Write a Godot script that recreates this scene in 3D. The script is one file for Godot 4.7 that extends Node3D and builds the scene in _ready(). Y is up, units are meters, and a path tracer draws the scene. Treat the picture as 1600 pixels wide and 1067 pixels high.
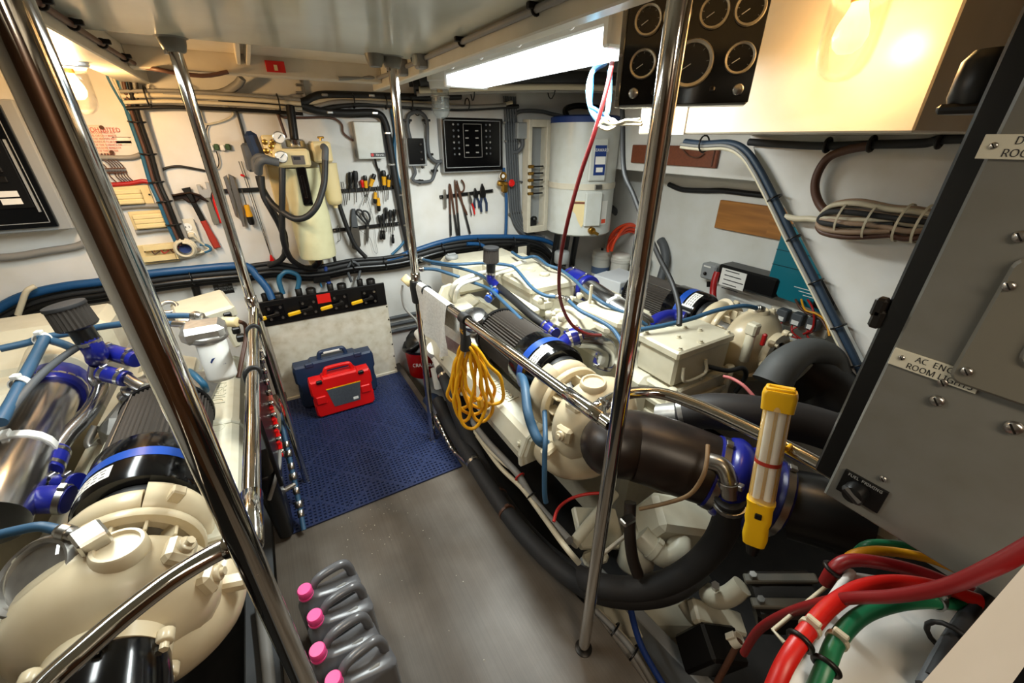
extends Node3D
# Engine room of a motor yacht: two engines, an aisle between them, a tool wall at the back.
# World frame: x to the right across the aisle, y up from the aisle floor, z towards the viewer; metres.

var M := {}
var taken := {}
var rng := RandomNumberGenerator.new()

# ---------------------------------------------------------------- helpers: nodes
func numbered(n: String) -> String:
	if not taken.has(n):
		taken[n] = 0
		return n
	taken[n] += 1
	return "%s_%03d" % [n, taken[n]]

func thing(called: String, label: String, category: String, at := Vector3.ZERO, group := "") -> Node3D:
	var o := Node3D.new()
	o.name = numbered(called)
	add_child(o)
	o.position = at
	o.set_meta("label", label)
	o.set_meta("category", category)
	if group != "":
		o.set_meta("group", group)
	return o

# a part (or sub-part): mesh given in world coordinates unless xf places it
func part(parent: Node3D, called: String, mesh: Mesh, material: String, xf := Transform3D.IDENTITY, label := "") -> MeshInstance3D:
	var o := MeshInstance3D.new()
	o.name = called
	o.mesh = mesh
	o.material_override = M[material]
	parent.add_child(o, true)
	o.global_transform = xf
	if label != "":
		o.set_meta("label", label)
	return o

func solo(called: String, label: String, category: String, mesh: Mesh, material: String, group := "", xf := Transform3D.IDENTITY) -> MeshInstance3D:
	var o := MeshInstance3D.new()
	o.name = numbered(called)
	o.mesh = mesh
	o.material_override = M[material]
	add_child(o)
	o.transform = xf
	o.set_meta("label", label)
	o.set_meta("category", category)
	if group != "":
		o.set_meta("group", group)
	return o

func structure(called: String, mesh: Mesh, material: String) -> MeshInstance3D:
	var o := MeshInstance3D.new()
	o.name = called
	o.mesh = mesh
	o.material_override = M[material]
	add_child(o)
	o.set_meta("kind", "structure")
	return o

func copy(root: Node3D, label: String, at: Vector3, turn := Vector3.ZERO) -> Node3D:
	var c := root.duplicate()
	c.name = numbered(String(root.name).rstrip("_0123456789"))
	add_child(c)
	c.position = at
	c.rotation = turn
	c.set_meta("label", label)
	return c

# ---------------------------------------------------------------- helpers: meshes
func begin() -> SurfaceTool:
	var st := SurfaceTool.new()
	st.begin(Mesh.PRIMITIVE_TRIANGLES)
	return st

func V(x: float, y: float, z: float) -> Vector3:
	return Vector3(x, y, z)

func v(st: SurfaceTool, p: Vector3, n: Vector3) -> void:
	st.set_normal(n)
	st.add_vertex(p)

# quad with corners in order round the face, seen from outside clockwise, normal from the corners when none is given
func quad(st: SurfaceTool, a: Vector3, b: Vector3, c: Vector3, d: Vector3) -> void:
	var n := (c - a).cross(b - a)
	if n.length() < 1e-12:
		n = (d - a).cross(c - a)
	n = n.normalized()
	v(st, a, n); v(st, b, n); v(st, c, n)
	v(st, a, n); v(st, c, n); v(st, d, n)

func tri(st: SurfaceTool, a: Vector3, b: Vector3, c: Vector3) -> void:
	var n := (c - a).cross(b - a).normalized()
	v(st, a, n); v(st, b, n); v(st, c, n)

func face_out(st: SurfaceTool, pts: Array, out_dir: Vector3) -> void:
	# fan of a convex face turned to look along out_dir
	var n: Vector3 = (pts[2] - pts[0]).cross(pts[1] - pts[0])
	var p := pts
	if n.dot(out_dir) < 0:
		p = pts.duplicate()
		p.reverse()
	for i in range(1, p.size() - 1):
		tri(st, p[0], p[i], p[i + 1])

func rbox(size: Vector3, bevel := 0.004) -> ArrayMesh:
	var st := begin()
	var h := size * 0.5
	var b := minf(bevel, minf(h.x, minf(h.y, h.z)) * 0.98)
	var c := {}
	for sx in [-1, 1]:
		for sy in [-1, 1]:
			for sz in [-1, 1]:
				var s := V(sx, sy, sz)
				for ax in 3:
					var p := V(sx * (h.x - b), sy * (h.y - b), sz * (h.z - b))
					p[ax] = s[ax] * h[ax]
					c[[sx, sy, sz, ax]] = p
				if b > 0:
					face_out(st, [c[[sx, sy, sz, 0]], c[[sx, sy, sz, 1]], c[[sx, sy, sz, 2]]], s)
	for ax in 3:
		var u := (ax + 1) % 3
		var w := (ax + 2) % 3
		for s in [-1, 1]:
			var q := []
			for k in [[-1, -1], [-1, 1], [1, 1], [1, -1]]:
				var key := [0, 0, 0, ax]
				key[ax] = s; key[u] = k[0]; key[w] = k[1]
				q.append(c[key])
			var o := Vector3.ZERO
			o[ax] = s
			face_out(st, q, o)
		if b > 0:
			# edges parallel to ax
			for s1 in [-1, 1]:
				for s2 in [-1, 1]:
					var ka := [0, 0, 0, u]
					var kb := [0, 0, 0, w]
					ka[u] = s1; ka[w] = s2; ka[ax] = -1
					kb[u] = s1; kb[w] = s2; kb[ax] = -1
					var ka2 := ka.duplicate(); ka2[ax] = 1
					var kb2 := kb.duplicate(); kb2[ax] = 1
					var o := Vector3.ZERO
					o[u] = s1; o[w] = s2
					face_out(st, [c[ka], c[kb], c[kb2], c[ka2]], o)
	return st.commit()

func box2(a: Vector3, b: Vector3, bevel := 0.003) -> ArrayMesh:
	# a box in world coordinates from one corner to the other
	return moved(rbox((b - a).abs(), bevel), Transform3D(Basis.IDENTITY, (a + b) * 0.5))

func moved(m: Mesh, xf: Transform3D) -> ArrayMesh:
	var st := begin()
	st.append_from(m, 0, xf)
	return st.commit()

func join(list: Array) -> ArrayMesh:
	var st := begin()
	for m in list:
		if m is Array:
			st.append_from(m[0], 0, m[1])
		else:
			st.append_from(m, 0, Transform3D.IDENTITY)
	return st.commit()

func along(dir: Vector3, up := Vector3.UP) -> Basis:
	# basis whose y axis runs along dir
	var y := dir.normalized()
	var r := up
	if absf(y.dot(r.normalized())) > 0.98:
		r = Vector3.BACK if absf(y.z) < 0.9 else Vector3.RIGHT
	var x := y.cross(r).normalized()
	return Basis(x, y, x.cross(y))

func xf_dir(at: Vector3, dir: Vector3, up := Vector3.UP) -> Transform3D:
	return Transform3D(along(dir, up), at)

func at(p: Vector3, turn := Vector3.ZERO) -> Transform3D:
	return Transform3D(Basis.from_euler(turn), p)

# curve through the points
func spline(pts: Array, n := 6) -> Array:
	if pts.size() < 3 or n <= 1:
		return pts
	var out := []
	for i in pts.size() - 1:
		var p0: Vector3 = pts[maxi(i - 1, 0)]
		var p1: Vector3 = pts[i]
		var p2: Vector3 = pts[i + 1]
		var p3: Vector3 = pts[mini(i + 2, pts.size() - 1)]
		for k in n:
			out.append(p1.cubic_interpolate(p2, p0, p3, float(k) / n))
	out.append(pts[-1])
	return out

# swept tube, r a number or one radius for each point
func tube(raw: Array, r, sides := 10, n := 6, caps := true) -> ArrayMesh:
	var pts := spline(raw, n)
	var st := begin()
	var cnt := pts.size()
	var rings := []
	var norms := []
	var t0: Vector3 = (pts[1] - pts[0]).normalized()
	var nx := t0.cross(Vector3.UP)
	if nx.length() < 0.1:
		nx = t0.cross(Vector3.RIGHT)
	nx = nx.normalized()
	for i in cnt:
		var t: Vector3
		if i == 0:
			t = t0
		elif i == cnt - 1:
			t = (pts[i] - pts[i - 1]).normalized()
		else:
			t = (pts[i + 1] - pts[i - 1]).normalized()
		nx = (nx - t * nx.dot(t)).normalized()
		var ny := t.cross(nx)
		var rr: float
		if r is Array:
			var f: float = float(i) / (cnt - 1) * (r.size() - 1)
			var k: int = mini(int(f), r.size() - 2)
			rr = lerpf(r[k], r[k + 1], f - k)
		else:
			rr = r
		var ring := []
		var nn := []
		for j in sides:
			var a := TAU * j / sides
			var d := nx * cos(a) + ny * sin(a)
			nn.append(d)
			ring.append(pts[i] + d * rr)
		rings.append(ring)
		norms.append(nn)
	for i in cnt - 1:
		for j in sides:
			var k := (j + 1) % sides
			v(st, rings[i][j], norms[i][j]); v(st, rings[i + 1][k], norms[i + 1][k]); v(st, rings[i][k], norms[i][k])
			v(st, rings[i][j], norms[i][j]); v(st, rings[i + 1][j], norms[i + 1][j]); v(st, rings[i + 1][k], norms[i + 1][k])
	if caps:
		face_out(st, rings[0], -t0)
		face_out(st, rings[cnt - 1], (pts[cnt - 1] - pts[cnt - 2]).normalized())
	return st.commit()

# lathe: profile of Vector2(radius, height) from bottom to top, turned about y
func lathe(prof: Array, segs := 24, sharp := 50.0) -> ArrayMesh:
	var st := begin()
	var nrm := []
	for i in prof.size() - 1:
		var d: Vector2 = prof[i + 1] - prof[i]
		nrm.append(Vector2(d.y, -d.x).normalized())
	var c := cos(deg_to_rad(sharp))
	for i in prof.size() - 1:
		var n0: Vector2 = nrm[i]
		var n1: Vector2 = nrm[i]
		if i > 0 and nrm[i - 1].dot(nrm[i]) > c:
			n0 = (nrm[i - 1] + nrm[i]).normalized()
		if i < prof.size() - 2 and nrm[i + 1].dot(nrm[i]) > c:
			n1 = (nrm[i + 1] + nrm[i]).normalized()
		var p0: Vector2 = prof[i]
		var p1: Vector2 = prof[i + 1]
		for j in segs:
			var a := TAU * j / segs
			var b := TAU * (j + 1) / segs
			var ca := V(cos(a), 0, sin(a))
			var cb := V(cos(b), 0, sin(b))
			var q0 := ca * p0.x + Vector3.UP * p0.y
			var q1 := cb * p0.x + Vector3.UP * p0.y
			var q2 := cb * p1.x + Vector3.UP * p1.y
			var q3 := ca * p1.x + Vector3.UP * p1.y
			var m0 := ca * n0.x + Vector3.UP * n0.y
			var m1 := cb * n0.x + Vector3.UP * n0.y
			var m2 := cb * n1.x + Vector3.UP * n1.y
			var m3 := ca * n1.x + Vector3.UP * n1.y
			if p0.x > 1e-6:
				v(st, q0, m0); v(st, q1, m1); v(st, q2, m2)
			if p1.x > 1e-6:
				v(st, q0, m0); v(st, q2, m2); v(st, q3, m3)
	return st.commit()

func cyl(a: Vector3, b: Vector3, r: float, segs := 16, bev := 0.0, r2 := -1.0) -> ArrayMesh:
	var l := a.distance_to(b)
	var e := r if r2 < 0 else r2
	var p: Array
	if bev > 0:
		p = [Vector2(0, 0), Vector2(r - bev, 0), Vector2(r, bev), Vector2(e, l - bev), Vector2(e - bev, l), Vector2(0, l)]
	else:
		p = [Vector2(0, 0), Vector2(r, 0), Vector2(e, l), Vector2(0, l)]
	return moved(lathe(p, segs), xf_dir(a, b - a))

func turned(a: Vector3, b: Vector3, prof: Array, segs := 24) -> ArrayMesh:
	# lathe along a to b, profile of [distance along from a in metres, radius]
	var p := []
	for q in prof:
		p.append(Vector2(q[1], q[0]))
	return moved(lathe(p, segs), xf_dir(a, b - a))

# plate: outline in the xy plane extruded from z = 0 back to z = -depth, front edge bevelled
func plate(poly: Array, depth: float, bevel := 0.0) -> ArrayMesh:
	var st := begin()
	var p := PackedVector2Array(poly)
	if not Geometry2D.is_polygon_clockwise(p):
		p.reverse()
	var n := p.size()
	var inner := PackedVector2Array()
	for i in n:
		var d0 := (p[i] - p[(i + n - 1) % n]).normalized()
		var d1 := (p[(i + 1) % n] - p[i]).normalized()
		var m := Vector2(d0.y, -d0.x) + Vector2(d1.y, -d1.x)
		var k := 1.0 / maxf(0.3, 0.5 * m.length_squared())
		inner.append(p[i] + m * bevel * k)
	var idx := Geometry2D.triangulate_polygon(inner)
	for i in range(0, idx.size(), 3):
		face_out(st, [v3(inner[idx[i]], 0), v3(inner[idx[i + 1]], 0), v3(inner[idx[i + 2]], 0)], Vector3.BACK)
	var jdx := Geometry2D.triangulate_polygon(p)
	for i in range(0, jdx.size(), 3):
		face_out(st, [v3(p[jdx[i]], -depth), v3(p[jdx[i + 1]], -depth), v3(p[jdx[i + 2]], -depth)], Vector3.FORWARD)
	for i in n:
		var k := (i + 1) % n
		var e := p[k] - p[i]
		var o := V(-e.y, e.x, 0)
		if bevel > 0:
			face_out(st, [v3(p[i], -bevel), v3(p[k], -bevel), v3(inner[k], 0), v3(inner[i], 0)], o.normalized() + Vector3.BACK)
		face_out(st, [v3(p[i], -depth), v3(p[k], -depth), v3(p[k], -bevel), v3(p[i], -bevel)], o)
	return st.commit()

func v3(a: Vector2, z: float) -> Vector3:
	return V(a.x, a.y, z)

func round_rect(w: float, h: float, r: float, n := 4) -> Array:
	var o := []
	for q in 4:
		var c := Vector2((w * 0.5 - r) * (1 if q in [0, 3] else -1), (h * 0.5 - r) * (1 if q < 2 else -1))
		for k in n + 1:
			var a := PI * 0.5 * (q + float(k) / n)
			o.append(c + Vector2(cos(a), sin(a)) * r)
	return o

func circle(r: float, n := 20, c := Vector2.ZERO) -> Array:
	var o := []
	for k in n:
		o.append(c + Vector2(cos(TAU * k / n), sin(TAU * k / n)) * r)
	return o

func ring(r: float, w: float, sides := 8, segs := 24) -> ArrayMesh:
	# torus about y
	var p := []
	for k in sides + 1:
		var a := TAU * k / sides
		p.append(Vector2(r - cos(a) * w, -sin(a) * w))
	p.reverse()
	return lathe(p, segs, 80.0)

func clamp_on(a: Vector3, dir: Vector3, r: float, w := 0.012) -> ArrayMesh:
	# worm-drive hose clamp: band and screw housing
	var b := along(dir)
	var band := moved(lathe([Vector2(r * 0.9, 0), Vector2(r + 0.0015, 0), Vector2(r + 0.0015, w), Vector2(r * 0.9, w)], 18), Transform3D(b, a - b.y * w * 0.5))
	var sc := moved(rbox(V(0.02, w * 1.1, 0.011), 0.002), Transform3D(b, a + b.z * (r + 0.005)))
	return join([band, sc])

func text(s: String, h: float, depth := 0.001, font := "Droid Sans") -> Mesh:
	var t := TextMesh.new()
	var f := SystemFont.new()
	f.font_names = PackedStringArray([font])
	t.font = f
	t.text = s
	t.font_size = 32
	t.pixel_size = h / 23.0
	t.depth = depth
	t.curve_step = 2.0
	return t

# ---------------------------------------------------------------- helpers: materials
func noise_tex(size: int, freq: float, lo: Color, hi: Color, seed_: int, oct := 4, power := 1.0, kind := FastNoiseLite.TYPE_SIMPLEX_SMOOTH) -> ImageTexture:
	var f := FastNoiseLite.new()
	f.noise_type = kind
	f.seed = seed_
	f.frequency = freq
	f.fractal_octaves = oct
	var g := f.get_seamless_image(size, size)
	g.convert(Image.FORMAT_L8)
	var im := Image.create(size, size, true, Image.FORMAT_RGB8)
	for y in size:
		for x in size:
			im.set_pixel(x, y, lo.lerp(hi, pow(g.get_pixel(x, y).r, power)))
	im.generate_mipmaps()
	return ImageTexture.create_from_image(im)

func mat(key: String, c: Color, rough := 0.5, metal := 0.0, tex: Texture2D = null, scale := 1.0, extra := {}) -> StandardMaterial3D:
	var m := StandardMaterial3D.new()
	m.albedo_color = c
	m.roughness = rough
	m.metallic = metal
	if tex:
		m.albedo_texture = tex
		m.uv1_triplanar = true
		m.uv1_world_triplanar = true
		m.uv1_scale = Vector3.ONE * scale
	for k in extra:
		m.set(k, extra[k])
	M[key] = m
	return m

# ---------------------------------------------------------------- the place
func _ready() -> void:
	rng.seed = 7
	light_and_camera()
	materials()
	shell()
	ceiling_gear()
	stanchions()
	back_wall()
	tools()
	aisle()
	engine_right()
	engine_left()
	right_side()
	bilge_gear()
	near_right()
	hanging()

func light_and_camera() -> void:
	var cam := Camera3D.new()
	cam.name = "camera"
	cam.fov = 80.33
	cam.near = 0.02
	add_child(cam)
	cam.position = V(0, 1.62, 0)
	cam.rotation_order = EULER_ORDER_YXZ
	cam.rotation_degrees = V(-26.738, -30.545, 0.161)
	cam.current = true
	var we := WorldEnvironment.new()
	we.name = "surroundings"
	var e := Environment.new()
	e.background_mode = Environment.BG_COLOR
	e.background_color = Color(0.02, 0.02, 0.02)
	e.tonemap_mode = Environment.TONE_MAPPER_LINEAR
	e.tonemap_exposure = 1.75
	e.sdfgi_enabled = true
	e.ssao_enabled = true
	e.ssil_enabled = true
	we.environment = e
	add_child(we)
	# the two tube lights over the engines and the one over the steps behind the camera
	tube_light("fluorescent_light", V(0.97, 1.865, -2.08), V(0.97, 1.865, -0.985), 2.6)
	tube_light("fluorescent_light", V(-0.52, 1.865, -2.18), V(-0.52, 1.865, -0.94), 1.1)
	tube_light("fluorescent_light", V(0.2, 2.06, 0.25), V(0.2, 2.06, 1.45), 0.9, Color(1.0, 0.9, 0.76))

func area(called: String, where: Vector3, size: Vector2, energy: float, c: Color, b: Basis) -> void:
	var l := AreaLight3D.new()
	l.name = called
	l.area_size = size
	l.light_energy = energy
	l.light_color = c
	l.shadow_enabled = true
	l.area_range = 12.0
	add_child(l)
	l.transform = Transform3D(b, where)

func tube_light(called: String, a: Vector3, b: Vector3, energy: float, c := Color(0.95, 0.98, 0.97)) -> void:
	# remembered here, built in ceiling_gear(); the light itself belongs at the top
	var mid := (a + b) * 0.5 + V(0, -0.042, 0)
	area(called + "_glow", mid, Vector2(0.17, a.distance_to(b) - 0.04), energy, c, Basis(Vector3.RIGHT, Vector3.FORWARD, Vector3.UP))

func materials() -> void:
	var grime := noise_tex(512, 0.012, Color(0.93, 0.92, 0.89), Color(1, 1, 1), 3, 5, 0.55)
	var fine := noise_tex(256, 0.03, Color(0.8, 0.8, 0.8), Color(1, 1, 1), 5, 5, 0.6)
	var rough_t := noise_tex(256, 0.02, Color(0.55, 0.55, 0.55), Color(1, 1, 1), 9, 5)
	var floor_t := noise_tex(512, 0.008, Color(0.84, 0.82, 0.78), Color(1, 1, 1), 11, 6, 0.9)
	mat("wall", Color(0.86, 0.855, 0.84), 0.45, 0, grime, 0.8)
	mat("hull", Color(0.87, 0.87, 0.85), 0.5, 0, grime, 0.6)
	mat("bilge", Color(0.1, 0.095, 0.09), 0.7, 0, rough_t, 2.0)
	mat("ceiling", Color(0.8, 0.8, 0.74), 0.16, 0, grime, 0.5)
	mat("beam", Color(0.84, 0.82, 0.76), 0.35, 0, grime, 1.0)
	mat("trim_paint", Color(0.83, 0.79, 0.71), 0.4, 0, grime, 1.2)
	mat("floor", Color(0.4, 0.37, 0.335), 0.5, 0, floor_tex(), 1.0)
	mat("mat_blue", Color(0.065, 0.14, 0.31), 0.55, 0, fine, 3.0)
	mat("cream", Color(0.8, 0.775, 0.69), 0.28, 0, grime, 1.6)
	mat("cream_cast", Color(0.79, 0.775, 0.7), 0.38, 0, grime, 2.2)
	mat("turbo_paint", Color(0.82, 0.76, 0.64), 0.27, 0, grime, 2.0)
	mat("chrome", Color(0.82, 0.81, 0.79), 0.09, 1)
	mat("steel", Color(0.72, 0.71, 0.69), 0.28, 1)
	mat("steel_bright", Color(0.8, 0.8, 0.79), 0.3, 0.6)
	mat("cast_alu", Color(0.68, 0.67, 0.65), 0.42, 0.85, fine, 4.0)
	mat("pipe_alu", Color(0.76, 0.76, 0.77), 0.22, 1, grime, 2.0)
	mat("dark_steel", Color(0.16, 0.15, 0.14), 0.4, 0.7)
	mat("rust", Color(0.34, 0.2, 0.12), 0.75, 0.1, fine, 6.0)
	mat("rubber", Color(0.075, 0.075, 0.078), 0.55)
	mat("rubber_soft", Color(0.13, 0.13, 0.135), 0.7)
	mat("hose_grey", Color(0.3, 0.31, 0.32), 0.6)
	mat("black", Color(0.03, 0.03, 0.032), 0.35)
	mat("black_gloss", Color(0.025, 0.025, 0.03), 0.14)
	mat("pleat", Color(0.2, 0.175, 0.15), 0.8)
	mat("silicone_blue", Color(0.09, 0.12, 0.48), 0.28)
	mat("band_blue", Color(0.08, 0.27, 0.62), 0.35)
	mat("hose_blue", Color(0.17, 0.31, 0.42), 0.5)
	mat("cable_blue", Color(0.08, 0.28, 0.46), 0.45)
	mat("cable_teal", Color(0.14, 0.36, 0.48), 0.45)
	mat("cable_white", Color(0.78, 0.74, 0.64), 0.5)
	mat("cable_grey", Color(0.52, 0.51, 0.49), 0.5)
	mat("cable_tan", Color(0.6, 0.5, 0.41), 0.5)
	mat("cable_brown", Color(0.32, 0.2, 0.14), 0.5)
	mat("cable_red", Color(0.62, 0.07, 0.07), 0.4)
	mat("red_line", Color(0.34, 0.03, 0.045), 0.35)
	mat("wire_red", Color(0.7, 0.12, 0.1), 0.45)
	mat("heavy_red", Color(0.75, 0.09, 0.06), 0.38)
	mat("heavy_green", Color(0.1, 0.42, 0.27), 0.38)
	mat("heavy_yellow", Color(0.87, 0.6, 0.08), 0.4)
	mat("orange_hose", Color(0.92, 0.28, 0.1), 0.45)
	mat("yellow_cord", Color(0.86, 0.62, 0.06), 0.4)
	mat("yellow_plastic", Color(0.88, 0.68, 0.04), 0.38)
	mat("red_plastic", Color(0.82, 0.06, 0.05), 0.36)
	mat("red_sign", Color(0.8, 0.1, 0.07), 0.4)
	mat("navy_plastic", Color(0.1, 0.17, 0.28), 0.45)
	mat("pink_plastic", Color(0.95, 0.3, 0.58), 0.4)
	mat("jug_ridge", Color(0.62, 0.62, 0.61), 0.35)
	mat("jug_grey", Color(0.36, 0.36, 0.37), 0.26)
	mat("white_plastic", Color(0.88, 0.88, 0.86), 0.35)
	mat("off_white", Color(0.82, 0.79, 0.72), 0.45, 0, grime, 2.0)
	mat("stained_white", Color(0.84, 0.82, 0.76), 0.45, 0, noise_tex(512, 0.02, Color(0.76, 0.71, 0.62), Color(1, 1, 1), 41, 5, 0.32), 1.1)
	mat("paper", Color(0.9, 0.89, 0.86), 0.8)
	mat("grey_paint", Color(0.56, 0.57, 0.57), 0.4)
	mat("cabinet", Color(0.45, 0.45, 0.43), 0.3, 0.1, grime, 2.5)
	mat("box_olive", Color(0.42, 0.41, 0.37), 0.42)
	mat("tank", Color(0.8, 0.81, 0.79), 0.28, 0, grime, 1.5)
	mat("beige_plastic", Color(0.86, 0.78, 0.58), 0.42)
	mat("filter_cream", Color(0.85, 0.83, 0.67), 0.3, 0, grime, 2.0)
	mat("teal_paint", Color(0.04, 0.42, 0.48), 0.35)
	mat("wood", Color(0.74, 0.49, 0.22), 0.45, 0, wood_tex(), 1.4)
	mat("wood_dark", Color(0.42, 0.27, 0.16), 0.45, 0, wood_tex(), 1.0)
	mat("leather", Color(0.47, 0.24, 0.13), 0.5, 0, fine, 6.0)
	mat("brass", Color(0.72, 0.55, 0.25), 0.3, 1)
	mat("cloth", Color(0.82, 0.82, 0.8), 0.9, 0, fine, 8.0, {"rim_enabled": true, "rim": 0.3})
	mat("print_dark", Color(0.1, 0.1, 0.11), 0.6)
	mat("print_red", Color(0.75, 0.16, 0.1), 0.6)
	mat("print_blue", Color(0.08, 0.2, 0.45), 0.6)
	mat("print_white", Color(0.9, 0.9, 0.88), 0.6)
	mat("cardboard", Color(0.8, 0.81, 0.82), 0.7)
	mat("green_paint", Color(0.2, 0.32, 0.16), 0.5)
	mat("exhaust_wrap", Color(0.16, 0.12, 0.1), 0.38, 0.1, noise_tex(256, 0.015, Color(0.5, 0.5, 0.52), Color(1, 0.95, 0.9), 31, 4), 3.0)
	mat("corrugated", Color(0.11, 0.1, 0.1), 0.6)
	mat("corrugated_grey", Color(0.24, 0.25, 0.25), 0.65)
	mat("orange_grip", Color(0.62, 0.16, 0.09), 0.5)
	mat("rust_dark", Color(0.2, 0.12, 0.08), 0.5, 0.4, fine, 6.0)
	mat("grey_label", Color(0.3, 0.32, 0.35), 0.5, 0, fine, 8.0)
	mat("cupboard", Color(0.87, 0.83, 0.75), 0.22, 0, grime, 0.8)
	mat("gauge_bezel", Color(0.8, 0.77, 0.7), 0.32, 0.8)
	mat("hose_blue_dark", Color(0.13, 0.2, 0.27), 0.5)
	mat("hose_pale", Color(0.45, 0.68, 0.8), 0.4)
	mat("grey_blue", Color(0.33, 0.4, 0.52), 0.5)
	mat("leather_dark", Color(0.12, 0.09, 0.07), 0.5)
	mat("rope_tan", Color(0.5, 0.4, 0.28), 0.7)
	mat("wire_pink", Color(0.72, 0.4, 0.4), 0.5)
	mat("cable_red_dull", Color(0.5, 0.08, 0.09), 0.4)
	mat("label_ivory", Color(0.8, 0.79, 0.72), 0.5)
	mat("tool_steel", Color(0.45, 0.44, 0.42), 0.35, 0.9)
	mat("screen", Color(0.04, 0.05, 0.06), 0.18)
	mat("dial", Color(0.045, 0.042, 0.035), 0.3)
	mat("pvc", Color(0.85, 0.84, 0.8), 0.35)
	mat("glass", Color(0.12, 0.12, 0.12, 0.07), 0.03, 0, null, 1, {"transparency": BaseMaterial3D.TRANSPARENCY_ALPHA})
	mat("glass_dim", Color(0.6, 0.64, 0.64, 0.16), 0.04, 0, null, 1, {"transparency": BaseMaterial3D.TRANSPARENCY_ALPHA})
	mat("plastic_clear", Color(0.9, 0.84, 0.7, 0.3), 0.12, 0, null, 1, {"transparency": BaseMaterial3D.TRANSPARENCY_ALPHA})
	mat("tube_glow", Color(1, 1, 1), 0.4, 0, null, 1, {"emission_enabled": true, "emission": Color(0.95, 0.98, 1.0), "emission_energy_multiplier": 2.5})
	mat("bulb_glow", Color(1, 0.95, 0.85), 0.4, 0, null, 1, {"emission_enabled": true, "emission": Color(1.0, 0.85, 0.5), "emission_energy_multiplier": 1.0})

func wood_tex() -> ImageTexture:
	var f := FastNoiseLite.new()
	f.seed = 21
	f.frequency = 0.02
	f.fractal_octaves = 3
	var im := Image.create(256, 256, true, Image.FORMAT_RGB8)
	for y in 256:
		for x in 256:
			var g := f.get_noise_2d(x * 0.25, y * 3.0) * 0.5 + 0.5
			im.set_pixel(x, y, Color(0.72, 0.7, 0.66).lerp(Color.WHITE, g))
	im.generate_mipmaps()
	return ImageTexture.create_from_image(im)

func floor_tex() -> ImageTexture:
	# worn grey sheet flooring: fine ribs along the aisle over scuffed patches
	var f := FastNoiseLite.new()
	f.seed = 11
	f.frequency = 0.006
	f.fractal_octaves = 5
	var g := f.get_seamless_image(512, 512)
	var im := Image.create(512, 512, true, Image.FORMAT_RGB8)
	var ribs := []
	for x in 512:
		ribs.append(0.93 + 0.07 * rng.randf())
	for y in 512:
		for x in 512:
			var n := g.get_pixel(x, y).r
			im.set_pixel(x, y, Color(0.78, 0.75, 0.71).lerp(Color.WHITE, n) * ribs[x])
	im.generate_mipmaps()
	return ImageTexture.create_from_image(im)

# ---------------------------------------------------------------- room shell
func shell() -> void:
	structure("floor", moved(plate([Vector2(-0.3, 2.9), Vector2(0.66, 2.9), Vector2(0.66, 1.1), Vector2(0.74, 0.6), Vector2(0.74, -1.6), Vector2(-0.3, -1.6)], 0.04, 0.003), Transform3D(Basis(Vector3.RIGHT, -PI * 0.5), Vector3.ZERO)), "floor")
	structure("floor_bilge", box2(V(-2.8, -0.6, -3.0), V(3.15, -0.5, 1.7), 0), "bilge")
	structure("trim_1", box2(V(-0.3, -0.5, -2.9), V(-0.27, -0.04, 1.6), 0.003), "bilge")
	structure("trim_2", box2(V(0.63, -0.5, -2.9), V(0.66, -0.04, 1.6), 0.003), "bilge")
	structure("wall_back", box2(V(-2.8, -0.5, -3.0), V(3.15, 2.2, -2.9), 0), "wall")
	structure("wall_right", box2(V(2.75, -0.5, -2.9), V(2.85, 2.2, 1.6), 0), "hull")
	structure("wall_left", box2(V(-2.8, -0.5, -2.9), V(-2.7, 2.2, 1.6), 0), "hull")
	structure("wall_front", box2(V(-2.8, -0.5, 1.6), V(3.15, 2.2, 1.7), 0), "wood_dark")
	structure("ceiling", box2(V(-2.8, 2.12, -3.0), V(3.15, 2.2, 1.7), 0), "beam")
	# lowered hatch panel over the aisle, glossy paint
	var p := structure("ceiling_panel", box2(V(-0.34, 1.9, -1.9), V(0.68, 1.93, 0.2), 0.002), "ceiling")
	# longitudinal beams either side and the header at the back
	structure("trim_3", join([
		box2(V(0.66, 1.845, -2.62), V(0.705, 2.12, 0.9), 0.004),
		box2(V(0.62, 1.93, -2.62), V(0.66, 2.12, 0.9), 0.004)]), "beam")
	structure("trim_4", join([
		box2(V(-0.44, 1.845, -2.85), V(-0.335, 2.12, 0.9), 0.004)]), "beam")
	structure("trim_5", join([
		box2(V(-0.335, 1.865, -2.5), V(0.66, 2.12, -2.42), 0.004),
		box2(V(-0.335, 1.94, -2.42), V(0.66, 1.965, -2.05), 0.003),
		box2(V(-0.335, 1.93, -2.1), V(0.66, 2.12, -1.95), 0.003)]), "trim_paint")
	structure("trim_6", join([
		box2(V(0.04, 1.9, -2.42), V(0.055, 1.94, -1.9), 0.002),
		box2(V(0.075, 1.9, -2.42), V(0.09, 1.94, -1.9), 0.002)]), "trim_paint")

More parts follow.
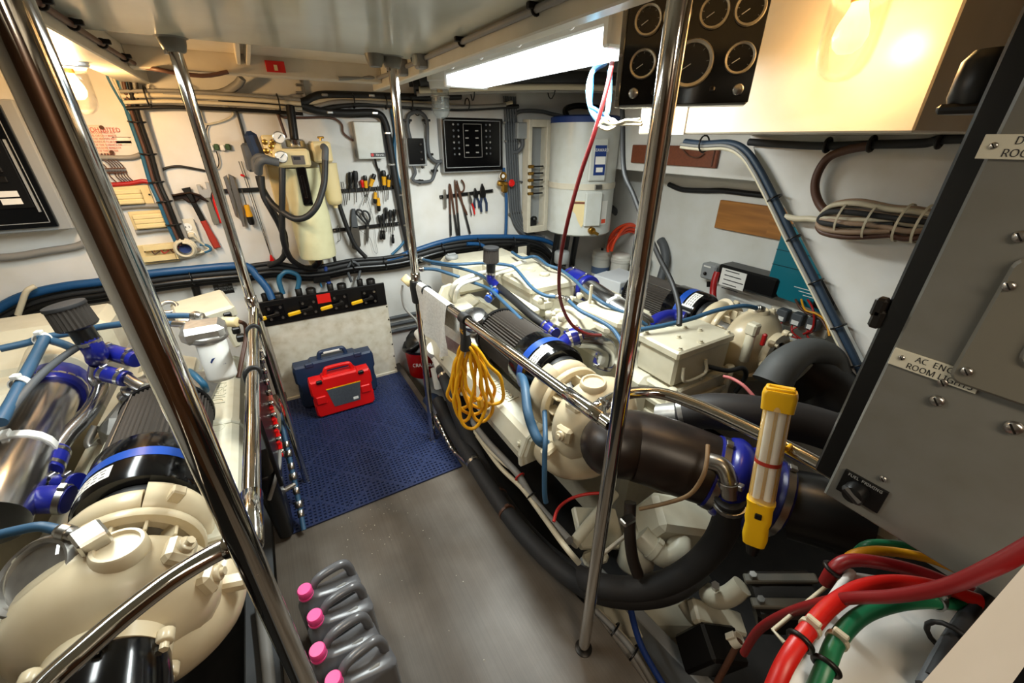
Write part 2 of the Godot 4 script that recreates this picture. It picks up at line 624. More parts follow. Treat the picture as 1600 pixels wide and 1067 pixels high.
func fixture(a: Vector3, b: Vector3, label: String) -> void:
	var t := thing("fluorescent_light", label, "light", (a + b) * 0.5, "fluorescent tube lights")
	var lo := minf(a.z, b.z)
	var hi := maxf(a.z, b.z)
	part(t, "housing", box2(V(a.x - 0.11, a.y + 0.012, lo), V(a.x + 0.11, a.y + 0.06, hi), 0.006), "white_plastic")
	part(t, "diffuser", moved(plate([Vector2(-0.105, 0.012), Vector2(0.105, 0.012), Vector2(0.085, -0.03), Vector2(-0.085, -0.03)], hi - lo - 0.03, 0.004), at(V(a.x, a.y, hi - 0.015))), "tube_glow")
	for e in [lo, hi]:
		part(t, "end_cap", box2(V(a.x - 0.113, a.y - 0.034, e - 0.014), V(a.x + 0.113, a.y + 0.062, e + 0.014), 0.006), "white_plastic")
	for k in 4:
		var z := lerpf(lo, hi, 0.12 + 0.25 * k)
		part(t, "hook", tube([V(a.x - 0.132, a.y + 0.09, z), V(a.x - 0.15, a.y + 0.05, z + 0.01), V(a.x - 0.14, a.y + 0.02, z + 0.03), V(a.x - 0.125, a.y + 0.04, z + 0.04)], 0.0035, 6), "white_plastic")

func jar_lamp(c: Vector3, lit: bool, label: String, energy := 0.0) -> void:
	# c is the centre of the bulb
	var t := thing("jar_lamp", label, "lamp", c + V(0, 0.12, 0), "jar lamps")
	part(t, "mount", moved(lathe([Vector2(0, 0.065), Vector2(0.05, 0.065), Vector2(0.056, 0.07), Vector2(0.058, 0.1), Vector2(0.066, 0.105), Vector2(0.066, 0.17), Vector2(0, 0.17)], 24), at(c)), "white_plastic")
	part(t, "glass_jar", moved(lathe([Vector2(0.0, -0.082), Vector2(0.02, -0.079), Vector2(0.036, -0.068), Vector2(0.046, -0.05), Vector2(0.05, -0.025), Vector2(0.051, 0.068), Vector2(0.0485, 0.068), Vector2(0.0475, -0.025), Vector2(0.043, -0.049), Vector2(0.034, -0.065), Vector2(0.019, -0.076), Vector2(0.0, -0.079)], 28), at(c)), "glass" if lit else "glass_dim")
	part(t, "bulb", moved(lathe([Vector2(0, -0.034), Vector2(0.014, -0.032), Vector2(0.025, -0.021), Vector2(0.03, -0.004), Vector2(0.027, 0.014), Vector2(0.019, 0.032), Vector2(0.0145, 0.045), Vector2(0.014, 0.055), Vector2(0, 0.055)], 24), at(c)), "bulb_glow" if lit else "glass_dim")
	part(t, "socket", cyl(c + V(0, 0.05, 0), c + V(0, 0.09, 0), 0.0165, 14, 0.002), "brass")
	part(t, "stem", cyl(c + V(0, 0.165, 0), V(c.x, 2.121, c.z), 0.02, 12), "white_plastic")
	if lit:
		var l := OmniLight3D.new()
		l.name = "bulb_light"
		l.light_energy = energy
		l.light_color = Color(1.0, 0.79, 0.52)
		l.light_size = 0.03
		l.omni_range = 10.0
		l.omni_attenuation = 2.0
		l.shadow_enabled = true
		add_child(l)
		l.position = c
	else:
		part(t, "guard", join([moved(ring(0.0525, 0.002, 6), at(c + V(0, -0.03, 0))), moved(ring(0.0525, 0.002, 6), at(c + V(0, 0.03, 0)))]), "steel")

func conduit(called: String, pts: Array, r: float, material: String, label: String, clips: Array, clip_mat := "dark_steel", cat := "conduit") -> Node3D:
	var t := thing(called, label, cat, pts[0])
	part(t, "pipe", tube(pts, r, 10, 4), material)
	for c in clips:
		part(t, "clip", join([moved(rbox(V(r * 2 + 0.03, 0.014, 0.014), 0.002), at(c + V(0, r * 0.6, 0))), moved(ring(r + 0.003, 0.0035, 6, 14), xf_dir(c, V(0, 0, 1)))]), clip_mat)
	return t

func ceiling_gear() -> void:
	fixture(V(0.97, 1.865, -2.08), V(0.97, 1.865, -0.985), "long bright fluorescent light over the right engine, left of the gauge panel")
	fixture(V(-0.52, 1.865, -2.18), V(-0.52, 1.865, -0.94), "fluorescent light behind the thick near pole, over the left engine")
	fixture(V(0.2, 2.06, 0.25), V(0.2, 2.06, 1.45), "fluorescent light over the entrance behind the viewer")
	jar_lamp(V(-0.5, 1.775, -2.33), true, "lit glass jar lamp at the upper left corner", 0.24)
	jar_lamp(V(1.08, 1.805, -0.513), true, "lit glass jar lamp at the top right, before the white cupboard", 0.075)
	jar_lamp(V(1.0, 1.795, -2.5), false, "unlit glass jar lamp beside the far end of the fluorescent tube")
	var x := 0.652
	conduit("conduit", [V(x, 1.888, 0.4), V(x, 1.888, -1.0), V(x, 1.888, -2.3), V(0.6, 1.885, -2.42), V(0.45, 1.872, -2.415)], 0.0085, "cable_grey", "thin grey conduit with black clips along the right ceiling beam", [V(x, 1.888, -2.2), V(x, 1.888, -1.85), V(x, 1.888, -1.42), V(x, 1.888, -1.0), V(x, 1.888, -0.62)])
	x = -0.322
	conduit("conduit", [V(x, 1.882, 0.4), V(x, 1.882, -1.0), V(x, 1.882, -2.36), V(-0.24, 1.862, -2.41), V(-0.1, 1.85, -2.415), V(0.0, 1.87, -2.41)], 0.0085, "cable_brown", "thin brown conduit with dark clips along the left ceiling beam", [V(x, 1.882, -2.3), V(x, 1.882, -2.0), V(x, 1.882, -1.72), V(x, 1.882, -1.5)])
	for p in [V(0.645, 1.885, -1.78), V(0.645, 1.885, -2.02)]:
		var t := thing("conduit_box", "small grey conduit box on the right beam nearer the gauge panel" if p.z > -1.9 else "small grey conduit box on the right beam beside the middle pole", "conduit box", p, "conduit boxes on the beam")
		part(t, "body", moved(rbox(V(0.045, 0.06, 0.05), 0.006), at(p)), "cable_grey")
		part(t, "cover", cyl(p + V(-0.022, 0, 0), p + V(-0.03, 0, 0), 0.02, 14), "off_white")
	var s := thing("sign_plate", "small red sign plate on the beige header at the back", "sign", V(0.155, 1.9, -2.42))
	part(s, "board", box2(V(0.149, 1.923, -2.416), V(0.226, 1.88, -2.412) + V(0, 0, 0.004), 0.001), "red_sign")
	part(s, "scuff", moved(rbox(V(0.014, 0.022, 0.001), 0), at(V(0.188, 1.897, -2.407))), "beige_plastic")
	# cleat on the wall under the header
	solo("metal_cleat", "small grey metal cleat on the white wall under the header", "cleat", join([moved(rbox(V(0.02, 0.09, 0.02), 0.004), at(V(0.338, 1.861, -2.885))), moved(rbox(V(0.04, 0.014, 0.03), 0.003), at(V(0.325, 1.878, -2.88))), moved(rbox(V(0.04, 0.014, 0.03), 0.003), at(V(0.317, 1.841, -2.88)))]), "steel")

func stanchion(called: String, label: String, x: float, z: float, r: float, lower_r: float) -> void:
	var t := thing(called, label, "pole", V(x, 0, z), "polished steel stanchions")
	part(t, "tube", cyl(V(x, 0.955, z), V(x, 1.875, z), r, 28), "chrome")
	part(t, "tube", cyl(V(x, 0.008, z), V(x, 0.96, z), lower_r, 24), "chrome")
	if lower_r < r:
		part(t, "collar", join([cyl(V(x, 0.925, z), V(x, 1.035, z), r + 0.0035, 28, 0.002)]), "chrome")
	var cup := part(t, "pole_cup", moved(lathe([Vector2(0, -0.04), Vector2(0.024, -0.04), Vector2(0.03, -0.036), Vector2(0.036, -0.018), Vector2(0.038, -0.004), Vector2(0.046, 0), Vector2(0, 0)], 24), at(V(x, 1.9, z))), "box_olive")
	part(cup, "bolt", cyl(V(x - 0.024, 1.852, z + 0.012), V(x - 0.024, 1.864, z + 0.012), 0.006, 8), "steel")
	part(t, "flange", moved(lathe([Vector2(0, 0), Vector2(0.03, 0), Vector2(0.03, 0.004), Vector2(0.022, 0.009), Vector2(0, 0.009)], 20), at(V(x, 0, z))), "dark_steel")

func stanchions() -> void:
	stanchion("stanchion", "thick polished pole nearest the viewer at the left", -0.155, -0.61, 0.021, 0.021)
	stanchion("stanchion", "polished pole at the far end of the left handrail", -0.131, -1.9, 0.019, 0.016)
	stanchion("stanchion", "polished pole at the far end of the right handrail, left of the hanging rag", 0.56, -1.875, 0.019, 0.017)
	stanchion("stanchion", "polished pole at the right crossing in front of the gauge panel", 0.625, -0.553, 0.0195, 0.0195)
	solo("pole_cup", "small spare grey cup beside the middle pole top", "cup", moved(lathe([Vector2(0, -0.04), Vector2(0.022, -0.04), Vector2(0.032, -0.02), Vector2(0.036, 0), Vector2(0, 0)], 20), at(V(0.49, 1.9, -1.86))), "box_olive")
	var t := thing("handrail", "polished steel handrail with a curved branch beside the right engine", "handrail", V(0.6, 0.98, -1.2))
	part(t, "rail", cyl(V(0.562, 0.98, -1.853), V(0.623, 0.98, -0.572), 0.0165, 24), "chrome")
	part(t, "branch", tube([V(0.625, 0.98, -0.61), V(0.655, 0.98, -0.64), V(0.71, 0.98, -0.655), V(0.783, 0.98, -0.645), V(0.843, 0.98, -0.605), V(0.878, 0.98, -0.53), V(0.904, 0.98, -0.415), V(0.92, 0.98, -0.29), V(0.925, 0.98, -0.1), V(0.925, 0.98, 0.3)], 0.0165, 22, 8), "chrome")
	part(t, "tee", join([cyl(V(0.6155, 0.98, -0.74), V(0.622, 0.98, -0.6), 0.0195, 24, 0.002), cyl(V(0.623, 0.98, -0.635), V(0.674, 0.98, -0.65), 0.0195, 22, 0.002)]), "chrome")
	part(t, "screw", cyl(V(0.655, 0.998, -0.647), V(0.655, 1.004, -0.647), 0.004, 10), "steel")
	t = thing("handrail", "polished steel handrail with a curved branch beside the left engine", "handrail", V(-0.135, 0.98, -1.2))
	part(t, "rail", cyl(V(-0.132, 0.98, -1.878), V(-0.154, 0.98, -0.632), 0.0175, 24), "chrome")
	part(t, "branch", tube([V(-0.155, 0.98, -0.652), V(-0.175, 0.98, -0.656), V(-0.212, 0.98, -0.652), V(-0.264, 0.98, -0.634), V(-0.315, 0.98, -0.603), V(-0.357, 0.98, -0.569), V(-0.395, 0.98, -0.53), V(-0.43, 0.98, -0.45), V(-0.44, 0.98, -0.2), V(-0.44, 0.98, 0.3)], 0.0165, 22, 8), "chrome")
	part(t, "tee", join([cyl(V(-0.152, 0.98, -0.77), V(-0.1545, 0.98, -0.634), 0.0205, 24, 0.002), cyl(V(-0.157, 0.98, -0.654), V(-0.195, 0.98, -0.656), 0.0195, 22, 0.002)]), "chrome")

# ---------------------------------------------------------------- back wall
func cable(called: String, label: String, pts: Array, r: float, m: String, group := "", n := 6, cat := "cable") -> MeshInstance3D:
	return solo(called, label, cat, tube(pts, r, 8, n), m, group)

func bundle(called: String, label: String, runs: Array, ties: Array, cat := "cable bundle") -> Node3D:
	# runs of [points, radius, material]; ties of [place, direction, radius]
	var t := thing(called, label, cat, runs[0][0][0])
	for q in runs:
		part(t, "cable", tube(q[0], q[1], 8, 6), q[2])
	for q in ties:
		part(t, "tie", moved(ring(q[2], 0.004, 6, 14), xf_dir(q[0], q[1])), "black" if q.size() < 4 else q[3])
	return t

func shifted(pts: Array, o: Vector3) -> Array:
	var r := []
	for p in pts:
		r.append(p + o)
	return r

func board_text(parent: Node3D, s: String, h: float, p: Vector3, m: String, align := 0) -> void:
	var t: TextMesh = text(s, h, 0.0008)
	t.horizontal_alignment = [HORIZONTAL_ALIGNMENT_LEFT, HORIZONTAL_ALIGNMENT_CENTER, HORIZONTAL_ALIGNMENT_RIGHT][align]
	part(parent, "lettering", t, m, at(p))

func back_wall() -> void:
	# breaker panel at the far left
	var t := thing("breaker_panel", "dark breaker panel in a grey frame at the left edge", "electrical panel", V(-1.1, 1.22, -2.78))
	var br := V(-0.829, 1.229, -2.78)
	part(t, "case", box2(V(-1.75, br.y - 0.01, -2.9), V(br.x + 0.01, 1.76, -2.8), 0.004), "grey_paint")
	var dr := part(t, "door", box2(V(-1.72, br.y + 0.01, -2.8), V(br.x - 0.03, 1.74, -2.78), 0.003), "screen")
	for e in [[-1.7, br.y + 0.03, br.x - 0.05, br.y + 0.033], [-1.7, 1.715, br.x - 0.05, 1.718], [br.x - 0.053, br.y + 0.03, br.x - 0.05, 1.718]]:
		part(dr, "border_line", box2(V(e[0], e[1], -2.781), V(e[2], e[3], -2.7785), 0), "grey_paint")
	var bo := V(-0.934, 1.348, -2.775)
	part(dr, "breaker_field", box2(V(bo.x - 0.5, bo.y - 0.02, -2.781), V(bo.x + 0.03, bo.y + 0.26, -2.774), 0.002), "black")
	part(dr, "field_edge", box2(V(bo.x + 0.035, bo.y - 0.04, -2.782), V(bo.x + 0.043, bo.y + 0.26, -2.772), 0.001), "grey_paint")
	for k in 2:
		for j in 3:
			part(dr, "label_strip", box2(V(bo.x - 0.065 - 0.16 * j, bo.y + 0.03 - 0.032 * k, -2.776), V(bo.x - 0.16 * j, bo.y + 0.055 - 0.032 * k, -2.773), 0), "paper")
			part(dr, "breaker", box2(V(bo.x - 0.1 - 0.16 * j, bo.y + 0.09 + 0.04 * k, -2.776), V(bo.x - 0.01 - 0.16 * j, bo.y + 0.115 + 0.04 * k, -2.764), 0.003), "dark_steel")
	for k in 9:
		var y := lerpf(br.y + 0.02, 1.74, k / 8.0)
		part(t, "rivet", cyl(V(br.x + 0.01, y, -2.84), V(br.x + 0.016, y, -2.84), 0.009, 8), "steel")
	# placards
	t = thing("placard", "beige placard with red print on discharge of oil", "sign", V(-0.648, 1.669, -2.9))
	part(t, "board", box2(V(-0.674, 1.669, -2.895), V(-0.593, 1.542, -2.9), 0.001), "trim_paint")
	board_text(t, "OIL PROHIBITED", 0.018, V(-0.613, 1.648, -2.894), "print_red", 1)
	board_text(t, "WATER POLLUTION CONTROL ACT\nDISCHARGE OF OIL OR OILY WASTE\nINTO OR UPON THE WATERS AND\nSHORES IF IT CAUSES A FILM OR\nDISCOLORATION OF THE SURFACE OR\nA SLUDGE OR EMULSION BENEATH\nTHE SURFACE OF THE WATER\nSUBJECT TO A PENALTY", 0.008, V(-0.629, 1.59, -2.894), "print_red", 1)
	for q in [V(-0.584, 1.659, -2.893), V(-0.583, 1.551, -2.893)]:
		part(t, "screw", cyl(q, q + V(0, 0, 0.004), 0.009, 10), "rust")
	t = thing("placard", "small white and red sign right of the beige placard", "sign", V(-0.525, 1.604, -2.9))
	part(t, "board", box2(V(-0.556, 1.618, -2.896), V(-0.497, 1.584, -2.9), 0.001), "print_white")
	part(t, "red_band", box2(V(-0.554, 1.601, -2.896), V(-0.495, 1.59, -2.896), 0), "print_red")
	part(t, "red_edge", box2(V(-0.561, 1.618, -2.896), V(-0.489, 1.616, -2.896), 0), "print_red")
	# terminal strip with its wires
	t = thing("terminal_strip", "brown terminal strip with short wires under the placard", "terminal strip", V(-0.6, 1.469, -2.9))
	part(t, "base", box2(V(-0.652, 1.481, -2.88), V(-0.555, 1.457, -2.9), 0.002), "cable_brown")
	for k in 9:
		var x := lerpf(V(-0.647, 1.481, -2.88).x, V(-0.558, 1.457, -2.88).x, k / 8.0)
		var y := V(-0.607, 1.471, -2.88).y
		part(t, "screw", cyl(V(x, y, -2.88), V(x, y, -2.875), 0.006, 8), "steel")
		if k % 2 == 0 or k > 4:
			part(t, "wire", tube([V(x, y + 0.012, -2.882), V(x - 0.005, y + 0.03, -2.872), V(x - 0.02, y + 0.05, -2.88), V(x - 0.02, y + 0.075, -2.89)], 0.0025, 6), "cable_brown")
			part(t, "wire", tube([V(x, y - 0.012, -2.882), V(x + 0.004, y - 0.03, -2.872), V(x + 0.015, y - 0.055, -2.885)], 0.0025, 6), "cable_brown")
	cable("clipped_cable", "grey cable above the brown terminal strip", [V(-0.684, 1.527, -2.885), V(-0.613, 1.528, -2.885), V(-0.516, 1.527, -2.885), V(-0.468, 1.544, -2.885)], 0.011, "cable_grey", "short cables on the left wall")
	cable("clipped_cable", "red and grey cable under the brown terminal strip", [V(-0.692, 1.403, -2.885), V(-0.568, 1.406, -2.885), V(-0.501, 1.415, -2.885), V(-0.456, 1.392, -2.885)], 0.011, "cable_red", "short cables on the left wall")
	# two ribbed beige boxes
	for k in 2:
		t = thing("ribbed_box", ["upper beige ribbed ballast box left of the hammer", "lower beige ribbed ballast box left of the hammer"][k], "ballast box", [V(-0.576, 1.35, -2.9), V(-0.587, 1.238, -2.9)][k], "beige ribbed boxes")
		var o := V(0.055, -0.125, 0) * k
		part(t, "base", box2(V(-0.67, 1.396, -2.885) + o, V(V(-0.492, 1.304, -2.885).x, V(-0.492, 1.304, -2.885).y, -2.9) + o, 0.002), "beige_plastic")
		for j in 3:
			var ya := lerpf(V(-0.57, 1.387, -2.86).y, V(-0.511, 1.315, -2.86).y, 0.06 + 0.33 * j)
			part(t, "rib", box2(V(V(-0.656, 1.388, -2.86).x + o.x, ya + o.y, -2.885), V(V(-0.527, 1.316, -2.86).x + o.x, ya - 0.026 + o.y, -2.855), 0.006), "beige_plastic")
		part(t, "screw", cyl(V(-0.499, 1.35, -2.885) + o, V(-0.499, 1.35, -2.885) + o + V(0, 0, 0.004), 0.005, 8), "dark_steel")
		cable("clipped_cable", ["grey cable with clamp between the two ribbed boxes", "grey cable with clamp under the lower ribbed box"][k], [V(-0.669, 1.292, -2.885) + o, V(-0.565, 1.297, -2.885) + o, V(-0.473, 1.293, -2.885) + o], 0.012, "cable_grey", "short cables on the left wall")
	# open terminal box
	t = thing("open_terminal_box", "open beige terminal box with wires under the ribbed boxes", "terminal box", V(-0.565, 1.048, -2.9))
	part(t, "tray", box2(V(-0.656, 1.097, -2.885), V(-0.475, 0.992, -2.9), 0.002), "beige_plastic")
	for q in [box2(V(-0.605, 1.098, -2.85), V(-0.465, 1.071, -2.89), 0.001), box2(V(-0.623, 1.042, -2.85), V(-0.482, 1.013, -2.89), 0.001), box2(V(-0.472, 1.086, -2.85), V(-0.48, 1.012, -2.89), 0.001)]:
		part(t, "side", q, "beige_plastic")
	for k in 4:
		part(t, "wire", tube([V(-0.609, 1.064, -2.87) + V(0.04 * k, 0, 0), V(-0.581, 1.076, -2.86) + V(0.04 * k, 0.004, 0), V(-0.568, 1.05, -2.86) + V(0.04 * k, 0, 0), V(-0.543, 1.062, -2.87) + V(0.04 * k, 0, 0)], 0.003, 6), "wire_red" if k % 2 else "cable_brown")
	cable("clipped_cable", "cream conduit under the open terminal box", [V(-0.657, 1.014, -2.885), V(-0.532, 1.011, -2.885), V(-0.415, 1.014, -2.885), V(-0.354, 1.036, -2.88)], 0.01, "cable_white", "short cables on the left wall")
	# outlet
	t = thing("outlet_box", "steel outlet box with a plug left of the hammer handle", "outlet", V(-0.385, 1.151, -2.9))
	part(t, "box", box2(V(-0.416, 1.215, -2.87), V(-0.351, 1.096, -2.9), 0.004), "grey_paint")
	part(t, "plate", box2(V(-0.417, 1.219, -2.865), V(-0.349, 1.094, -2.87), 0.002), "off_white")
	for q in [V(-0.386, 1.176, -2.862), V(-0.381, 1.133, -2.862)]:
		var rc := part(t, "receptacle", moved(plate(circle(0.021, 20), 0.006, 0.001), at(q)), "white_plastic")
		part(rc, "slot", box2(q + V(-0.009, -0.004, 0), q + V(-0.006, 0.006, 0.001), 0), "black")
		part(rc, "slot", box2(q + V(0.006, -0.004, 0), q + V(0.009, 0.006, 0.001), 0), "black")
	for q in [V(-0.404, 1.194, -2.862), V(-0.412, 1.175, -2.862), V(-0.414, 1.14, -2.862)]:
		part(t, "switch", moved(rbox(V(0.014, 0.014, 0.012), 0.003), at(q)), "white_plastic")
	part(t, "plug", moved(rbox(V(0.03, 0.026, 0.03), 0.006), at(V(-0.38, 1.135, -2.85))), "cable_white")
	t = bundle("cord_coil", "small white cord coiled under the steel outlet box", [
		[coil(V(-0.425, 1.068, -2.84), 0.05, 2.3, 0.012), 0.007, "cable_white"],
		[[V(-0.376, 1.137, -2.84), V(-0.358, 1.101, -2.85), V(-0.333, 1.064, -2.86), V(-0.326, 1.045, -2.86), V(-0.372, 1.032, -2.86), V(-0.402, 1.032, -2.86)], 0.006, "cable_white"]], [])
	part(t, "blue_end", tube([V(-0.359, 1.078, -2.86), V(-0.323, 1.066, -2.86), V(-0.317, 1.044, -2.86), V(-0.348, 1.033, -2.86)], 0.008, 8), "cable_teal")
	part(t, "blue_core", cyl(V(-0.432, 1.064, -2.88), V(-0.429, 1.068, -2.86), 0.03, 14), "print_blue")
	# vertical loom at the left of the tools
	var loom := [V(-0.413, 1.872, -2.82), V(-0.427, 1.792, -2.84), V(-0.436, 1.685, -2.86), V(-0.44, 1.544, -2.87), V(-0.449, 1.408, -2.87), V(-0.442, 1.314, -2.86), V(-0.439, 1.198, -2.86), V(-0.433, 1.086, -2.86)]
	t = bundle("cable_loom", "dark vertical loom of wires at the upper left of the tool wall", [
		[loom, 0.02, "rubber"], [shifted(loom, V(0.028, 0, 0.006)), 0.012, "cable_grey"], [shifted(loom, V(-0.024, 0.004, 0.006)), 0.011, "cable_teal"], [shifted(loom, V(0.012, 0, 0.022)), 0.01, "dark_steel"], [shifted(loom, V(-0.008, 0, 0.022)), 0.008, "cable_brown"]],
		[[loom[2], loom[3] - loom[2], 0.036], [loom[3], loom[3] - loom[2], 0.036], [loom[4], loom[5] - loom[4], 0.036], [loom[5], loom[5] - loom[4], 0.036], [loom[6], loom[6] - loom[5], 0.036]])
	for k in 6:
		part(t, "loose_wire", tube([loom[0] + V(-0.06 + 0.03 * k, 0.13, 0.02), loom[1] + V(-0.05 + 0.02 * k, 0.06, 0.03), loom[2] + V(-0.02 + 0.008 * k, 0.03, 0.015)], 0.005, 6), ["cable_teal", "cable_white", "cable_grey", "cable_teal", "cable_white", "dark_steel"][k])
	cable("clipped_cable", "thin wires leading right from the vertical loom", [V(-0.422, 1.458, -2.885), V(-0.385, 1.476, -2.885), V(-0.335, 1.481, -2.885), V(-0.283, 1.47, -2.885), V(-0.225, 1.455, -2.885)], 0.006, "dark_steel", "short cables on the left wall")
	cable("clipped_cable", "thin wire loop right of the slim left pole", [V(-0.168, 1.763, -2.885), V(-0.17, 1.691, -2.885), V(-0.154, 1.679, -2.885), V(-0.094, 1.692, -2.885), V(-0.038, 1.717, -2.885), V(-0.03, 1.747, -2.885), V(-0.059, 1.77, -2.885)], 0.005, "cable_white", "short cables on the left wall")
	cable("clipped_cable", "dark thin cable above the small green connector", [V(-0.01, 1.76, -2.885), V(-0.006, 1.694, -2.885), V(-0.005, 1.617, -2.885), V(-0.009, 1.553, -2.885)], 0.006, "dark_steel", "short cables on the left wall")
	t = thing("connector_block", "small green and white wire connectors beside the slim left pole", "connector", V(-0.141, 1.57, -2.89))
	for k in 4:
		part(t, "clip", moved(rbox(V(0.022, 0.03, 0.02), 0.004), at(V(-0.171, 1.567, -2.885) + V(0.026 * k, 0.004 * (k % 2), 0))), ["print_white", "green_paint", "print_white", "green_paint"][k])
	part(t, "wire", tube([V(-0.177, 1.595, -2.885), V(-0.171, 1.646, -2.885), V(-0.154, 1.676, -2.885)], 0.003, 6), "dark_steel")
	part(t, "wire", tube([V(-0.152, 1.552, -2.885), V(-0.154, 1.501, -2.885), V(-0.169, 1.47, -2.885), V(-0.208, 1.451, -2.885)], 0.003, 6), "dark_steel")
	# overhead looms along the top of the wall
	var h := [V(-0.454, 1.789, -2.82), V(-0.285, 1.8, -2.83), V(-0.104, 1.799, -2.83), V(0.093, 1.795, -2.83), V(0.307, 1.785, -2.83)]
	t = bundle("cable_harness", "loom of black and cream cables along the top of the tool wall", [
		[[V(-0.407, 1.8, -2.84), V(-0.182, 1.807, -2.84), V(-0.058, 1.818, -2.84), V(0.022, 1.857, -2.82), V(0.053, 1.887, -2.8)], 0.02, "cable_grey"],
		[[V(-0.078, 1.796, -2.86), V(0.154, 1.797, -2.86), V(0.311, 1.793, -2.86), V(0.383, 1.821, -2.86), V(0.453, 1.836, -2.86), V(0.705, 1.841, -2.86), V(1.024, 1.847, -2.86), V(1.289, 1.865, -2.86)], 0.021, "rubber"],
		[h, 0.011, "cable_white"], [shifted(h, V(0, -0.026, 0.005)), 0.009, "cable_white"], [shifted(h, V(0, -0.05, 0)), 0.009, "dark_steel"], [shifted(h, V(0, 0.018, 0.012)), 0.008, "cable_grey"],
		[[V(0.309, 1.784, -2.86), V(0.413, 1.803, -2.86), V(0.555, 1.821, -2.86), V(0.775, 1.816, -2.85), V(1.102, 1.811, -2.85), V(1.472, 1.804, -2.85), V(1.676, 1.842, -2.85)], 0.012, "cable_white"],
		[[V(0.373, 1.77, -2.86), V(0.479, 1.799, -2.85), V(0.623, 1.807, -2.85), V(0.929, 1.804, -2.84), V(1.277, 1.801, -2.84), V(1.619, 1.824, -2.84)], 0.012, "cable_grey"],
		[[V(0.405, 1.762, -2.86), V(0.621, 1.794, -2.85), V(0.931, 1.791, -2.85), V(1.28, 1.791, -2.85), V(1.729, 1.82, -2.85)], 0.013, "rubber"],
		[[V(0.308, 1.778, -2.86), V(0.404, 1.755, -2.86), V(0.542, 1.746, -2.86), V(0.714, 1.751, -2.86), V(0.766, 1.707, -2.86), V(0.781, 1.582, -2.86), V(0.788, 1.412, -2.86), V(0.801, 1.211, -2.86), V(0.818, 1.016, -2.86), V(0.834, 0.873, -2.86)], 0.022, "rubber"]],
		[[V(-0.36, 1.791, -2.825), V(1, 0, 0), 0.045], [V(-0.22, 1.797, -2.825), V(1, 0, 0), 0.045], [V(0.197, 1.787, -2.83), V(1, 0, 0), 0.04], [V(0.594, 1.809, -2.85), V(1, 0, 0), 0.036], [V(0.782, 1.81, -2.85), V(1, 0, 0), 0.036], [V(0.941, 1.809, -2.85), V(1, 0, 0), 0.036], [V(1.329, 1.818, -2.85), V(1, 0, 0), 0.036]])
	for q in [V(0.442, 1.833, -2.86), V(0.705, 1.841, -2.86), V(0.454, 1.747, -2.86), V(0.71, 1.751, -2.86), V(0.773, 1.644, -2.86), V(0.778, 1.463, -2.86), V(0.814, 1.276, -2.86), V(0.821, 1.077, -2.86)]:
		part(t, "clamp", moved(rbox(V(0.034, 0.014, 0.048), 0.003), at(q)), "steel")
	cable("clipped_cable", "thin blue cable beside the thick black cable left of the middle pole", [V(0.825, 1.779, -2.88), V(0.833, 1.655, -2.88), V(0.811, 1.545, -2.88), V(0.809, 1.403, -2.88), V(0.839, 1.289, -2.88), V(0.842, 1.163, -2.88), V(0.849, 0.987, -2.88)], 0.012, "cable_teal", "blue cables on the wall")
	cable("clipped_cable", "thin blue cable curving down to the big black bundle", [V(0.856, 1.053, -2.88), V(0.832, 0.998, -2.88), V(0.785, 0.941, -2.87), V(0.701, 0.881, -2.86)], 0.009, "cable_teal", "blue cables on the wall")
	cable("clipped_cable", "thin wires curving from the loom to the grey box", [V(0.176, 1.753, -2.885), V(0.207, 1.72, -2.885), V(0.298, 1.719, -2.885), V(0.453, 1.722, -2.885), V(0.512, 1.693, -2.885), V(0.517, 1.642, -2.885), V(0.566, 1.6, -2.885)], 0.006, "cable_brown", "short cables on the left wall")
	cable("clipped_cable", "brown cable running down to the left gauge of the cream purifier", [V(0.182, 1.753, -2.87), V(0.191, 1.681, -2.87), V(0.198, 1.617, -2.86)], 0.008, "cable_brown", "short cables on the left wall")
	# big bundle across the wall
	var bl := [V(-1.299, 0.828, -2.84), V(-1.163, 0.901, -2.84), V(-1.062, 0.929, -2.84), V(-0.94, 0.941, -2.84), V(-0.817, 0.941, -2.84), V(-0.628, 0.953, -2.84), V(-0.43, 0.949, -2.84), V(-0.272, 0.944, -2.84), V(-0.169, 0.93, -2.84), V(-0.129, 0.865, -2.82), V(-0.094, 0.784, -2.8), V(-0.085, 0.722, -2.78)]
	var bk := [V(-1.334, 0.76, -2.86), V(-1.195, 0.832, -2.86), V(-1.089, 0.873, -2.86), V(-0.963, 0.891, -2.86), V(-0.837, 0.893, -2.86), V(-0.646, 0.907, -2.86), V(-0.444, 0.908, -2.86), V(-0.194, 0.897, -2.86), V(-0.024, 0.895, -2.86), V(0.112, 0.85, -2.86), V(0.244, 0.839, -2.86), V(0.428, 0.851, -2.86), V(0.641, 0.839, -2.86), V(0.824, 0.849, -2.85), V(1.068, 0.886, -2.84), V(1.357, 0.89, -2.84), V(1.673, 0.864, -2.84), V(1.905, 0.807, -2.83), V(2.035, 0.705, -2.82), V(2.097, 0.582, -2.82)]
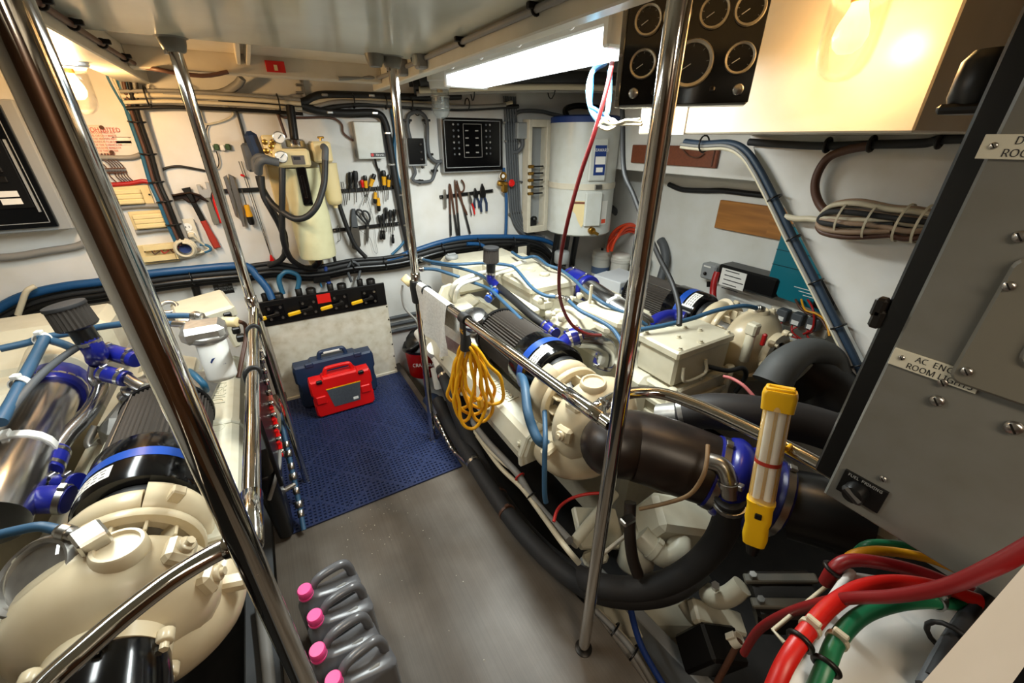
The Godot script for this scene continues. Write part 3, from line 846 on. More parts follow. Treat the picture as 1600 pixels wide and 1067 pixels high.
	t = bundle("cable_run", "thick run of black and blue cables sweeping across the back wall", [
		[bl, 0.022, "cable_blue"], [bk, 0.026, "rubber"], [shifted(bk, V(0, -0.045, 0.0)), 0.02, "rubber"], [shifted(bk, V(0, -0.02, 0.03)), 0.019, "black"], [shifted(bk, V(0, 0.03, 0.012)), 0.014, "rubber"],
		[[V(0.596, 0.832, -2.86), V(0.732, 0.861, -2.85), V(0.873, 0.896, -2.84), V(1.068, 0.935, -2.83), V(1.274, 0.945, -2.83), V(1.667, 0.908, -2.83), V(1.949, 0.856, -2.83), V(2.112, 0.785, -2.82)], 0.019, "cable_blue"],
		[[V(1.258, 0.905, -2.8), V(1.365, 0.888, -2.8), V(1.42, 0.846, -2.78)], 0.014, "cable_blue"]],
		[[bk[6] + V(0, -0.005, 0.01), V(1, 0.05, 0), 0.043], [bk[7] + V(0, -0.005, 0.01), V(1, 0.05, 0), 0.043], [bk[11] + V(0, -0.005, 0.01), V(1, 0.1, 0), 0.043], [bk[12] + V(0, -0.005, 0.01), V(1, 0.1, 0), 0.043], [bk[13] + V(0, 0, 0.01), V(1, 0.3, 0), 0.048], [bk[14] + V(0, 0, 0.01), V(1, 0.2, 0), 0.048], [bk[15] + V(0, 0, 0.01), V(1, 0.1, 0), 0.048], [bk[16] + V(0, 0, 0.01), V(1, 0, 0), 0.048]])
	cable("clipped_cable", "grey cable with clips across the wall under the breaker panel", [V(-1.181, 1.104, -2.88), V(-1.075, 1.102, -2.88), V(-0.982, 1.112, -2.88), V(-0.873, 1.121, -2.88), V(-0.827, 1.135, -2.88), V(-0.803, 1.156, -2.89)], 0.018, "cable_grey", "short cables on the left wall")
	cable("clipped_cable", "white strap draped over the blue cable at the far left", [V(-1.043, 0.97, -2.79), V(-1.076, 0.953, -2.78), V(-1.116, 0.895, -2.78), V(-1.148, 0.845, -2.78)], 0.012, "cable_white", "short cables on the left wall")
	cable("clipped_cable", "dark cable dropping below the main run right of the left pole A loom", [V(-0.434, 0.945, -2.87), V(-0.446, 0.871, -2.87), V(-0.45, 0.813, -2.87), V(-0.453, 0.762, -2.87)], 0.02, "dark_steel", "short cables on the left wall").set_meta("label", "dark flat cable dropping below the blue cable near the black placard")
	t = thing("placard", "small black placard on the wall below the blue cable", "sign", V(-0.316, 0.813, -2.9))
	part(t, "board", box2(V(-0.369, 0.843, -2.896), V(-0.272, 0.765, -2.9), 0.001), "black")
	board_text(t, "NOTICE\nCLOSE VALVES BEFORE\nSERVICING FILTERS", 0.01, V(-0.317, 0.806, -2.895), "grey_paint", 1)
	purifier()
	# grey control box with a name plate
	t = thing("control_box", "light grey control box with a small dark name plate", "control box", V(0.67, 1.6, -2.9))
	part(t, "case", box2(V(0.571, 1.706, -2.84), V(0.733, 1.502, -2.9), 0.004), "grey_paint")
	part(t, "cover", box2(V(0.573, 1.703, -2.832), V(0.734, 1.499, -2.84), 0.003), "tank")
	var np := part(t, "name_plate", box2(V(0.647, 1.533, -2.83), V(0.739, 1.51, -2.832), 0), "black")
	part(np, "emblem", moved(plate(circle(0.009, 16), 0.001), at(V(0.657, 1.522, -2.829))), "red_sign")
	part(np, "lettering", text("Xtronic", 0.012, 0.0006), "print_white", at(V(0.704, 1.521, -2.829)))
	part(t, "tail_cable", tube([V(0.677, 1.502, -2.86), V(0.684, 1.46, -2.88), V(0.696, 1.422, -2.885)], 0.007, 6), "dark_steel")
	# small dark box behind the middle pole
	t = thing("gauge_box", "small dark instrument box just right of the middle pole", "instrument box", V(0.97, 1.531, -2.9))
	part(t, "case", box2(V(0.883, 1.615, -2.84), V(1.012, 1.45, -2.9), 0.003), "grey_paint")
	var fp := part(t, "front", box2(V(0.888, 1.615, -2.83), V(0.997, 1.463, -2.84), 0.002), "screen")
	for k in 4:
		part(fp, "knob", cyl(V(0.973, 1.578, -2.83) + V(0, -0.045 * k, 0), V(0.97, 1.578, -2.822) + V(0, -0.045 * k, 0), 0.009, 12, 0.001), "dark_steel")
	conduit("conduit", [V(0.918, 1.608, -2.86), V(0.908, 1.674, -2.86), V(0.915, 1.731, -2.86), V(0.939, 1.756, -2.86), V(0.981, 1.765, -2.86), V(1.022, 1.748, -2.86), V(1.04, 1.705, -2.86), V(1.032, 1.581, -2.86), V(1.039, 1.515, -2.86), V(1.077, 1.475, -2.86), V(1.123, 1.474, -2.86)], 0.0125, "hose_grey", "grey conduit looping over the small dark instrument box", [V(0.912, 1.71, -2.86), V(0.981, 1.761, -2.86), V(1.036, 1.712, -2.86), V(1.039, 1.511, -2.86)])
	conduit("conduit", [V(0.922, 1.451, -2.86), V(0.93, 1.408, -2.86), V(0.909, 1.372, -2.86), V(0.937, 1.351, -2.86), V(1.029, 1.351, -2.86), V(1.059, 1.383, -2.86), V(1.078, 1.435, -2.86), V(1.104, 1.467, -2.86)], 0.0105, "hose_grey", "grey conduit curving under the small dark instrument box", [V(0.955, 1.35, -2.86), V(1.066, 1.411, -2.86)])
	# black display panel
	t = thing("display_panel", "large black display panel with a white line diagram", "display panel", V(1.389, 1.579, -2.9))
	part(t, "case", box2(V(1.123, 1.735, -2.83), V(1.573, 1.401, -2.9), 0.004), "grey_paint")
	var dp := part(t, "front", box2(V(1.128, 1.738, -2.82), V(1.583, 1.41, -2.83), 0.003), "black_gloss")
	var a := V(1.14, 1.724, -2.82)
	var b := V(1.562, 1.432, -2.82)
	for q in [[a.x, a.y, b.x, a.y - 0.004], [a.x, b.y + 0.004, b.x, b.y], [a.x, a.y, a.x + 0.004, b.y], [b.x - 0.004, a.y, b.x, b.y]]:
		part(dp, "border_line", box2(V(q[0], q[1], -2.8205), V(q[2], q[3], -2.8192), 0), "grey_paint")
	var mx := (a.x + b.x) * 0.5 - 0.01
	var my := (a.y + b.y) * 0.5 + 0.02
	for q in [[-0.065, 0.105, 0.075, 0.102], [-0.065, -0.1, 0.075, -0.103], [-0.065, 0.105, -0.062, -0.103], [0.072, 0.105, 0.075, -0.103]]:
		part(dp, "diagram_frame", box2(V(mx + q[0], my + q[1], -2.8205), V(mx + q[2], my + q[3], -2.8192), 0), "cable_grey")
	for k in 4:
		for j in 2:
			part(dp, "diagram_mark", box2(V(mx - 0.05 + 0.075 * j, my + 0.068 - 0.045 * k, -2.8205), V(mx - 0.026 + 0.075 * j, my + 0.06 - 0.045 * k, -2.8192), 0), "cable_grey")
	for k in 6:
		for j in 4:
			part(dp, "indicator", moved(plate(circle(0.007, 8), 0.001), at(V(mx + [-0.135, -0.1, 0.11, 0.14][j], my + 0.1 - 0.036 * k, -2.8192))), "hose_grey" if (k + j) % 3 else "cable_grey")
	# conduits right of the display
	for k in 5:
		var o := V(0.021 * k, 0, 0)
		var r := 0.0105
		conduit("conduit", [V(1.626, 1.88, -2.87) + o, V(1.64, 1.682, -2.87) + o, V(1.65, 1.471, -2.87) + o, V(1.667, 1.244, -2.87) + o, V(1.684, 1.075, -2.87) + o, V(1.733, 0.967, -2.86) + o, V(1.814, 0.899, -2.85) + o, V(1.91, 0.864, -2.84) + o], r, "hose_grey", ["grey conduit nearest the display panel in the row of five", "second grey conduit from the display in the row of five", "middle grey conduit in the row of five right of the display", "fourth grey conduit from the display in the row of five", "rightmost grey conduit in the row of five beside the junction box"][k], [V(1.635, 1.711, -2.87) + o, V(1.651, 1.591, -2.87) + o, V(1.684, 1.075, -2.87) + o], "steel").set_meta("group", "row of conduits right of the display")
	t = thing("water_regulator", "small pressure gauge and red valve above a blue pipe", "regulator", V(1.65, 1.314, -2.88))
	part(t, "pipe", tube([V(1.6, 1.421, -2.84), V(1.61, 1.319, -2.84), V(1.621, 1.203, -2.84), V(1.62, 1.036, -2.84), V(1.614, 0.922, -2.84)], 0.0125, 10), "cable_blue")
	part(t, "tee", join([cyl(V(1.544, 1.318, -2.83), V(1.621, 1.305, -2.83), 0.02, 12, 0.003), moved(rbox(V(0.045, 0.06, 0.04), 0.008), at(V(1.599, 1.279, -2.83)))]), "brass")
	var gg := part(t, "gauge", moved(lathe([Vector2(0, 0), Vector2(0.03, 0), Vector2(0.031, 0.012), Vector2(0.027, 0.014), Vector2(0, 0.012)], 20), xf_dir(V(1.583, 1.365, -2.83), V(0, 0, 1))), "brass")
	part(gg, "face", moved(plate(circle(0.026, 18), 0.001), at(V(1.575, 1.366, -2.817))), "paper")
	part(t, "handwheel", moved(lathe([Vector2(0, 0), Vector2(0.025, 0), Vector2(0.027, 0.006), Vector2(0.02, 0.014), Vector2(0.008, 0.012), Vector2(0, 0.012)], 16), xf_dir(V(1.655, 1.314, -2.82), V(0, 0, 1))), "red_plastic")
	part(t, "thin_pipe", tube([V(1.707, 1.317, -2.86), V(1.782, 1.313, -2.87), V(1.813, 1.283, -2.88), V(1.816, 1.138, -2.88), V(1.826, 0.944, -2.88)], 0.006, 8), "hose_grey")
	t = thing("junction_box", "grey junction box between the conduits and the water heater", "junction box", V(1.806, 1.672, -2.9))
	part(t, "case", box2(V(1.707, 1.719, -2.82), V(1.808, 1.612, -2.9), 0.006), "grey_paint")
	part(t, "elbow", tube([V(1.765, 1.612, -2.85), V(1.766, 1.565, -2.85), V(1.739, 1.531, -2.86), V(1.689, 1.522, -2.87)], 0.015, 10), "hose_grey")
	part(t, "conduit_pipe", tube([V(1.705, 1.683, -2.87), V(1.704, 1.744, -2.87), V(1.731, 1.781, -2.87), V(1.796, 1.795, -2.87), V(1.93, 1.795, -2.86), V(2.022, 1.78, -2.85), V(2.124, 1.76, -2.8)], 0.013, 10), "hose_grey")
	water_heater()
	valve_station()

func coil(c: Vector3, r: float, turns: float, gap: float) -> Array:
	var o := []
	var n := int(turns * 12)
	for k in n + 1:
		var a := TAU * k / 12.0
		o.append(c + V(cos(a) * (r - 0.006 * k / 12.0), sin(a) * (r - 0.006 * k / 12.0), gap * k / 12.0))
	return o

func purifier() -> void:
	# cream oil purifier with gauges, filter bowl and black hoses
	var c := V(0.225, 0, -2.74)
	var yb := V(0.213, 0.956, -2.74).y
	var yt := V(0.23, 1.466, -2.74).y
	var t := thing("oil_purifier", "tall cream oil purifier with gauges and black hoses on the wall", "purifier", V(c.x, yb, c.z))
	part(t, "canister", moved(lathe([Vector2(0, yb), Vector2(0.085, yb), Vector2(0.1, yb + 0.006), Vector2(0.104, yb + 0.02), Vector2(0.108, yb + (yt - yb) * 0.5), Vector2(0.1, yb + (yt - yb) * 0.62), Vector2(0.1, yt), Vector2(0, yt)], 32), at(c)), "filter_cream")
	part(t, "mount_plate", moved(plate([Vector2(-0.13, 0.33), Vector2(0.06, 0.33), Vector2(0.06, -0.34), Vector2(-0.02, -0.34), Vector2(-0.06, -0.06), Vector2(-0.13, 0.06)], 0.05, 0.004), at(V(c.x - 0.03, (yb + yt) * 0.5, -2.85))), "beige_plastic")
	part(t, "sight_glass", moved(rbox(V(0.05, 0.2, 0.02), 0.006), at(V(0.221, 1.374, -2.64))), "black_gloss")
	part(t, "sight_tube", moved(rbox(V(0.018, 0.12, 0.01), 0.004), at(V(0.217, 1.375, -2.63))), "glass")
	var hd := part(t, "head", box2(V(0.102, 1.564, -2.64), V(0.28, 1.473, -2.85), 0.012), "beige_plastic")
	part(hd, "plate", box2(V(0.188, 1.532, -2.637), V(0.25, 1.487, -2.64), 0.001), "steel")
	part(hd, "plate_print", box2(V(0.196, 1.526, -2.636), V(0.23, 1.51, -2.637), 0), "print_dark")
	part(t, "manifold_block", box2(V(0.07, 1.629, -2.68), V(0.156, 1.484, -2.85), 0.008), "beige_plastic")
	for q in [V(0.082, 1.596, -2.68), V(0.118, 1.596, -2.68), V(0.107, 1.575, -2.68), V(0.078, 1.554, -2.68), V(0.109, 1.544, -2.68)]:
		part(t, "port", cyl(q - V(0, 0, 0.01), q + V(0, 0, 0.004), 0.014, 12, 0.002), "brass")
	for q in [V(0.151, 1.617, -2.66), V(0.14, 1.527, -2.62)]:
		var g := part(t, "gauge", moved(lathe([Vector2(0, -0.02), Vector2(0.028, -0.02), Vector2(0.03, 0), Vector2(0.03, 0.008), Vector2(0.027, 0.01), Vector2(0, 0.008)], 22), xf_dir(q, V(0, 0, 1))), "steel")
		part(g, "face", moved(plate(circle(0.025, 18), 0.001), at(q + V(0, 0, 0.0105))), "paper")
		part(g, "needle", moved(rbox(V(0.003, 0.026, 0.001), 0), at(q + V(0.003, 0.004, 0.012), V(0, 0, -0.8))), "print_dark")
	# top pipe and castle nut
	part(t, "riser", cyl(V(0.228, 1.589, -2.74), V(0.246, 1.771, -2.78), 0.022, 14), "dark_steel")
	part(t, "castle_nut", moved(lathe([Vector2(0, 0), Vector2(0.045, 0), Vector2(0.048, 0.006), Vector2(0.048, 0.035), Vector2(0.04, 0.04), Vector2(0, 0.04)], 10), at(V(0.23, 1.57, -2.74))), "chrome")
	# filter head to the right with a bowl
	part(t, "bowl_head", join([box2(V(0.301, 1.599, -2.66), V(0.399, 1.492, -2.85), 0.01)]), "beige_plastic")
	part(t, "bowl", moved(lathe([Vector2(0, -0.25), Vector2(0.012, -0.25), Vector2(0.014, -0.235), Vector2(0.038, -0.225), Vector2(0.046, -0.2), Vector2(0.048, -0.02), Vector2(0.05, 0), Vector2(0, 0)], 22), at(V(0.379, 1.485, -2.76))), "beige_plastic")
	part(t, "wing_nut", join([moved(rbox(V(0.035, 0.012, 0.008), 0.003), at(V(0.364, 1.618, -2.74))), cyl(V(0.361, 1.602, -2.74), V(0.364, 1.618, -2.74), 0.006, 8)]), "brass")
	part(t, "elbow", tube([V(0.354, 1.574, -2.63), V(0.359, 1.562, -2.61), V(0.352, 1.534, -2.6), V(0.347, 1.509, -2.6)], 0.018, 12), "hose_grey")
	part(t, "hose", tube([V(0.347, 1.509, -2.6), V(0.323, 1.414, -2.58), V(0.295, 1.351, -2.56), V(0.252, 1.282, -2.54), V(0.194, 1.232, -2.54), V(0.136, 1.221, -2.56), V(0.089, 1.249, -2.6), V(0.043, 1.295, -2.66), V(0.016, 1.369, -2.7), V(0.014, 1.433, -2.7)], 0.017, 12), "rubber")
	part(t, "hose", tube([V(0.131, 1.476, -2.6), V(0.104, 1.357, -2.6), V(0.067, 1.19, -2.62), V(0.054, 1.077, -2.66), V(0.072, 0.963, -2.74), V(0.132, 0.888, -2.8), V(0.205, 0.861, -2.83)], 0.016, 12), "rubber")
	part(t, "hose", tube([V(0.026, 1.434, -2.68), V(0.014, 1.338, -2.68), V(0.034, 1.253, -2.68), V(0.056, 1.157, -2.72), V(0.062, 1.037, -2.76), V(0.022, 0.956, -2.8), V(-0.054, 0.917, -2.84)], 0.016, 12), "rubber")
	part(t, "hose", tube([V(0.019, 1.35, -2.72), V(0.032, 1.275, -2.72), V(0.059, 1.186, -2.76), V(0.072, 1.085, -2.8), V(0.045, 0.983, -2.84)], 0.014, 12), "black")
	part(t, "hose", tube([V(0.408, 1.279, -2.84), V(0.421, 1.181, -2.84), V(0.443, 1.059, -2.84), V(0.469, 0.972, -2.84), V(0.522, 0.891, -2.84)], 0.014, 12), "rubber")
	part(t, "drain_hose", tube([V(0.307, 1.282, -2.8), V(0.31, 1.155, -2.82), V(0.32, 0.99, -2.84), V(0.325, 0.881, -2.85)], 0.01, 10), "rubber")
	# blue valve body and grey elbows at the left
	part(t, "blue_valve", moved(rbox(V(0.06, 0.14, 0.06), 0.02), at(V(0.032, 1.578, -2.74), V(0, 0, 0.15))), "navy_plastic")
	part(t, "grey_block", moved(rbox(V(0.06, 0.14, 0.08), 0.012), at(V(-0.002, 1.521, -2.78))), "hose_grey")
	part(t, "elbow", tube([V(0.121, 1.501, -2.6), V(0.09, 1.508, -2.6), V(0.054, 1.515, -2.6), V(0.03, 1.496, -2.62), V(0.017, 1.451, -2.66)], 0.02, 12), "hose_grey")
	part(t, "elbow", tube([V(0.075, 1.518, -2.66), V(0.039, 1.527, -2.68), V(0.014, 1.505, -2.7), V(0.007, 1.456, -2.7)], 0.018, 12), "hose_grey")
	part(t, "elbow", tube([V(0.218, 0.947, -2.74), V(0.219, 0.918, -2.76), V(0.195, 0.887, -2.8)], 0.02, 12), "black")

func water_heater() -> void:
	# x centre from its two edges; it hangs from the wall in a white frame
	var c := V(2.15, 0, -2.6)
	var yt := 1.715
	var yb := 0.95
	var r := 0.25
	var t := thing("water_heater", "large white water heater tank strapped in the back right corner", "water heater", V(c.x, yb, c.z))
	part(t, "tank", moved(lathe([Vector2(0, yb), Vector2(r - 0.015, yb), Vector2(r, yb + 0.012), Vector2(r, yt), Vector2(0, yt)], 48), at(c)), "tank")
	part(t, "rim", moved(lathe([Vector2(0, yt), Vector2(r + 0.004, yt), Vector2(r + 0.004, yt + 0.035), Vector2(r - 0.02, yt + 0.045), Vector2(0, yt + 0.045)], 48), at(c)), "print_blue")
	var st := part(t, "strap", moved(lathe([Vector2(r, 1.285), Vector2(r + 0.006, 1.285), Vector2(r + 0.006, 1.325), Vector2(r, 1.325)], 48), at(c)), "off_white")
	part(st, "buckle", moved(rbox(V(0.06, 0.035, 0.02), 0.004), Transform3D(Basis(Vector3.UP, -0.2), c + V(-0.05, 1.305, 0.252))), "steel")
	# element covers and labels on the front, turned towards the aisle
	for q in [[-0.28, 1.345, 1.62], [-0.3, 1.03, 1.27]]:
		var an: float = q[0]
		var b := Basis(Vector3.UP, an)
		var cv := part(t, "element_cover", moved(rbox(V(0.13, q[2] - q[1], 0.03), 0.008), Transform3D(b, c + b * V(0, (q[1] + q[2]) * 0.5, r + 0.004))), "tank")
		if q[1] > 1.3:
			part(cv, "label", moved(rbox(V(0.085, 0.19, 0.002), 0), Transform3D(b, c + b * V(0.01, 1.48, r + 0.02))), "print_blue")
			part(cv, "label_panel", moved(rbox(V(0.075, 0.05, 0.002), 0), Transform3D(b, c + b * V(0.012, 1.48, r + 0.0212))), "paper")
			part(cv, "label_panel", moved(rbox(V(0.05, 0.03, 0.002), 0), Transform3D(b, c + b * V(0.01, 1.42, r + 0.0212))), "paper")
			part(cv, "lettering", text("SEAWARD", 0.018, 0.0006), "print_white", Transform3D(b, c + b * V(0.012, 1.545, r + 0.0213)))
	var b2 := Basis(Vector3.UP, -0.72)
	part(t, "torn_label", moved(plate([Vector2(-0.05, 0.09), Vector2(0.05, 0.09), Vector2(0.05, -0.06), Vector2(0.03, -0.1), Vector2(0.0, -0.05), Vector2(-0.02, 0.0), Vector2(-0.045, 0.02)], 0.003), Transform3D(b2, c + b2 * V(0.0, 1.12, r + 0.004))), "beige_plastic")
	part(t, "torn_label_print", moved(plate([Vector2(-0.045, 0.085), Vector2(0.045, 0.085), Vector2(0.045, 0.07), Vector2(-0.045, 0.07)], 0.001), Transform3D(b2, c + b2 * V(0.0, 1.12, r + 0.0055))), "leather")
	var b3 := Basis(Vector3.UP, 0.12)
	part(t, "rating_label", moved(rbox(V(0.06, 0.17, 0.002), 0), Transform3D(b3, c + b3 * V(0, 1.12, r + 0.002))), "paper")
	part(t, "rating_mark", moved(rbox(V(0.045, 0.03, 0.001), 0), Transform3D(b3, c + b3 * V(0, 1.06, r + 0.0035))), "orange_hose")
	var dv := part(t, "drain_valve", join([cyl(c + V(-0.07, 1.0, r - 0.02), c + V(-0.08, 1.0, r + 0.02), 0.026, 16, 0.003), cyl(c + V(-0.075, 0.995, r + 0.015), c + V(-0.04, 0.975, r + 0.04), 0.011, 10)]), "brass")
	part(t, "pipe", tube([V(1.98, 1.75, -2.6), V(2.0, 1.8, -2.65), V(2.15, 1.83, -2.7), V(2.35, 1.82, -2.7)], 0.02, 10), "dark_steel")
	# white frame with valve board at its left
	t = thing("frame_cabinet", "open white frame with small valves left of the water heater", "frame", V(1.898, 1.375, -2.85))
	var fa := V(1.786, 1.74, -2.8)
	var fb := V(1.996, 0.931, -2.8)
	part(t, "back_board", box2(V(fa.x + 0.01, fb.y, -2.9), V(fb.x + 0.02, fa.y, -2.87), 0.002), "grey_paint")
	for q in [[fa.x, fb.y, fa.x + 0.03, fa.y], [fb.x - 0.05, fb.y, fb.x + 0.02, fa.y]]:
		part(t, "post", box2(V(q[0], q[1], -2.88), V(q[2], q[3], -2.79), 0.003), "off_white")
	for q in [[fa.y - 0.05, fa.y], [fb.y, fb.y + 0.05]]:
		part(t, "cross_piece", box2(V(fa.x + 0.03, q[0], -2.88), V(fb.x - 0.05, q[1], -2.79), 0.003), "off_white")
	for k in 5:
		var y := lerpf(V(1.834, 1.425, -2.8).y, V(1.84, 1.232, -2.8).y, k / 4.0)
		var vv := part(t, "valve", cyl(V(fa.x + 0.0, y, -2.79), V(fa.x + 0.05, y, -2.79), 0.012, 10, 0.002), "brass")
		part(vv, "lever", box2(V(fa.x + 0.04, y - 0.005, -2.79), V(fa.x + 0.13, y + 0.006, -2.776), 0.002), "black")
	part(t, "plug_pile", join([moved(rbox(V(0.07, 0.05, 0.05), 0.015), at(V(fa.x + 0.07, fb.y + 0.07, -2.82))), moved(rbox(V(0.05, 0.04, 0.05), 0.012), at(V(fa.x + 0.08, fb.y + 0.1, -2.82), V(0, 0.4, 0.3)))]), "black")

func valve_station() -> void:
	# white box against the wall with a black strip of four yellow-handled valves
	var t := thing("valve_station", "white box panel with a black strip of four yellow-handled valves", "valve panel", V(0.22, 0, -2.8))
	var pa := V(-0.157, 0.712, -2.75)
	var pb := V(0.594, 0.573, -2.75)
	part(t, "board", box2(V(-0.155, 0.004, -2.79), V(0.6, 0.575, -2.752), 0.003), "stained_white")
	var st := part(t, "black_strip", box2(V(-0.16, 0.565, -2.762), V(0.595, 0.725, -2.745), 0.002), "black")
	var xs := [V(-0.079, 0.636, -2.74), V(0.111, 0.636, -2.74), V(0.3, 0.643, -2.74), V(0.491, 0.639, -2.74)]
	for i in 4:
		var q: Vector3 = xs[i]
		q.y = 0.645
		var bp := part(t, "valve_plate", moved(rbox(V(0.1, 0.105, 0.008), 0.002), at(q + V(-0.005, 0, -0.002))), "black_gloss")
		for s in [[-1, 1], [1, 1], [-1, -1], [1, -1]]:
			part(bp, "bolt", cyl(q + V(s[0] * 0.032 - 0.005, s[1] * 0.034, 0.002), q + V(s[0] * 0.032 - 0.005, s[1] * 0.034, 0.01), 0.008, 8), "steel")
		part(bp, "spindle", cyl(q, q + V(0, 0, 0.026), 0.015, 12, 0.002), "dark_steel")
		var hd := part(t, "handle", moved(rbox(V(0.13, 0.018, 0.006), 0.002), at(q + V(-0.05, -0.008, 0.024), V(0, 0, 0.12))), "dark_steel")
		part(hd, "grip", moved(rbox(V(0.075, 0.026, 0.016), 0.006), at(q + V(-0.095, -0.014, 0.024), V(0, 0, 0.12))), "yellow_plastic")
		part(t, "valve_body", join([cyl(V(q.x, 0.645, -2.76), V(q.x, 0.645, -2.86), 0.045, 14, 0.006), cyl(V(q.x + 0.03, 0.66, -2.81), V(q.x + 0.03, 0.748, -2.81), 0.03, 14, 0.006), cyl(V(q.x - 0.04, 0.66, -2.82), V(q.x - 0.04, 0.755, -2.82), 0.02, 12, 0.003)]), "dark_steel")
	part(t, "red_plate", box2(V(0.162, 0.717, -2.744), V(V(0.243, 0.657, -2.744).x, V(0.243, 0.657, -2.744).y, -2.748), 0), "red_sign")
	for k in 6:
		part(t, "screw", cyl(V(0.592, 0.05 + 0.1 * k, -2.752), V(0.592, 0.05 + 0.1 * k, -2.748), 0.005, 8), "dark_steel")
	part(t, "base_rail", box2(V(-0.16, 0.003, -2.752), V(0.6, 0.03, -2.742), 0.002), "trim_paint")
	# looping hoses over the strip
	cable("valve_hose", "blue hose arching between the two left valves", [V(xs[0].x + 0.06, 0.735, -2.82), V(xs[0].x + 0.06, 0.83, -2.82), V(xs[0].x + 0.11, 0.87, -2.82), V(xs[0].x + 0.17, 0.83, -2.82), V(xs[1].x - 0.045, 0.745, -2.82)], 0.015, "cable_teal", "hoses over the valve strip", 6, "hose")
	cable("valve_hose", "clear grey hose arching to the right valve", [V(xs[2].x + 0.1, 0.74, -2.83), V(xs[2].x + 0.09, 0.83, -2.83), V(xs[2].x + 0.13, 0.875, -2.83), V(xs[2].x + 0.17, 0.83, -2.83), V(xs[3].x - 0.05, 0.745, -2.82)], 0.009, "hose_grey", "hoses over the valve strip", 6, "hose")
	cable("valve_hose", "dark blue hose rising behind the third valve to the black bundle", [V(xs[2].x - 0.04, 0.745, -2.83), V(xs[2].x - 0.045, 0.8, -2.84), V(xs[2].x - 0.04, 0.87, -2.85)], 0.015, "print_blue", "hoses over the valve strip", 6, "hose")
	cable("valve_hose", "thin pale blue tube rising from the third valve", [V(xs[2].x - 0.09, 0.735, -2.83), V(xs[2].x - 0.1, 0.79, -2.84), V(xs[2].x - 0.16, 0.85, -2.86), V(xs[2].x - 0.25, 0.86, -2.87)], 0.006, "cable_teal", "hoses over the valve strip", 6, "hose")
	solo("terminal_block", "small black block hanging under the big cable bundle", "block", moved(rbox(V(0.1, 0.05, 0.05), 0.004), at(V(0.221, 0.795, -2.84))), "black")
	# grey conduits low on the wall right of the station
	for k in 3:
		cable("grey_conduit", ["upper grey conduit low on the wall right of the valve box", "middle grey conduit low on the wall right of the valve box", "lower grey conduit low on the wall right of the valve box"][k], [V(0.605, 0.4 - 0.055 * k, -2.88), V(0.9, 0.4 - 0.055 * k, -2.88), V(1.4, 0.38 - 0.055 * k, -2.88)], 0.014, "hose_grey", "low conduits on the back wall", 2, "conduit")

# ---------------------------------------------------------------- tools on the wall
func wall_xf(p: Vector3, q: Vector3) -> Transform3D:
	# frame on the wall: origin p, y axis from p towards q, z axis out of the wall
	var y := q - p
	y.z = 0
	y = y.normalized()
	return Transform3D(Basis(y.cross(Vector3.BACK), y, Vector3.BACK), p)

func driver(label: String, tip: Vector3, top: Vector3, hl: float, hr: float, m: String, m2: String, group: String) -> void:
	# screwdriver from the tip of the blade to the end of the handle
	var l := Vector2(tip.x - top.x, tip.y - top.y).length()
	var t := thing("screwdriver", label, "screwdriver", tip, group)
	var x := wall_xf(tip, top)
	part(t, "shaft", moved(lathe([Vector2(0, 0), Vector2(0.003, 0.0), Vector2(0.0032, l - hl), Vector2(0, l - hl)], 8), x), "tool_steel")
	part(t, "handle", moved(lathe([Vector2(0, l - hl), Vector2(hr * 0.7, l - hl), Vector2(hr * 0.75, l - hl * 0.85), Vector2(hr * 0.62, l - hl * 0.72), Vector2(hr, l - hl * 0.5), Vector2(hr, l - hl * 0.12), Vector2(hr * 0.75, l), Vector2(0, l)], 12), x), m)
	if m2 != "":
		part(t, "collar", moved(lathe([Vector2(hr * 0.5, l - hl * 1.02), Vector2(hr * 0.8, l - hl), Vector2(hr * 0.85, l - hl * 0.85), Vector2(hr * 0.8, l - hl * 0.7), Vector2(hr * 1.04, l - hl * 0.5), Vector2(hr * 1.04, l - hl * 0.42), Vector2(hr * 0.8, l - hl * 0.4)], 12), x), m2)

func mag_bar(label: String, a: Vector3, b: Vector3) -> void:
	var t := thing("magnetic_bar", label, "tool bar", a, "magnetic tool bars")
	var c := (a + b) * 0.5
	part(t, "bar", moved(rbox(V(a.distance_to(b), 0.022, 0.016), 0.002), Transform3D(Basis(Vector3.BACK, atan2(b.y - a.y, b.x - a.x)), c)), "black")
	for q in [a, b]:
		part(t, "screw", cyl(q.lerp(c, 0.03) + V(0, 0, 0.006), q.lerp(c, 0.03) + V(0, 0, 0.011), 0.005, 8), "steel")

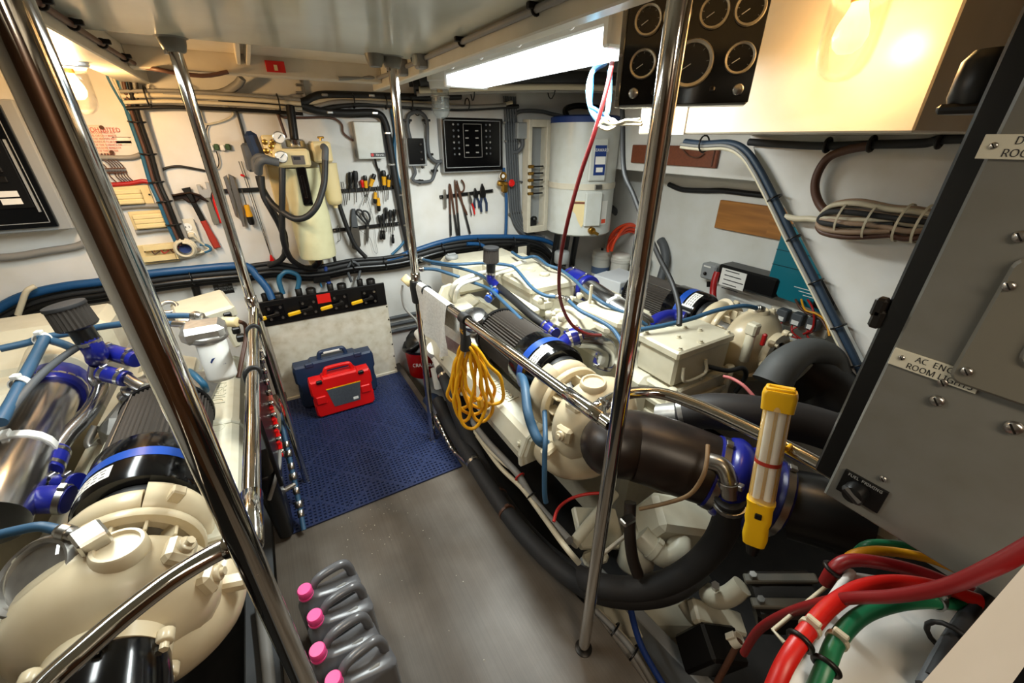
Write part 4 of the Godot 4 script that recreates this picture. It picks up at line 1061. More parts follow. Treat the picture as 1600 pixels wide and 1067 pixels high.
func tools() -> void:
	mag_bar("magnetic bar behind the hammer and pliers at the left", V(-0.267, 1.349, -2.89), V(0.01, 1.348, -2.89))
	mag_bar("upper magnetic bar holding the yellow and black screwdrivers", V(0.422, 1.315, -2.89), V(0.807, 1.322, -2.89))
	mag_bar("lower magnetic bar holding the scissors", V(0.356, 1.079, -2.89), V(0.786, 1.084, -2.89))
	mag_bar("magnetic bar holding long pliers under the display panel", V(1.101, 1.239, -2.89), V(1.532, 1.259, -2.89))
	var g := "screwdrivers on the upper bar"
	driver("slim black screwdriver at the left of the upper bar", V(0.483, 1.259, -2.875), V(0.519, 1.424, -2.875), 0.1, 0.016, "black", "", g)
	driver("second black screwdriver from the left on the upper bar", V(0.525, 1.244, -2.875), V(0.548, 1.431, -2.875), 0.1, 0.016, "rubber", "", g)
	driver("small red handled driver on the upper bar", V(0.579, 1.28, -2.875), V(0.578, 1.377, -2.875), 0.045, 0.011, "red_plastic", "", g)
	driver("short black and yellow screwdriver beside the red handled driver", V(0.597, 1.272, -2.872), V(0.601, 1.403, -2.872), 0.075, 0.013, "black", "yellow_cord", g)
	driver("black and yellow screwdriver leaning to the left on the upper bar", V(0.579, 1.237, -2.868), V(0.661, 1.409, -2.868), 0.08, 0.0145, "black", "yellow_cord", g)
	driver("thin black scribe behind the yellow screwdrivers", V(0.698, 1.297, -2.88), V(0.698, 1.441, -2.88), 0.11, 0.007, "black", "", g)
	driver("tallest black and yellow screwdriver near the end of the upper bar", V(0.708, 1.236, -2.872), V(0.723, 1.429, -2.872), 0.09, 0.015, "black", "yellow_cord", g)
	driver("rightmost black and yellow screwdriver on the upper bar", V(0.728, 1.247, -2.875), V(0.757, 1.401, -2.875), 0.075, 0.013, "black", "yellow_cord", g)
	driver("stubby black and yellow driver hanging handle down, left one", V(0.658, 1.323, -2.872), V(0.64, 1.229, -2.872), 0.07, 0.013, "black", "yellow_cord", g)
	driver("black and yellow driver hanging handle down, lower right one", V(0.672, 1.339, -2.868), V(0.657, 1.179, -2.868), 0.085, 0.013, "black", "yellow_cord", g)
	for k in 2:
		solo("hex_key", ["left of two thin hex keys at the end of the upper bar", "right of two thin hex keys at the end of the upper bar"][k], "hex key", tube([V(0.453, 1.371, -2.878) + V(0.011 * k, 0, 0), V(0.454, 1.31, -2.878) + V(0.011 * k, 0, 0), V(0.452, 1.233, -2.878) + V(0.011 * k, 0, 0)], 0.0025, 6, 2), "tool_steel", "hex keys")
	g = "black precision drivers on the lower bar"
	var px := [[V(0.658, 1.052, -2.875), V(0.655, 1.153, -2.875)], [V(0.673, 1.042, -2.872), V(0.685, 1.16, -2.872)], [V(0.692, 1.039, -2.878), V(0.709, 1.199, -2.878)], [V(0.717, 1.037, -2.875), V(0.736, 1.18, -2.875)], [V(0.745, 1.043, -2.875), V(0.763, 1.183, -2.875)]]
	for k in 5:
		driver(["first small black driver from the scissors on the lower bar", "second small black driver from the scissors", "tall black driver in the middle of the small set", "fourth small black driver on the lower bar", "rightmost small black driver on the lower bar"][k], px[k][0], px[k][1], 0.075, 0.0115, "rubber" if k % 2 else "black", "", g)
	var py := [[V(0.662, 1.095, -2.87), V(0.644, 0.993, -2.87)], [V(0.675, 1.094, -2.868), V(0.665, 0.991, -2.868)], [V(0.738, 1.109, -2.868), V(0.723, 0.958, -2.868)]]
	for k in 3:
		driver(["left black driver hanging handle down under the lower bar", "second black driver hanging handle down under the lower bar", "long black driver hanging handle down at the bar end"][k], py[k][0], py[k][1], 0.06, 0.011, "black", "", g)
	# hook, scraper, scissors
	solo("hook_pick", "thin bent hook at the left end of the lower bar", "hook", tube([V(0.378, 1.079, -2.878), V(0.382, 1.104, -2.875), V(0.39, 1.107, -2.872), V(0.392, 1.079, -2.872), V(0.386, 1.021, -2.875), V(0.364, 1.007, -2.875)], 0.0022, 6), "tool_steel")
	var t := thing("scraper", "broad steel scraper hanging left of the scissors", "scraper", V(0.492, 1.067, -2.88))
	var xs := wall_xf(V(0.476, 0.951, -2.872), V(0.5, 1.222, -2.872))
	part(t, "blade", moved(plate([Vector2(-0.028, 0.0), Vector2(0.012, -0.014), Vector2(0.03, 0.02), Vector2(0.026, 0.14), Vector2(-0.024, 0.14)], 0.003, 0.0008), xs), "tool_steel")
	part(t, "handle", moved(plate([Vector2(-0.02, 0.13), Vector2(0.022, 0.13), Vector2(0.018, 0.2), Vector2(0.012, 0.255), Vector2(-0.008, 0.255), Vector2(-0.018, 0.2)], 0.016, 0.004), xs), "hose_grey")
	t = thing("scissors", "large dark scissors hanging on the lower bar", "scissors", V(0.569, 1.081, -2.88))
	var pv := V(0.569, 1.082, -2.87)
	for k in 2:
		var s := -1 if k == 0 else 1
		var tip := V(0.54, 0.961, -2.87) + V(0.012 * k, 0.012 * k, 0)
		var xb := wall_xf(pv, tip)
		part(t, "blade", moved(plate([Vector2(-0.009, -0.02), Vector2(0.009, -0.02), Vector2(0.008, 0.06), Vector2(0.0, 0.118), Vector2(-0.008, 0.06)], 0.003, 0.0005), Transform3D(xb.basis, xb.origin + V(0, 0, 0.004 * k))), "tool_steel")
		var lo := V(0.536, 1.147, -2.87) if k == 0 else V(0.571, 1.137, -2.868)
		part(t, "handle", tube([pv, pv + V(-0.012 if k == 0 else 0.008, 0.03, 0), lo + V(-0.022, 0.025, 0), lo + V(-0.012, 0.05, 0), lo + V(0.012, 0.04, 0), lo + V(0.022, 0.0, 0), pv + V(0.006, 0.024, 0)], 0.006, 8), "rubber")
	part(t, "pivot", cyl(pv, pv + V(0, 0, 0.008), 0.006, 10), "steel")
	solo("wire_loop", "thin loose wire loop hanging below the yellow drivers", "wire", tube([V(0.595, 1.29, -2.885), V(0.562, 1.245, -2.88), V(0.53, 1.175, -2.88), V(0.58, 1.122, -2.88), V(0.616, 1.221, -2.88), V(0.593, 1.287, -2.88), V(0.617, 1.118, -2.88), V(0.611, 0.991, -2.88), V(0.612, 0.906, -2.88), V(0.591, 0.913, -2.88), V(0.575, 1.008, -2.88), V(0.517, 1.065, -2.88)], 0.0012, 5, 4), "dark_steel")
	# third bar: long pliers
	g = "long reach pliers under the display panel"
	var lp := [[V(1.162, 0.964, -2.87), V(1.175, 1.327, -2.87)], [V(1.215, 0.958, -2.872), V(1.183, 1.322, -2.872)], [V(1.231, 0.957, -2.868), V(1.218, 1.351, -2.868)], [V(1.32, 0.962, -2.87), V(1.233, 1.346, -2.87)], [V(1.3, 1.102, -2.868), V(1.237, 1.268, -2.868)]]
	for k in 5:
		t = thing("long_pliers", ["leftmost rusty long pliers leg with hooked tip", "second long pliers leg with black grip", "third long pliers leg with black grip", "long pliers leg slanting furthest right", "short rusty cutter arm among the long pliers"][k], "pliers", lp[k][0], g)
		var x := wall_xf(lp[k][0], lp[k][1])
		var l := Vector2(lp[k][0].x - lp[k][1].x, lp[k][0].y - lp[k][1].y).length()
		part(t, "jaw", moved(plate([Vector2(-0.006, l * 0.4), Vector2(0.006, l * 0.4), Vector2(0.007, l * 0.8), Vector2(0.004, l), Vector2(-0.004, l), Vector2(-0.007, l * 0.8)], 0.007, 0.002), x), "rust")
		part(t, "grip", moved(lathe([Vector2(0, 0), Vector2(0.007, 0.0), Vector2(0.009, l * 0.12), Vector2(0.0075, l * 0.28), Vector2(0.008, l * 0.42), Vector2(0, l * 0.42)], 10), Transform3D(x.basis, x.origin + V(0, 0, -0.004))), "rubber" if k < 4 else "rust")
	solo("claw_arm", "curved dark jaw at the top of the long pliers", "pliers", tube([V(1.268, 1.349, -2.87), V(1.287, 1.318, -2.87), V(1.285, 1.283, -2.87), V(1.263, 1.266, -2.87), V(1.239, 1.285, -2.87), V(1.227, 1.32, -2.87)], 0.006, 8), "rust")
	t = thing("pocket_knife", "flat grey knife at the left end of the pliers bar", "knife", V(1.136, 1.238, -2.88))
	part(t, "body", moved(plate([Vector2(-0.011, 0), Vector2(0.011, 0), Vector2(0.012, 0.08), Vector2(0.005, 0.125), Vector2(-0.006, 0.125), Vector2(-0.012, 0.08)], 0.012, 0.003), wall_xf(V(1.131, 1.165, -2.868), V(1.138, 1.299, -2.868))), "steel")
	plier("small pliers with one red handle on the right bar", V(1.324, 1.259, -2.87), V(1.353, 1.097, -2.87), "red_plastic", "steel", 0.75)
	plier("black cutters with blue handles beside the red pliers", V(1.378, 1.287, -2.87), V(1.388, 1.146, -2.87), "navy_plastic", "black", 0.95)
	plier("largest cutters with blue handles at the bar end", V(1.436, 1.315, -2.868), V(1.445, 1.114, -2.868), "navy_plastic", "black", 1.25)
	# left group
	t = thing("hammer", "claw hammer with an orange-red grip on the left wall", "hammer", V(-0.326, 1.32, -2.88))
	var hx := wall_xf(V(-0.284, 1.045, -2.87), V(-0.328, 1.318, -2.87))
	var hl := 0.345
	part(t, "handle", moved(plate([Vector2(-0.013, hl * 0.42), Vector2(0.013, hl * 0.42), Vector2(0.012, hl * 0.8), Vector2(0.02, hl * 0.97), Vector2(-0.02, hl * 0.97), Vector2(-0.012, hl * 0.8)], 0.014, 0.004), hx), "dark_steel")
	part(t, "grip", moved(plate([Vector2(-0.017, 0), Vector2(0.017, 0), Vector2(0.018, 0.05), Vector2(0.014, hl * 0.3), Vector2(0.014, hl * 0.46), Vector2(-0.014, hl * 0.46), Vector2(-0.014, hl * 0.3), Vector2(-0.018, 0.05)], 0.024, 0.006), Transform3D(hx.basis, hx.origin + V(0, 0, 0.005))), "orange_grip")
	var hh := Transform3D(Basis(Vector3.BACK, -0.08), V(-0.33, 1.329, -2.862))
	part(t, "head", moved(plate([Vector2(-0.105, 0.01), Vector2(-0.105, -0.02), Vector2(-0.065, -0.018), Vector2(-0.035, -0.01), Vector2(-0.015, -0.03), Vector2(0.02, -0.03), Vector2(0.04, -0.01), Vector2(0.075, -0.026), Vector2(0.078, -0.02), Vector2(0.045, 0.012), Vector2(0.005, 0.026), Vector2(-0.035, 0.02), Vector2(-0.065, 0.012)], 0.03, 0.006), hh), "rust_dark")
	t = thing("adjustable_wrench", "adjustable wrench with a bright jaw hanging right of the hammer", "wrench", V(-0.264, 1.283, -2.88))
	var wx := wall_xf(V(-0.251, 1.175, -2.87), V(-0.257, 1.357, -2.87))
	part(t, "handle", moved(plate([Vector2(-0.013, 0.0), Vector2(0.013, 0.0), Vector2(0.016, 0.02), Vector2(0.011, 0.15), Vector2(-0.011, 0.15), Vector2(-0.016, 0.02)], 0.01, 0.003), wx), "box_olive")
	part(t, "jaw", moved(plate([Vector2(-0.012, 0.145), Vector2(0.014, 0.145), Vector2(0.03, 0.175), Vector2(0.03, 0.225), Vector2(0.014, 0.225), Vector2(0.012, 0.19), Vector2(-0.01, 0.19), Vector2(-0.012, 0.215), Vector2(-0.028, 0.215), Vector2(-0.03, 0.17)], 0.014, 0.002), Transform3D(wx.basis, wx.origin + V(0, 0, 0.003))), "steel_bright")
	solo("red_wrench", "red handled tool half behind the slim left pole", "tool", moved(plate([Vector2(-0.011, 0), Vector2(0.011, 0), Vector2(0.01, 0.12), Vector2(0.007, 0.2), Vector2(-0.007, 0.2), Vector2(-0.01, 0.12)], 0.014, 0.004), wall_xf(V(-0.238, 1.18, -2.88), V(-0.221, 1.354, -2.88))), "red_plastic")
	t = thing("locking_pliers", "steel locking pliers hanging right of the slim left pole", "pliers", V(-0.123, 1.325, -2.88))
	var vx := wall_xf(V(-0.119, 1.153, -2.868), V(-0.13, 1.391, -2.868))
	part(t, "arm", moved(plate([Vector2(-0.012, 0.0), Vector2(0.004, 0.0), Vector2(0.018, 0.09), Vector2(0.026, 0.17), Vector2(0.026, 0.27), Vector2(0.004, 0.285), Vector2(-0.004, 0.19)], 0.014, 0.003), vx), "steel")
	part(t, "arm", moved(plate([Vector2(-0.03, 0.06), Vector2(-0.02, 0.05), Vector2(-0.006, 0.15), Vector2(-0.004, 0.28), Vector2(-0.024, 0.27), Vector2(-0.026, 0.18)], 0.012, 0.003), vx), "steel")
	driver("short driver with a black and yellow handle beside the locking pliers", V(-0.084, 1.355, -2.87), V(-0.082, 1.16, -2.87), 0.11, 0.017, "black", "yellow_cord", "screwdrivers on the left bar")
	t = thing("feeler_wires", "two long thin wires with a red tip left of the purifier", "wire tool", V(-0.047, 1.473, -2.88))
	for k in 2:
		part(t, "wire", tube([V(-0.062, 1.499, -2.884) + V(0.012 * k, 0, 0), V(-0.046, 1.224, -2.884) + V(0.01 * k, 0, 0), V(-0.03, 0.955, -2.884)], 0.0018, 5, 3), "dark_steel")
	part(t, "red_tip", moved(plate([Vector2(-0.016, -0.02), Vector2(0.016, -0.02), Vector2(0.004, 0.03), Vector2(-0.004, 0.03)], 0.01, 0.002), at(V(-0.03, 0.942, -2.87))), "red_plastic")
	part(t, "red_top", moved(rbox(V(0.02, 0.012, 0.01), 0.002), at(V(-0.062, 1.427, -2.875), V(0, 0, -0.4))), "red_plastic")

func plier(label: String, top: Vector3, low: Vector3, m: String, m2: String, s: float) -> void:
	var t := thing("hand_pliers", label, "pliers", top, "pliers on the right bar")
	var x := wall_xf(low, top)
	var l := Vector2(low.x - top.x, low.y - top.y).length()
	part(t, "jaws", moved(plate([Vector2(-0.016 * s, l * 0.5), Vector2(0.016 * s, l * 0.5), Vector2(0.02 * s, l * 0.68), Vector2(0.012 * s, l * 0.85), Vector2(0.002, l), Vector2(-0.006, l), Vector2(-0.014 * s, l * 0.85), Vector2(-0.02 * s, l * 0.68)], 0.012, 0.003), x), m2)
	for k in [-1, 1]:
		part(t, "handle", moved(plate([Vector2(k * 0.004, l * 0.52), Vector2(k * 0.016 * s, l * 0.52), Vector2(k * 0.027 * s, l * 0.3), Vector2(k * 0.024 * s, 0.0), Vector2(k * 0.012 * s, 0.0), Vector2(k * 0.013 * s, l * 0.3)], 0.014, 0.004), Transform3D(x.basis, x.origin + V(0, 0, 0.002))), m if k > 0 or m != "red_plastic" else "steel")

# ---------------------------------------------------------------- engines
func bolt(p: Vector3, dir: Vector3, r := 0.009, h := 0.008) -> ArrayMesh:
	return join([cyl(p, p + dir.normalized() * h * 0.35, r * 1.5, 12), cyl(p + dir.normalized() * h * 0.35, p + dir.normalized() * h, r, 6)])

func air_filter(t: Node3D, x: float, y: float, r: float, z0: float, z1: float, z2: float, z3: float, side: int) -> void:
	# pleated part z0..z1, plain drum z1..z2, boot z2..z3 (z grows towards the viewer)
	var c := V(x, y, z0)
	var st := begin()
	var n := 60
	var ra := r * 0.97
	var rb := r * 0.915
	for k in n:
		var a0 := TAU * k / n
		var a1 := TAU * (k + 0.5) / n
		var a2 := TAU * (k + 1) / n
		var p0 := V(cos(a0) * ra, sin(a0) * ra, 0)
		var p1 := V(cos(a1) * rb, sin(a1) * rb, 0)
		var p2 := V(cos(a2) * ra, sin(a2) * ra, 0)
		var dz := V(0, 0, z1 - z0)
		for e in [[p0, p1], [p1, p2]]:
			face_out(st, [c + e[0], c + e[1], c + e[1] + dz, c + e[0] + dz], e[0] + e[1])
	var f := part(t, "air_filter", st.commit(), "pleat")
	part(f, "end_cap", turned(V(x, y, z0 - 0.02), V(x, y, z0), [[0, 0], [0, r * 0.93], [0.006, r], [0.024, r], [0.026, r * 0.9], [0.026, 0]], 40), "black")
	part(f, "drum", turned(V(x, y, z1), V(x, y, z2), [[-0.004, r * 0.9], [-0.004, r * 1.02], [0, r * 1.03], [z2 - z1 - 0.012, r * 1.03], [z2 - z1, r * 0.97], [z2 - z1 + 0.002, r * 0.6]], 40), "black_gloss")
	part(f, "blue_band", turned(V(x, y, lerpf(z1, z2, 0.38)), V(x, y, lerpf(z1, z2, 0.58)), [[0, r], [0, r * 1.04], [(z2 - z1) * 0.2, r * 1.04], [(z2 - z1) * 0.2, r]], 40), "band_blue")
	part(f, "boot", turned(V(x, y, z2), V(x, y, z3), [[0, r * 0.7], [0.004, r * 0.78], [0.03, r * 0.77], [0.036, r * 0.72], [0.044, r * 0.77], [0.06, r * 0.77], [0.066, r * 0.7], [z3 - z2, r * 0.66]], 32), "rubber")
	# rods that hold the element and the printed label on the drum
	for a in [0.9, 2.1]:
		var o := V(cos(a), sin(a), 0) * r * 0.99
		part(f, "rod", cyl(c + o, c + o + V(0, 0, z1 - z0), 0.003, 8), "steel")
	var sti := begin()
	var la := deg_to_rad(100.0)
	var lz := lerpf(z1, z2, 0.64)
	var lw := (z2 - z1) * 0.26
	for k in 6:
		var a0 := la + deg_to_rad(46.0) * k / 6
		var a1 := la + deg_to_rad(46.0) * (k + 1) / 6
		var q0 := V(x + cos(a0) * r * 1.035, y + sin(a0) * r * 1.035, lz)
		var q1 := V(x + cos(a1) * r * 1.035, y + sin(a1) * r * 1.035, lz)
		face_out(sti, [q0, q1, q1 + V(0, 0, lw), q0 + V(0, 0, lw)], q0 - V(x, y, lz))
	part(f, "label", sti.commit(), "paper")
	var lines := begin()
	for row in 3:
		for k in 5:
			var a0 := la + deg_to_rad(5.0 + 7.6 * k)
			var a1 := a0 + deg_to_rad([6.2, 4.1, 5.2][row])
			var q0 := V(x + cos(a0) * r * 1.037, y + sin(a0) * r * 1.037, lz + lw * (0.2 + 0.27 * row))
			var q1 := V(x + cos(a1) * r * 1.037, y + sin(a1) * r * 1.037, lz + lw * (0.2 + 0.27 * row))
			face_out(lines, [q0, q1, q1 + V(0, 0, lw * 0.08), q0 + V(0, 0, lw * 0.08)], q0 - V(x, y, lz))
	part(f, "label_print", lines.commit(), "print_dark").set_meta("kind", "stuff")
	part(f, "latch", moved(rbox(V(0.02, 0.035, 0.03), 0.004), at(V(x - side * r * 1.02, y - r * 0.35, z2 - 0.03))), "black")

func turbo(t: Node3D, c: Vector3, s: int, m: String, bo := 0.0) -> Node3D:
	# c: centre of the turbine housing; the compressor sits behind it, s = +1 when the engine lies to the right of the aisle
	var tb := part(t, "turbine_housing", join([
		turned(c + V(0, 0, -0.075), c + V(0, 0, 0.15), [[0, 0.06], [0, 0.128], [0.012, 0.15], [0.03, 0.168], [0.06, 0.181], [0.095, 0.18], [0.125, 0.168], [0.15, 0.146], [0.172, 0.114], [0.182, 0.1], [0.215, 0.1], [0.215, 0.06]], 44),
		tube([c + V(s * 0.0, -0.05, 0.01), c + V(-s * 0.05, -0.11, -0.01), c + V(-s * 0.1, -0.14, -0.05), c + V(-s * 0.13, -0.14, -0.13)], [0.14, 0.125, 0.1, 0.075], 24, 8)]), m)
	part(tb, "boss", join([
		turned(c + V(-s * bo * 0.9, 0.158, 0.0), c + V(-s * bo, 0.198, 0.0), [[0, 0.05], [0.026, 0.046], [0.03, 0.043], [0.03, 0.037], [0.022, 0.035], [0.022, 0]], 30)]), m)
	for k in [[-0.082 - bo, 0.14 - bo * 0.4, 0.015], [-0.165, 0.03, 0.03]]:
		var o := V(s * k[0], k[1], k[2])
		var lug := part(tb, "lug", moved(rbox(V(0.064, 0.034, 0.06), 0.01), Transform3D(along(o), c + o * 1.03)), m)
		part(lug, "nut", join([cyl(c + o * 1.08, c + o * 1.19, 0.018, 16, 0.002), cyl(c + o * 1.15, c + o * 1.24, 0.01, 6)]), m)
	for a in 6:
		var an := TAU * a / 6 + 0.3
		var o := V(cos(an) * 0.108, sin(an) * 0.108, 0.125)
		part(tb, "stud", join([cyl(c + o, c + o + V(0, 0, 0.028), 0.016, 12, 0.003), cyl(c + o + V(0, 0, 0.028), c + o + V(0, 0, 0.042), 0.009, 6)]), "turbo_paint")
	# heavy bracket to the aisle side
	var br := c + V(-s * 0.19, -0.075, -0.02)
	part(tb, "bracket", join([moved(rbox(V(0.075, 0.034, 0.04), 0.008), at(br, V(0, 0.3 * s, 0))), cyl(br + V(s * 0.02, 0, -0.01), br + V(s * 0.07, -0.01, -0.02), 0.024, 14)]), m)
	# ring of vanes and the clamp between the two housings
	var cz := c + V(0, 0.01, -0.1)
	var mid := part(t, "bearing_housing", turned(cz + V(0, 0, -0.06), cz + V(0, 0, 0.04), [[0, 0.085], [0.03, 0.07], [0.07, 0.075], [0.1, 0.1]], 28), "cast_alu")
	for a in 12:
		var an := TAU * a / 12
		var d := V(cos(an), sin(an), 0)
		part(mid, "vane", moved(rbox(V(0.008, 0.05, 0.05), 0.002), Transform3D(along(d, Vector3.BACK), cz + d * 0.1 + V(0, 0, -0.025))), m)
	part(t, "clamp_ring", turned(cz + V(0, 0, -0.055), cz + V(0, 0, -0.03), [[0, 0.12], [0, 0.142], [0.006, 0.147], [0.019, 0.147], [0.025, 0.142], [0.025, 0.12]], 40), m)
	# compressor snail
	var cc := cz + V(0, 0, -0.105)
	var pts := []
	var rad := []
	for k in 29:
		var a := -s * (TAU * k / 28.0) + (PI * 0.62 if s > 0 else PI * 0.38)
		pts.append(cc + V(cos(a) * 0.112, sin(a) * 0.112, 0))
		rad.append(lerpf(0.034, 0.052, k / 28.0))
	var snail := part(t, "compressor_housing", join([tube(pts, rad, 18, 2), turned(cc + V(0, 0, -0.05), cc + V(0, 0, 0.05), [[0, 0.08], [0.0, 0.1], [0.03, 0.12], [0.09, 0.12], [0.1, 0.1], [0.1, 0.06]], 32)]), m)
	part(snail, "boss", moved(rbox(V(0.032, 0.05, 0.03), 0.004), at(cc + V(-s * 0.11, 0.11, 0.02), V(0, 0, s * 0.8))), m)
	return tb

func hose(t: Node3D, called: String, pts: Array, r: float, m: String, fit := 0, n := 6) -> MeshInstance3D:
	var h := part(t, called, tube(pts, r, 10, n), m)
	if fit & 1:
		var d: Vector3 = (pts[1] - pts[0]).normalized()
		part(h, "fitting", join([cyl(pts[0] - d * 0.03, pts[0] + d * 0.012, r * 1.35, 10, 0.001), cyl(pts[0] - d * 0.012, pts[0] + d * 0.004, r * 1.75, 6)]), "steel")
	if fit & 2:
		var d: Vector3 = (pts[-1] - pts[-2]).normalized()
		part(h, "fitting", join([cyl(pts[-1] - d * 0.012, pts[-1] + d * 0.03, r * 1.35, 10, 0.001), cyl(pts[-1] - d * 0.004, pts[-1] + d * 0.012, r * 1.75, 6)]), "steel")
	return h

func sleeve(t: Node3D, called: String, a: Vector3, b: Vector3, r: float, m := "silicone_blue") -> MeshInstance3D:
	# silicone sleeve with a clamp near each end
	var l := a.distance_to(b)
	var h := part(t, called, turned(a, b, [[0, 0], [0, r * 0.97], [0.004, r], [l * 0.5, r * 1.03], [l - 0.004, r], [l, r * 0.97], [l, 0]], 22), m)
	var d := (b - a).normalized()
	part(h, "clamp", clamp_on(a + d * l * 0.18, d, r * 1.005, 0.014), "steel")
	part(h, "clamp", clamp_on(b - d * l * 0.18, d, r * 1.005, 0.014), "steel")
	return h

func breather(t: Node3D, p: Vector3, up: Vector3, r: float, h: float, foot: Vector3) -> void:
	var b := along(up)
	var st := begin()
	var n := 26
	for k in n:
		for e in 2:
			var a0 := TAU * (k + e * 0.5) / n
			var a1 := TAU * (k + e * 0.5 + 0.5) / n
			var r0 := r if e == 0 else r * 0.92
			var r1 := r * 0.92 if e == 0 else r
			var q0 := V(cos(a0) * r0 * 1.05, 0, sin(a0) * r0 * 1.05)
			var q1 := V(cos(a1) * r1 * 1.05, 0, sin(a1) * r1 * 1.05)
			var w0 := V(cos(a0) * r0, h * 0.6, sin(a0) * r0)
			var w1 := V(cos(a1) * r1, h * 0.6, sin(a1) * r1)
			face_out(st, [q0, q1, w1, w0], q0 + q1)
	var f := part(t, "breather_filter", moved(st.commit(), Transform3D(b, p + b.y * h * 0.35)), "pleat")
	part(f, "cap", moved(lathe([Vector2(0, 0), Vector2(r * 1.03, 0), Vector2(r * 1.06, 0.004), Vector2(r * 1.03, 0.012), Vector2(r * 0.9, 0.014), Vector2(0, 0.012)], 26), Transform3D(b, p + b.y * h * 0.94)), "rubber_soft")
	part(f, "neck", moved(lathe([Vector2(0, -0.02), Vector2(r * 0.62, -0.02), Vector2(r * 0.62, h * 0.25), Vector2(r * 0.95, h * 0.3), Vector2(r * 1.06, h * 0.36), Vector2(0, h * 0.36)], 24), Transform3D(b, p)), "black")
	var e := part(t, "breather_elbow", tube([p, p - b.y * h * 0.5, (p - b.y * h * 0.6).lerp(foot, 0.5), foot], r * 0.6, 16), "silicone_blue")
	part(e, "clamp", clamp_on(p - b.y * h * 0.2, b.y, r * 0.62), "steel")

func manifold(t: Node3D, x: float, y: float, z0: float, z1: float, s: int) -> void:
	# long cast cover over the exhaust manifold, with raised lettering on its sloping face
	var prof := [Vector2(-0.085, -0.08), Vector2(-0.095, -0.03), Vector2(-0.07, 0.045), Vector2(-0.05, 0.06), Vector2(0.055, 0.075), Vector2(0.085, 0.05), Vector2(0.085, -0.08)]
	var pr := []
	for q in prof:
		pr.append(Vector2(q.x * s, q.y))
	var m := part(t, "manifold_cover", moved(plate(pr, z1 - z0, 0.012), at(V(x, y, z1))), "cream_cast")
	var n := V(-s * 0.14, 1.0, 0).normalized()
	var up := V(s, 0.14, 0).normalized()
	var run := up.cross(n)
	var words := ["Detroit", "Diesel"]
	for k in 2:
		var p := V(x + s * 0.002, y + 0.0665, lerpf(z0, z1, 0.3 + 0.42 * k) if s > 0 else lerpf(z0, z1, 0.72 - 0.42 * k))
		part(m, "raised_lettering", text(words[k], 0.05, 0.006), "cream_cast", Transform3D(Basis(run, up, n), p + n * 0.002))
	part(m, "raised_ring", moved(ring(0.026, 0.003, 6, 22), Transform3D(Basis(run, n, -up), V(x, y + 0.0675, lerpf(z0, z1, 0.93)))), "cream_cast")
	part(m, "raised_ring", moved(ring(0.026, 0.003, 6, 22), Transform3D(Basis(run, n, -up), V(x, y + 0.0675, lerpf(z0, z1, 0.52)))), "cream_cast")
	for k in 5:
		var z := lerpf(z0 + 0.05, z1 - 0.05, k / 4.0)
		part(m, "bolt", bolt(V(x - s * 0.082, y - 0.0, z), V(-s, 0.3, 0), 0.01, 0.016), "cream_cast")
	for k in 3:
		var z := lerpf(z0 + 0.02, z1 - 0.02, k / 2.0)
		part(m, "rib", moved(plate([Vector2(-0.1 * s, -0.085), Vector2(-0.105 * s, -0.03), Vector2(-0.075 * s, 0.052), Vector2(-0.05 * s, 0.07), Vector2(0.058 * s, 0.083), Vector2(0.09 * s, 0.05), Vector2(0.09 * s, -0.085)], 0.022, 0.006), at(V(x, y, z + 0.011))), "cream_cast")

func ribbed_box(t: Node3D, called: String, a: Vector3, b: Vector3, m: String, bolts: Array) -> MeshInstance3D:
	var o := part(t, called, box2(a, b, 0.012), m)
	part(o, "lid", box2(V(a.x - 0.008, b.y - 0.03, a.z - 0.008), V(b.x + 0.008, b.y + 0.012, b.z + 0.008), 0.008), m)
	for q in bolts:
		part(o, "bolt", bolt(V(lerpf(a.x, b.x, q[0]), b.y + 0.011, lerpf(a.z, b.z, q[1])), Vector3.UP, 0.009, 0.014), m)
	return o

func engine_core(t: Node3D, s: int, xm: float, ym: float, xf: float, ct: Vector3) -> void:
	# block with a sump below and two heads, shared by both engines; x measured from the aisle
	var cx := 0.215 + s * 1.31
	part(t, "crankcase", join([
		box2(V(cx - 0.3, -0.36, -2.5), V(cx + 0.3, 0.3, -0.98), 0.03),
		box2(V(cx - 0.2, 0.25, -2.45), V(cx + 0.2, 0.62, -1.05), 0.03)]), "cream_cast")
	for q in [-1, 1]:
		var hx: float = cx + q * 0.43
		var h := part(t, "cylinder_head", moved(rbox(V(0.34, 0.3, 1.45), 0.03), Transform3D(Basis(Vector3.BACK, -q * 0.5), V(hx, 0.42, -1.78))), "cream_cast")
		for k in 6:
			part(h, "rocker_cover", moved(rbox(V(0.22, 0.08, 0.2), 0.02), Transform3D(Basis(Vector3.BACK, -q * 0.5), V(hx + q * 0.08, 0.585, -2.38 + 0.235 * k))), "cream")
	manifold(t, xm, ym, -2.25, -1.04, s)
	air_filter(t, xf, 0.7, 0.138, -1.68, -1.36, -1.17, -1.08, s)
	turbo(t, ct, s, "turbo_paint", 0.03 if s > 0 else 0.055)

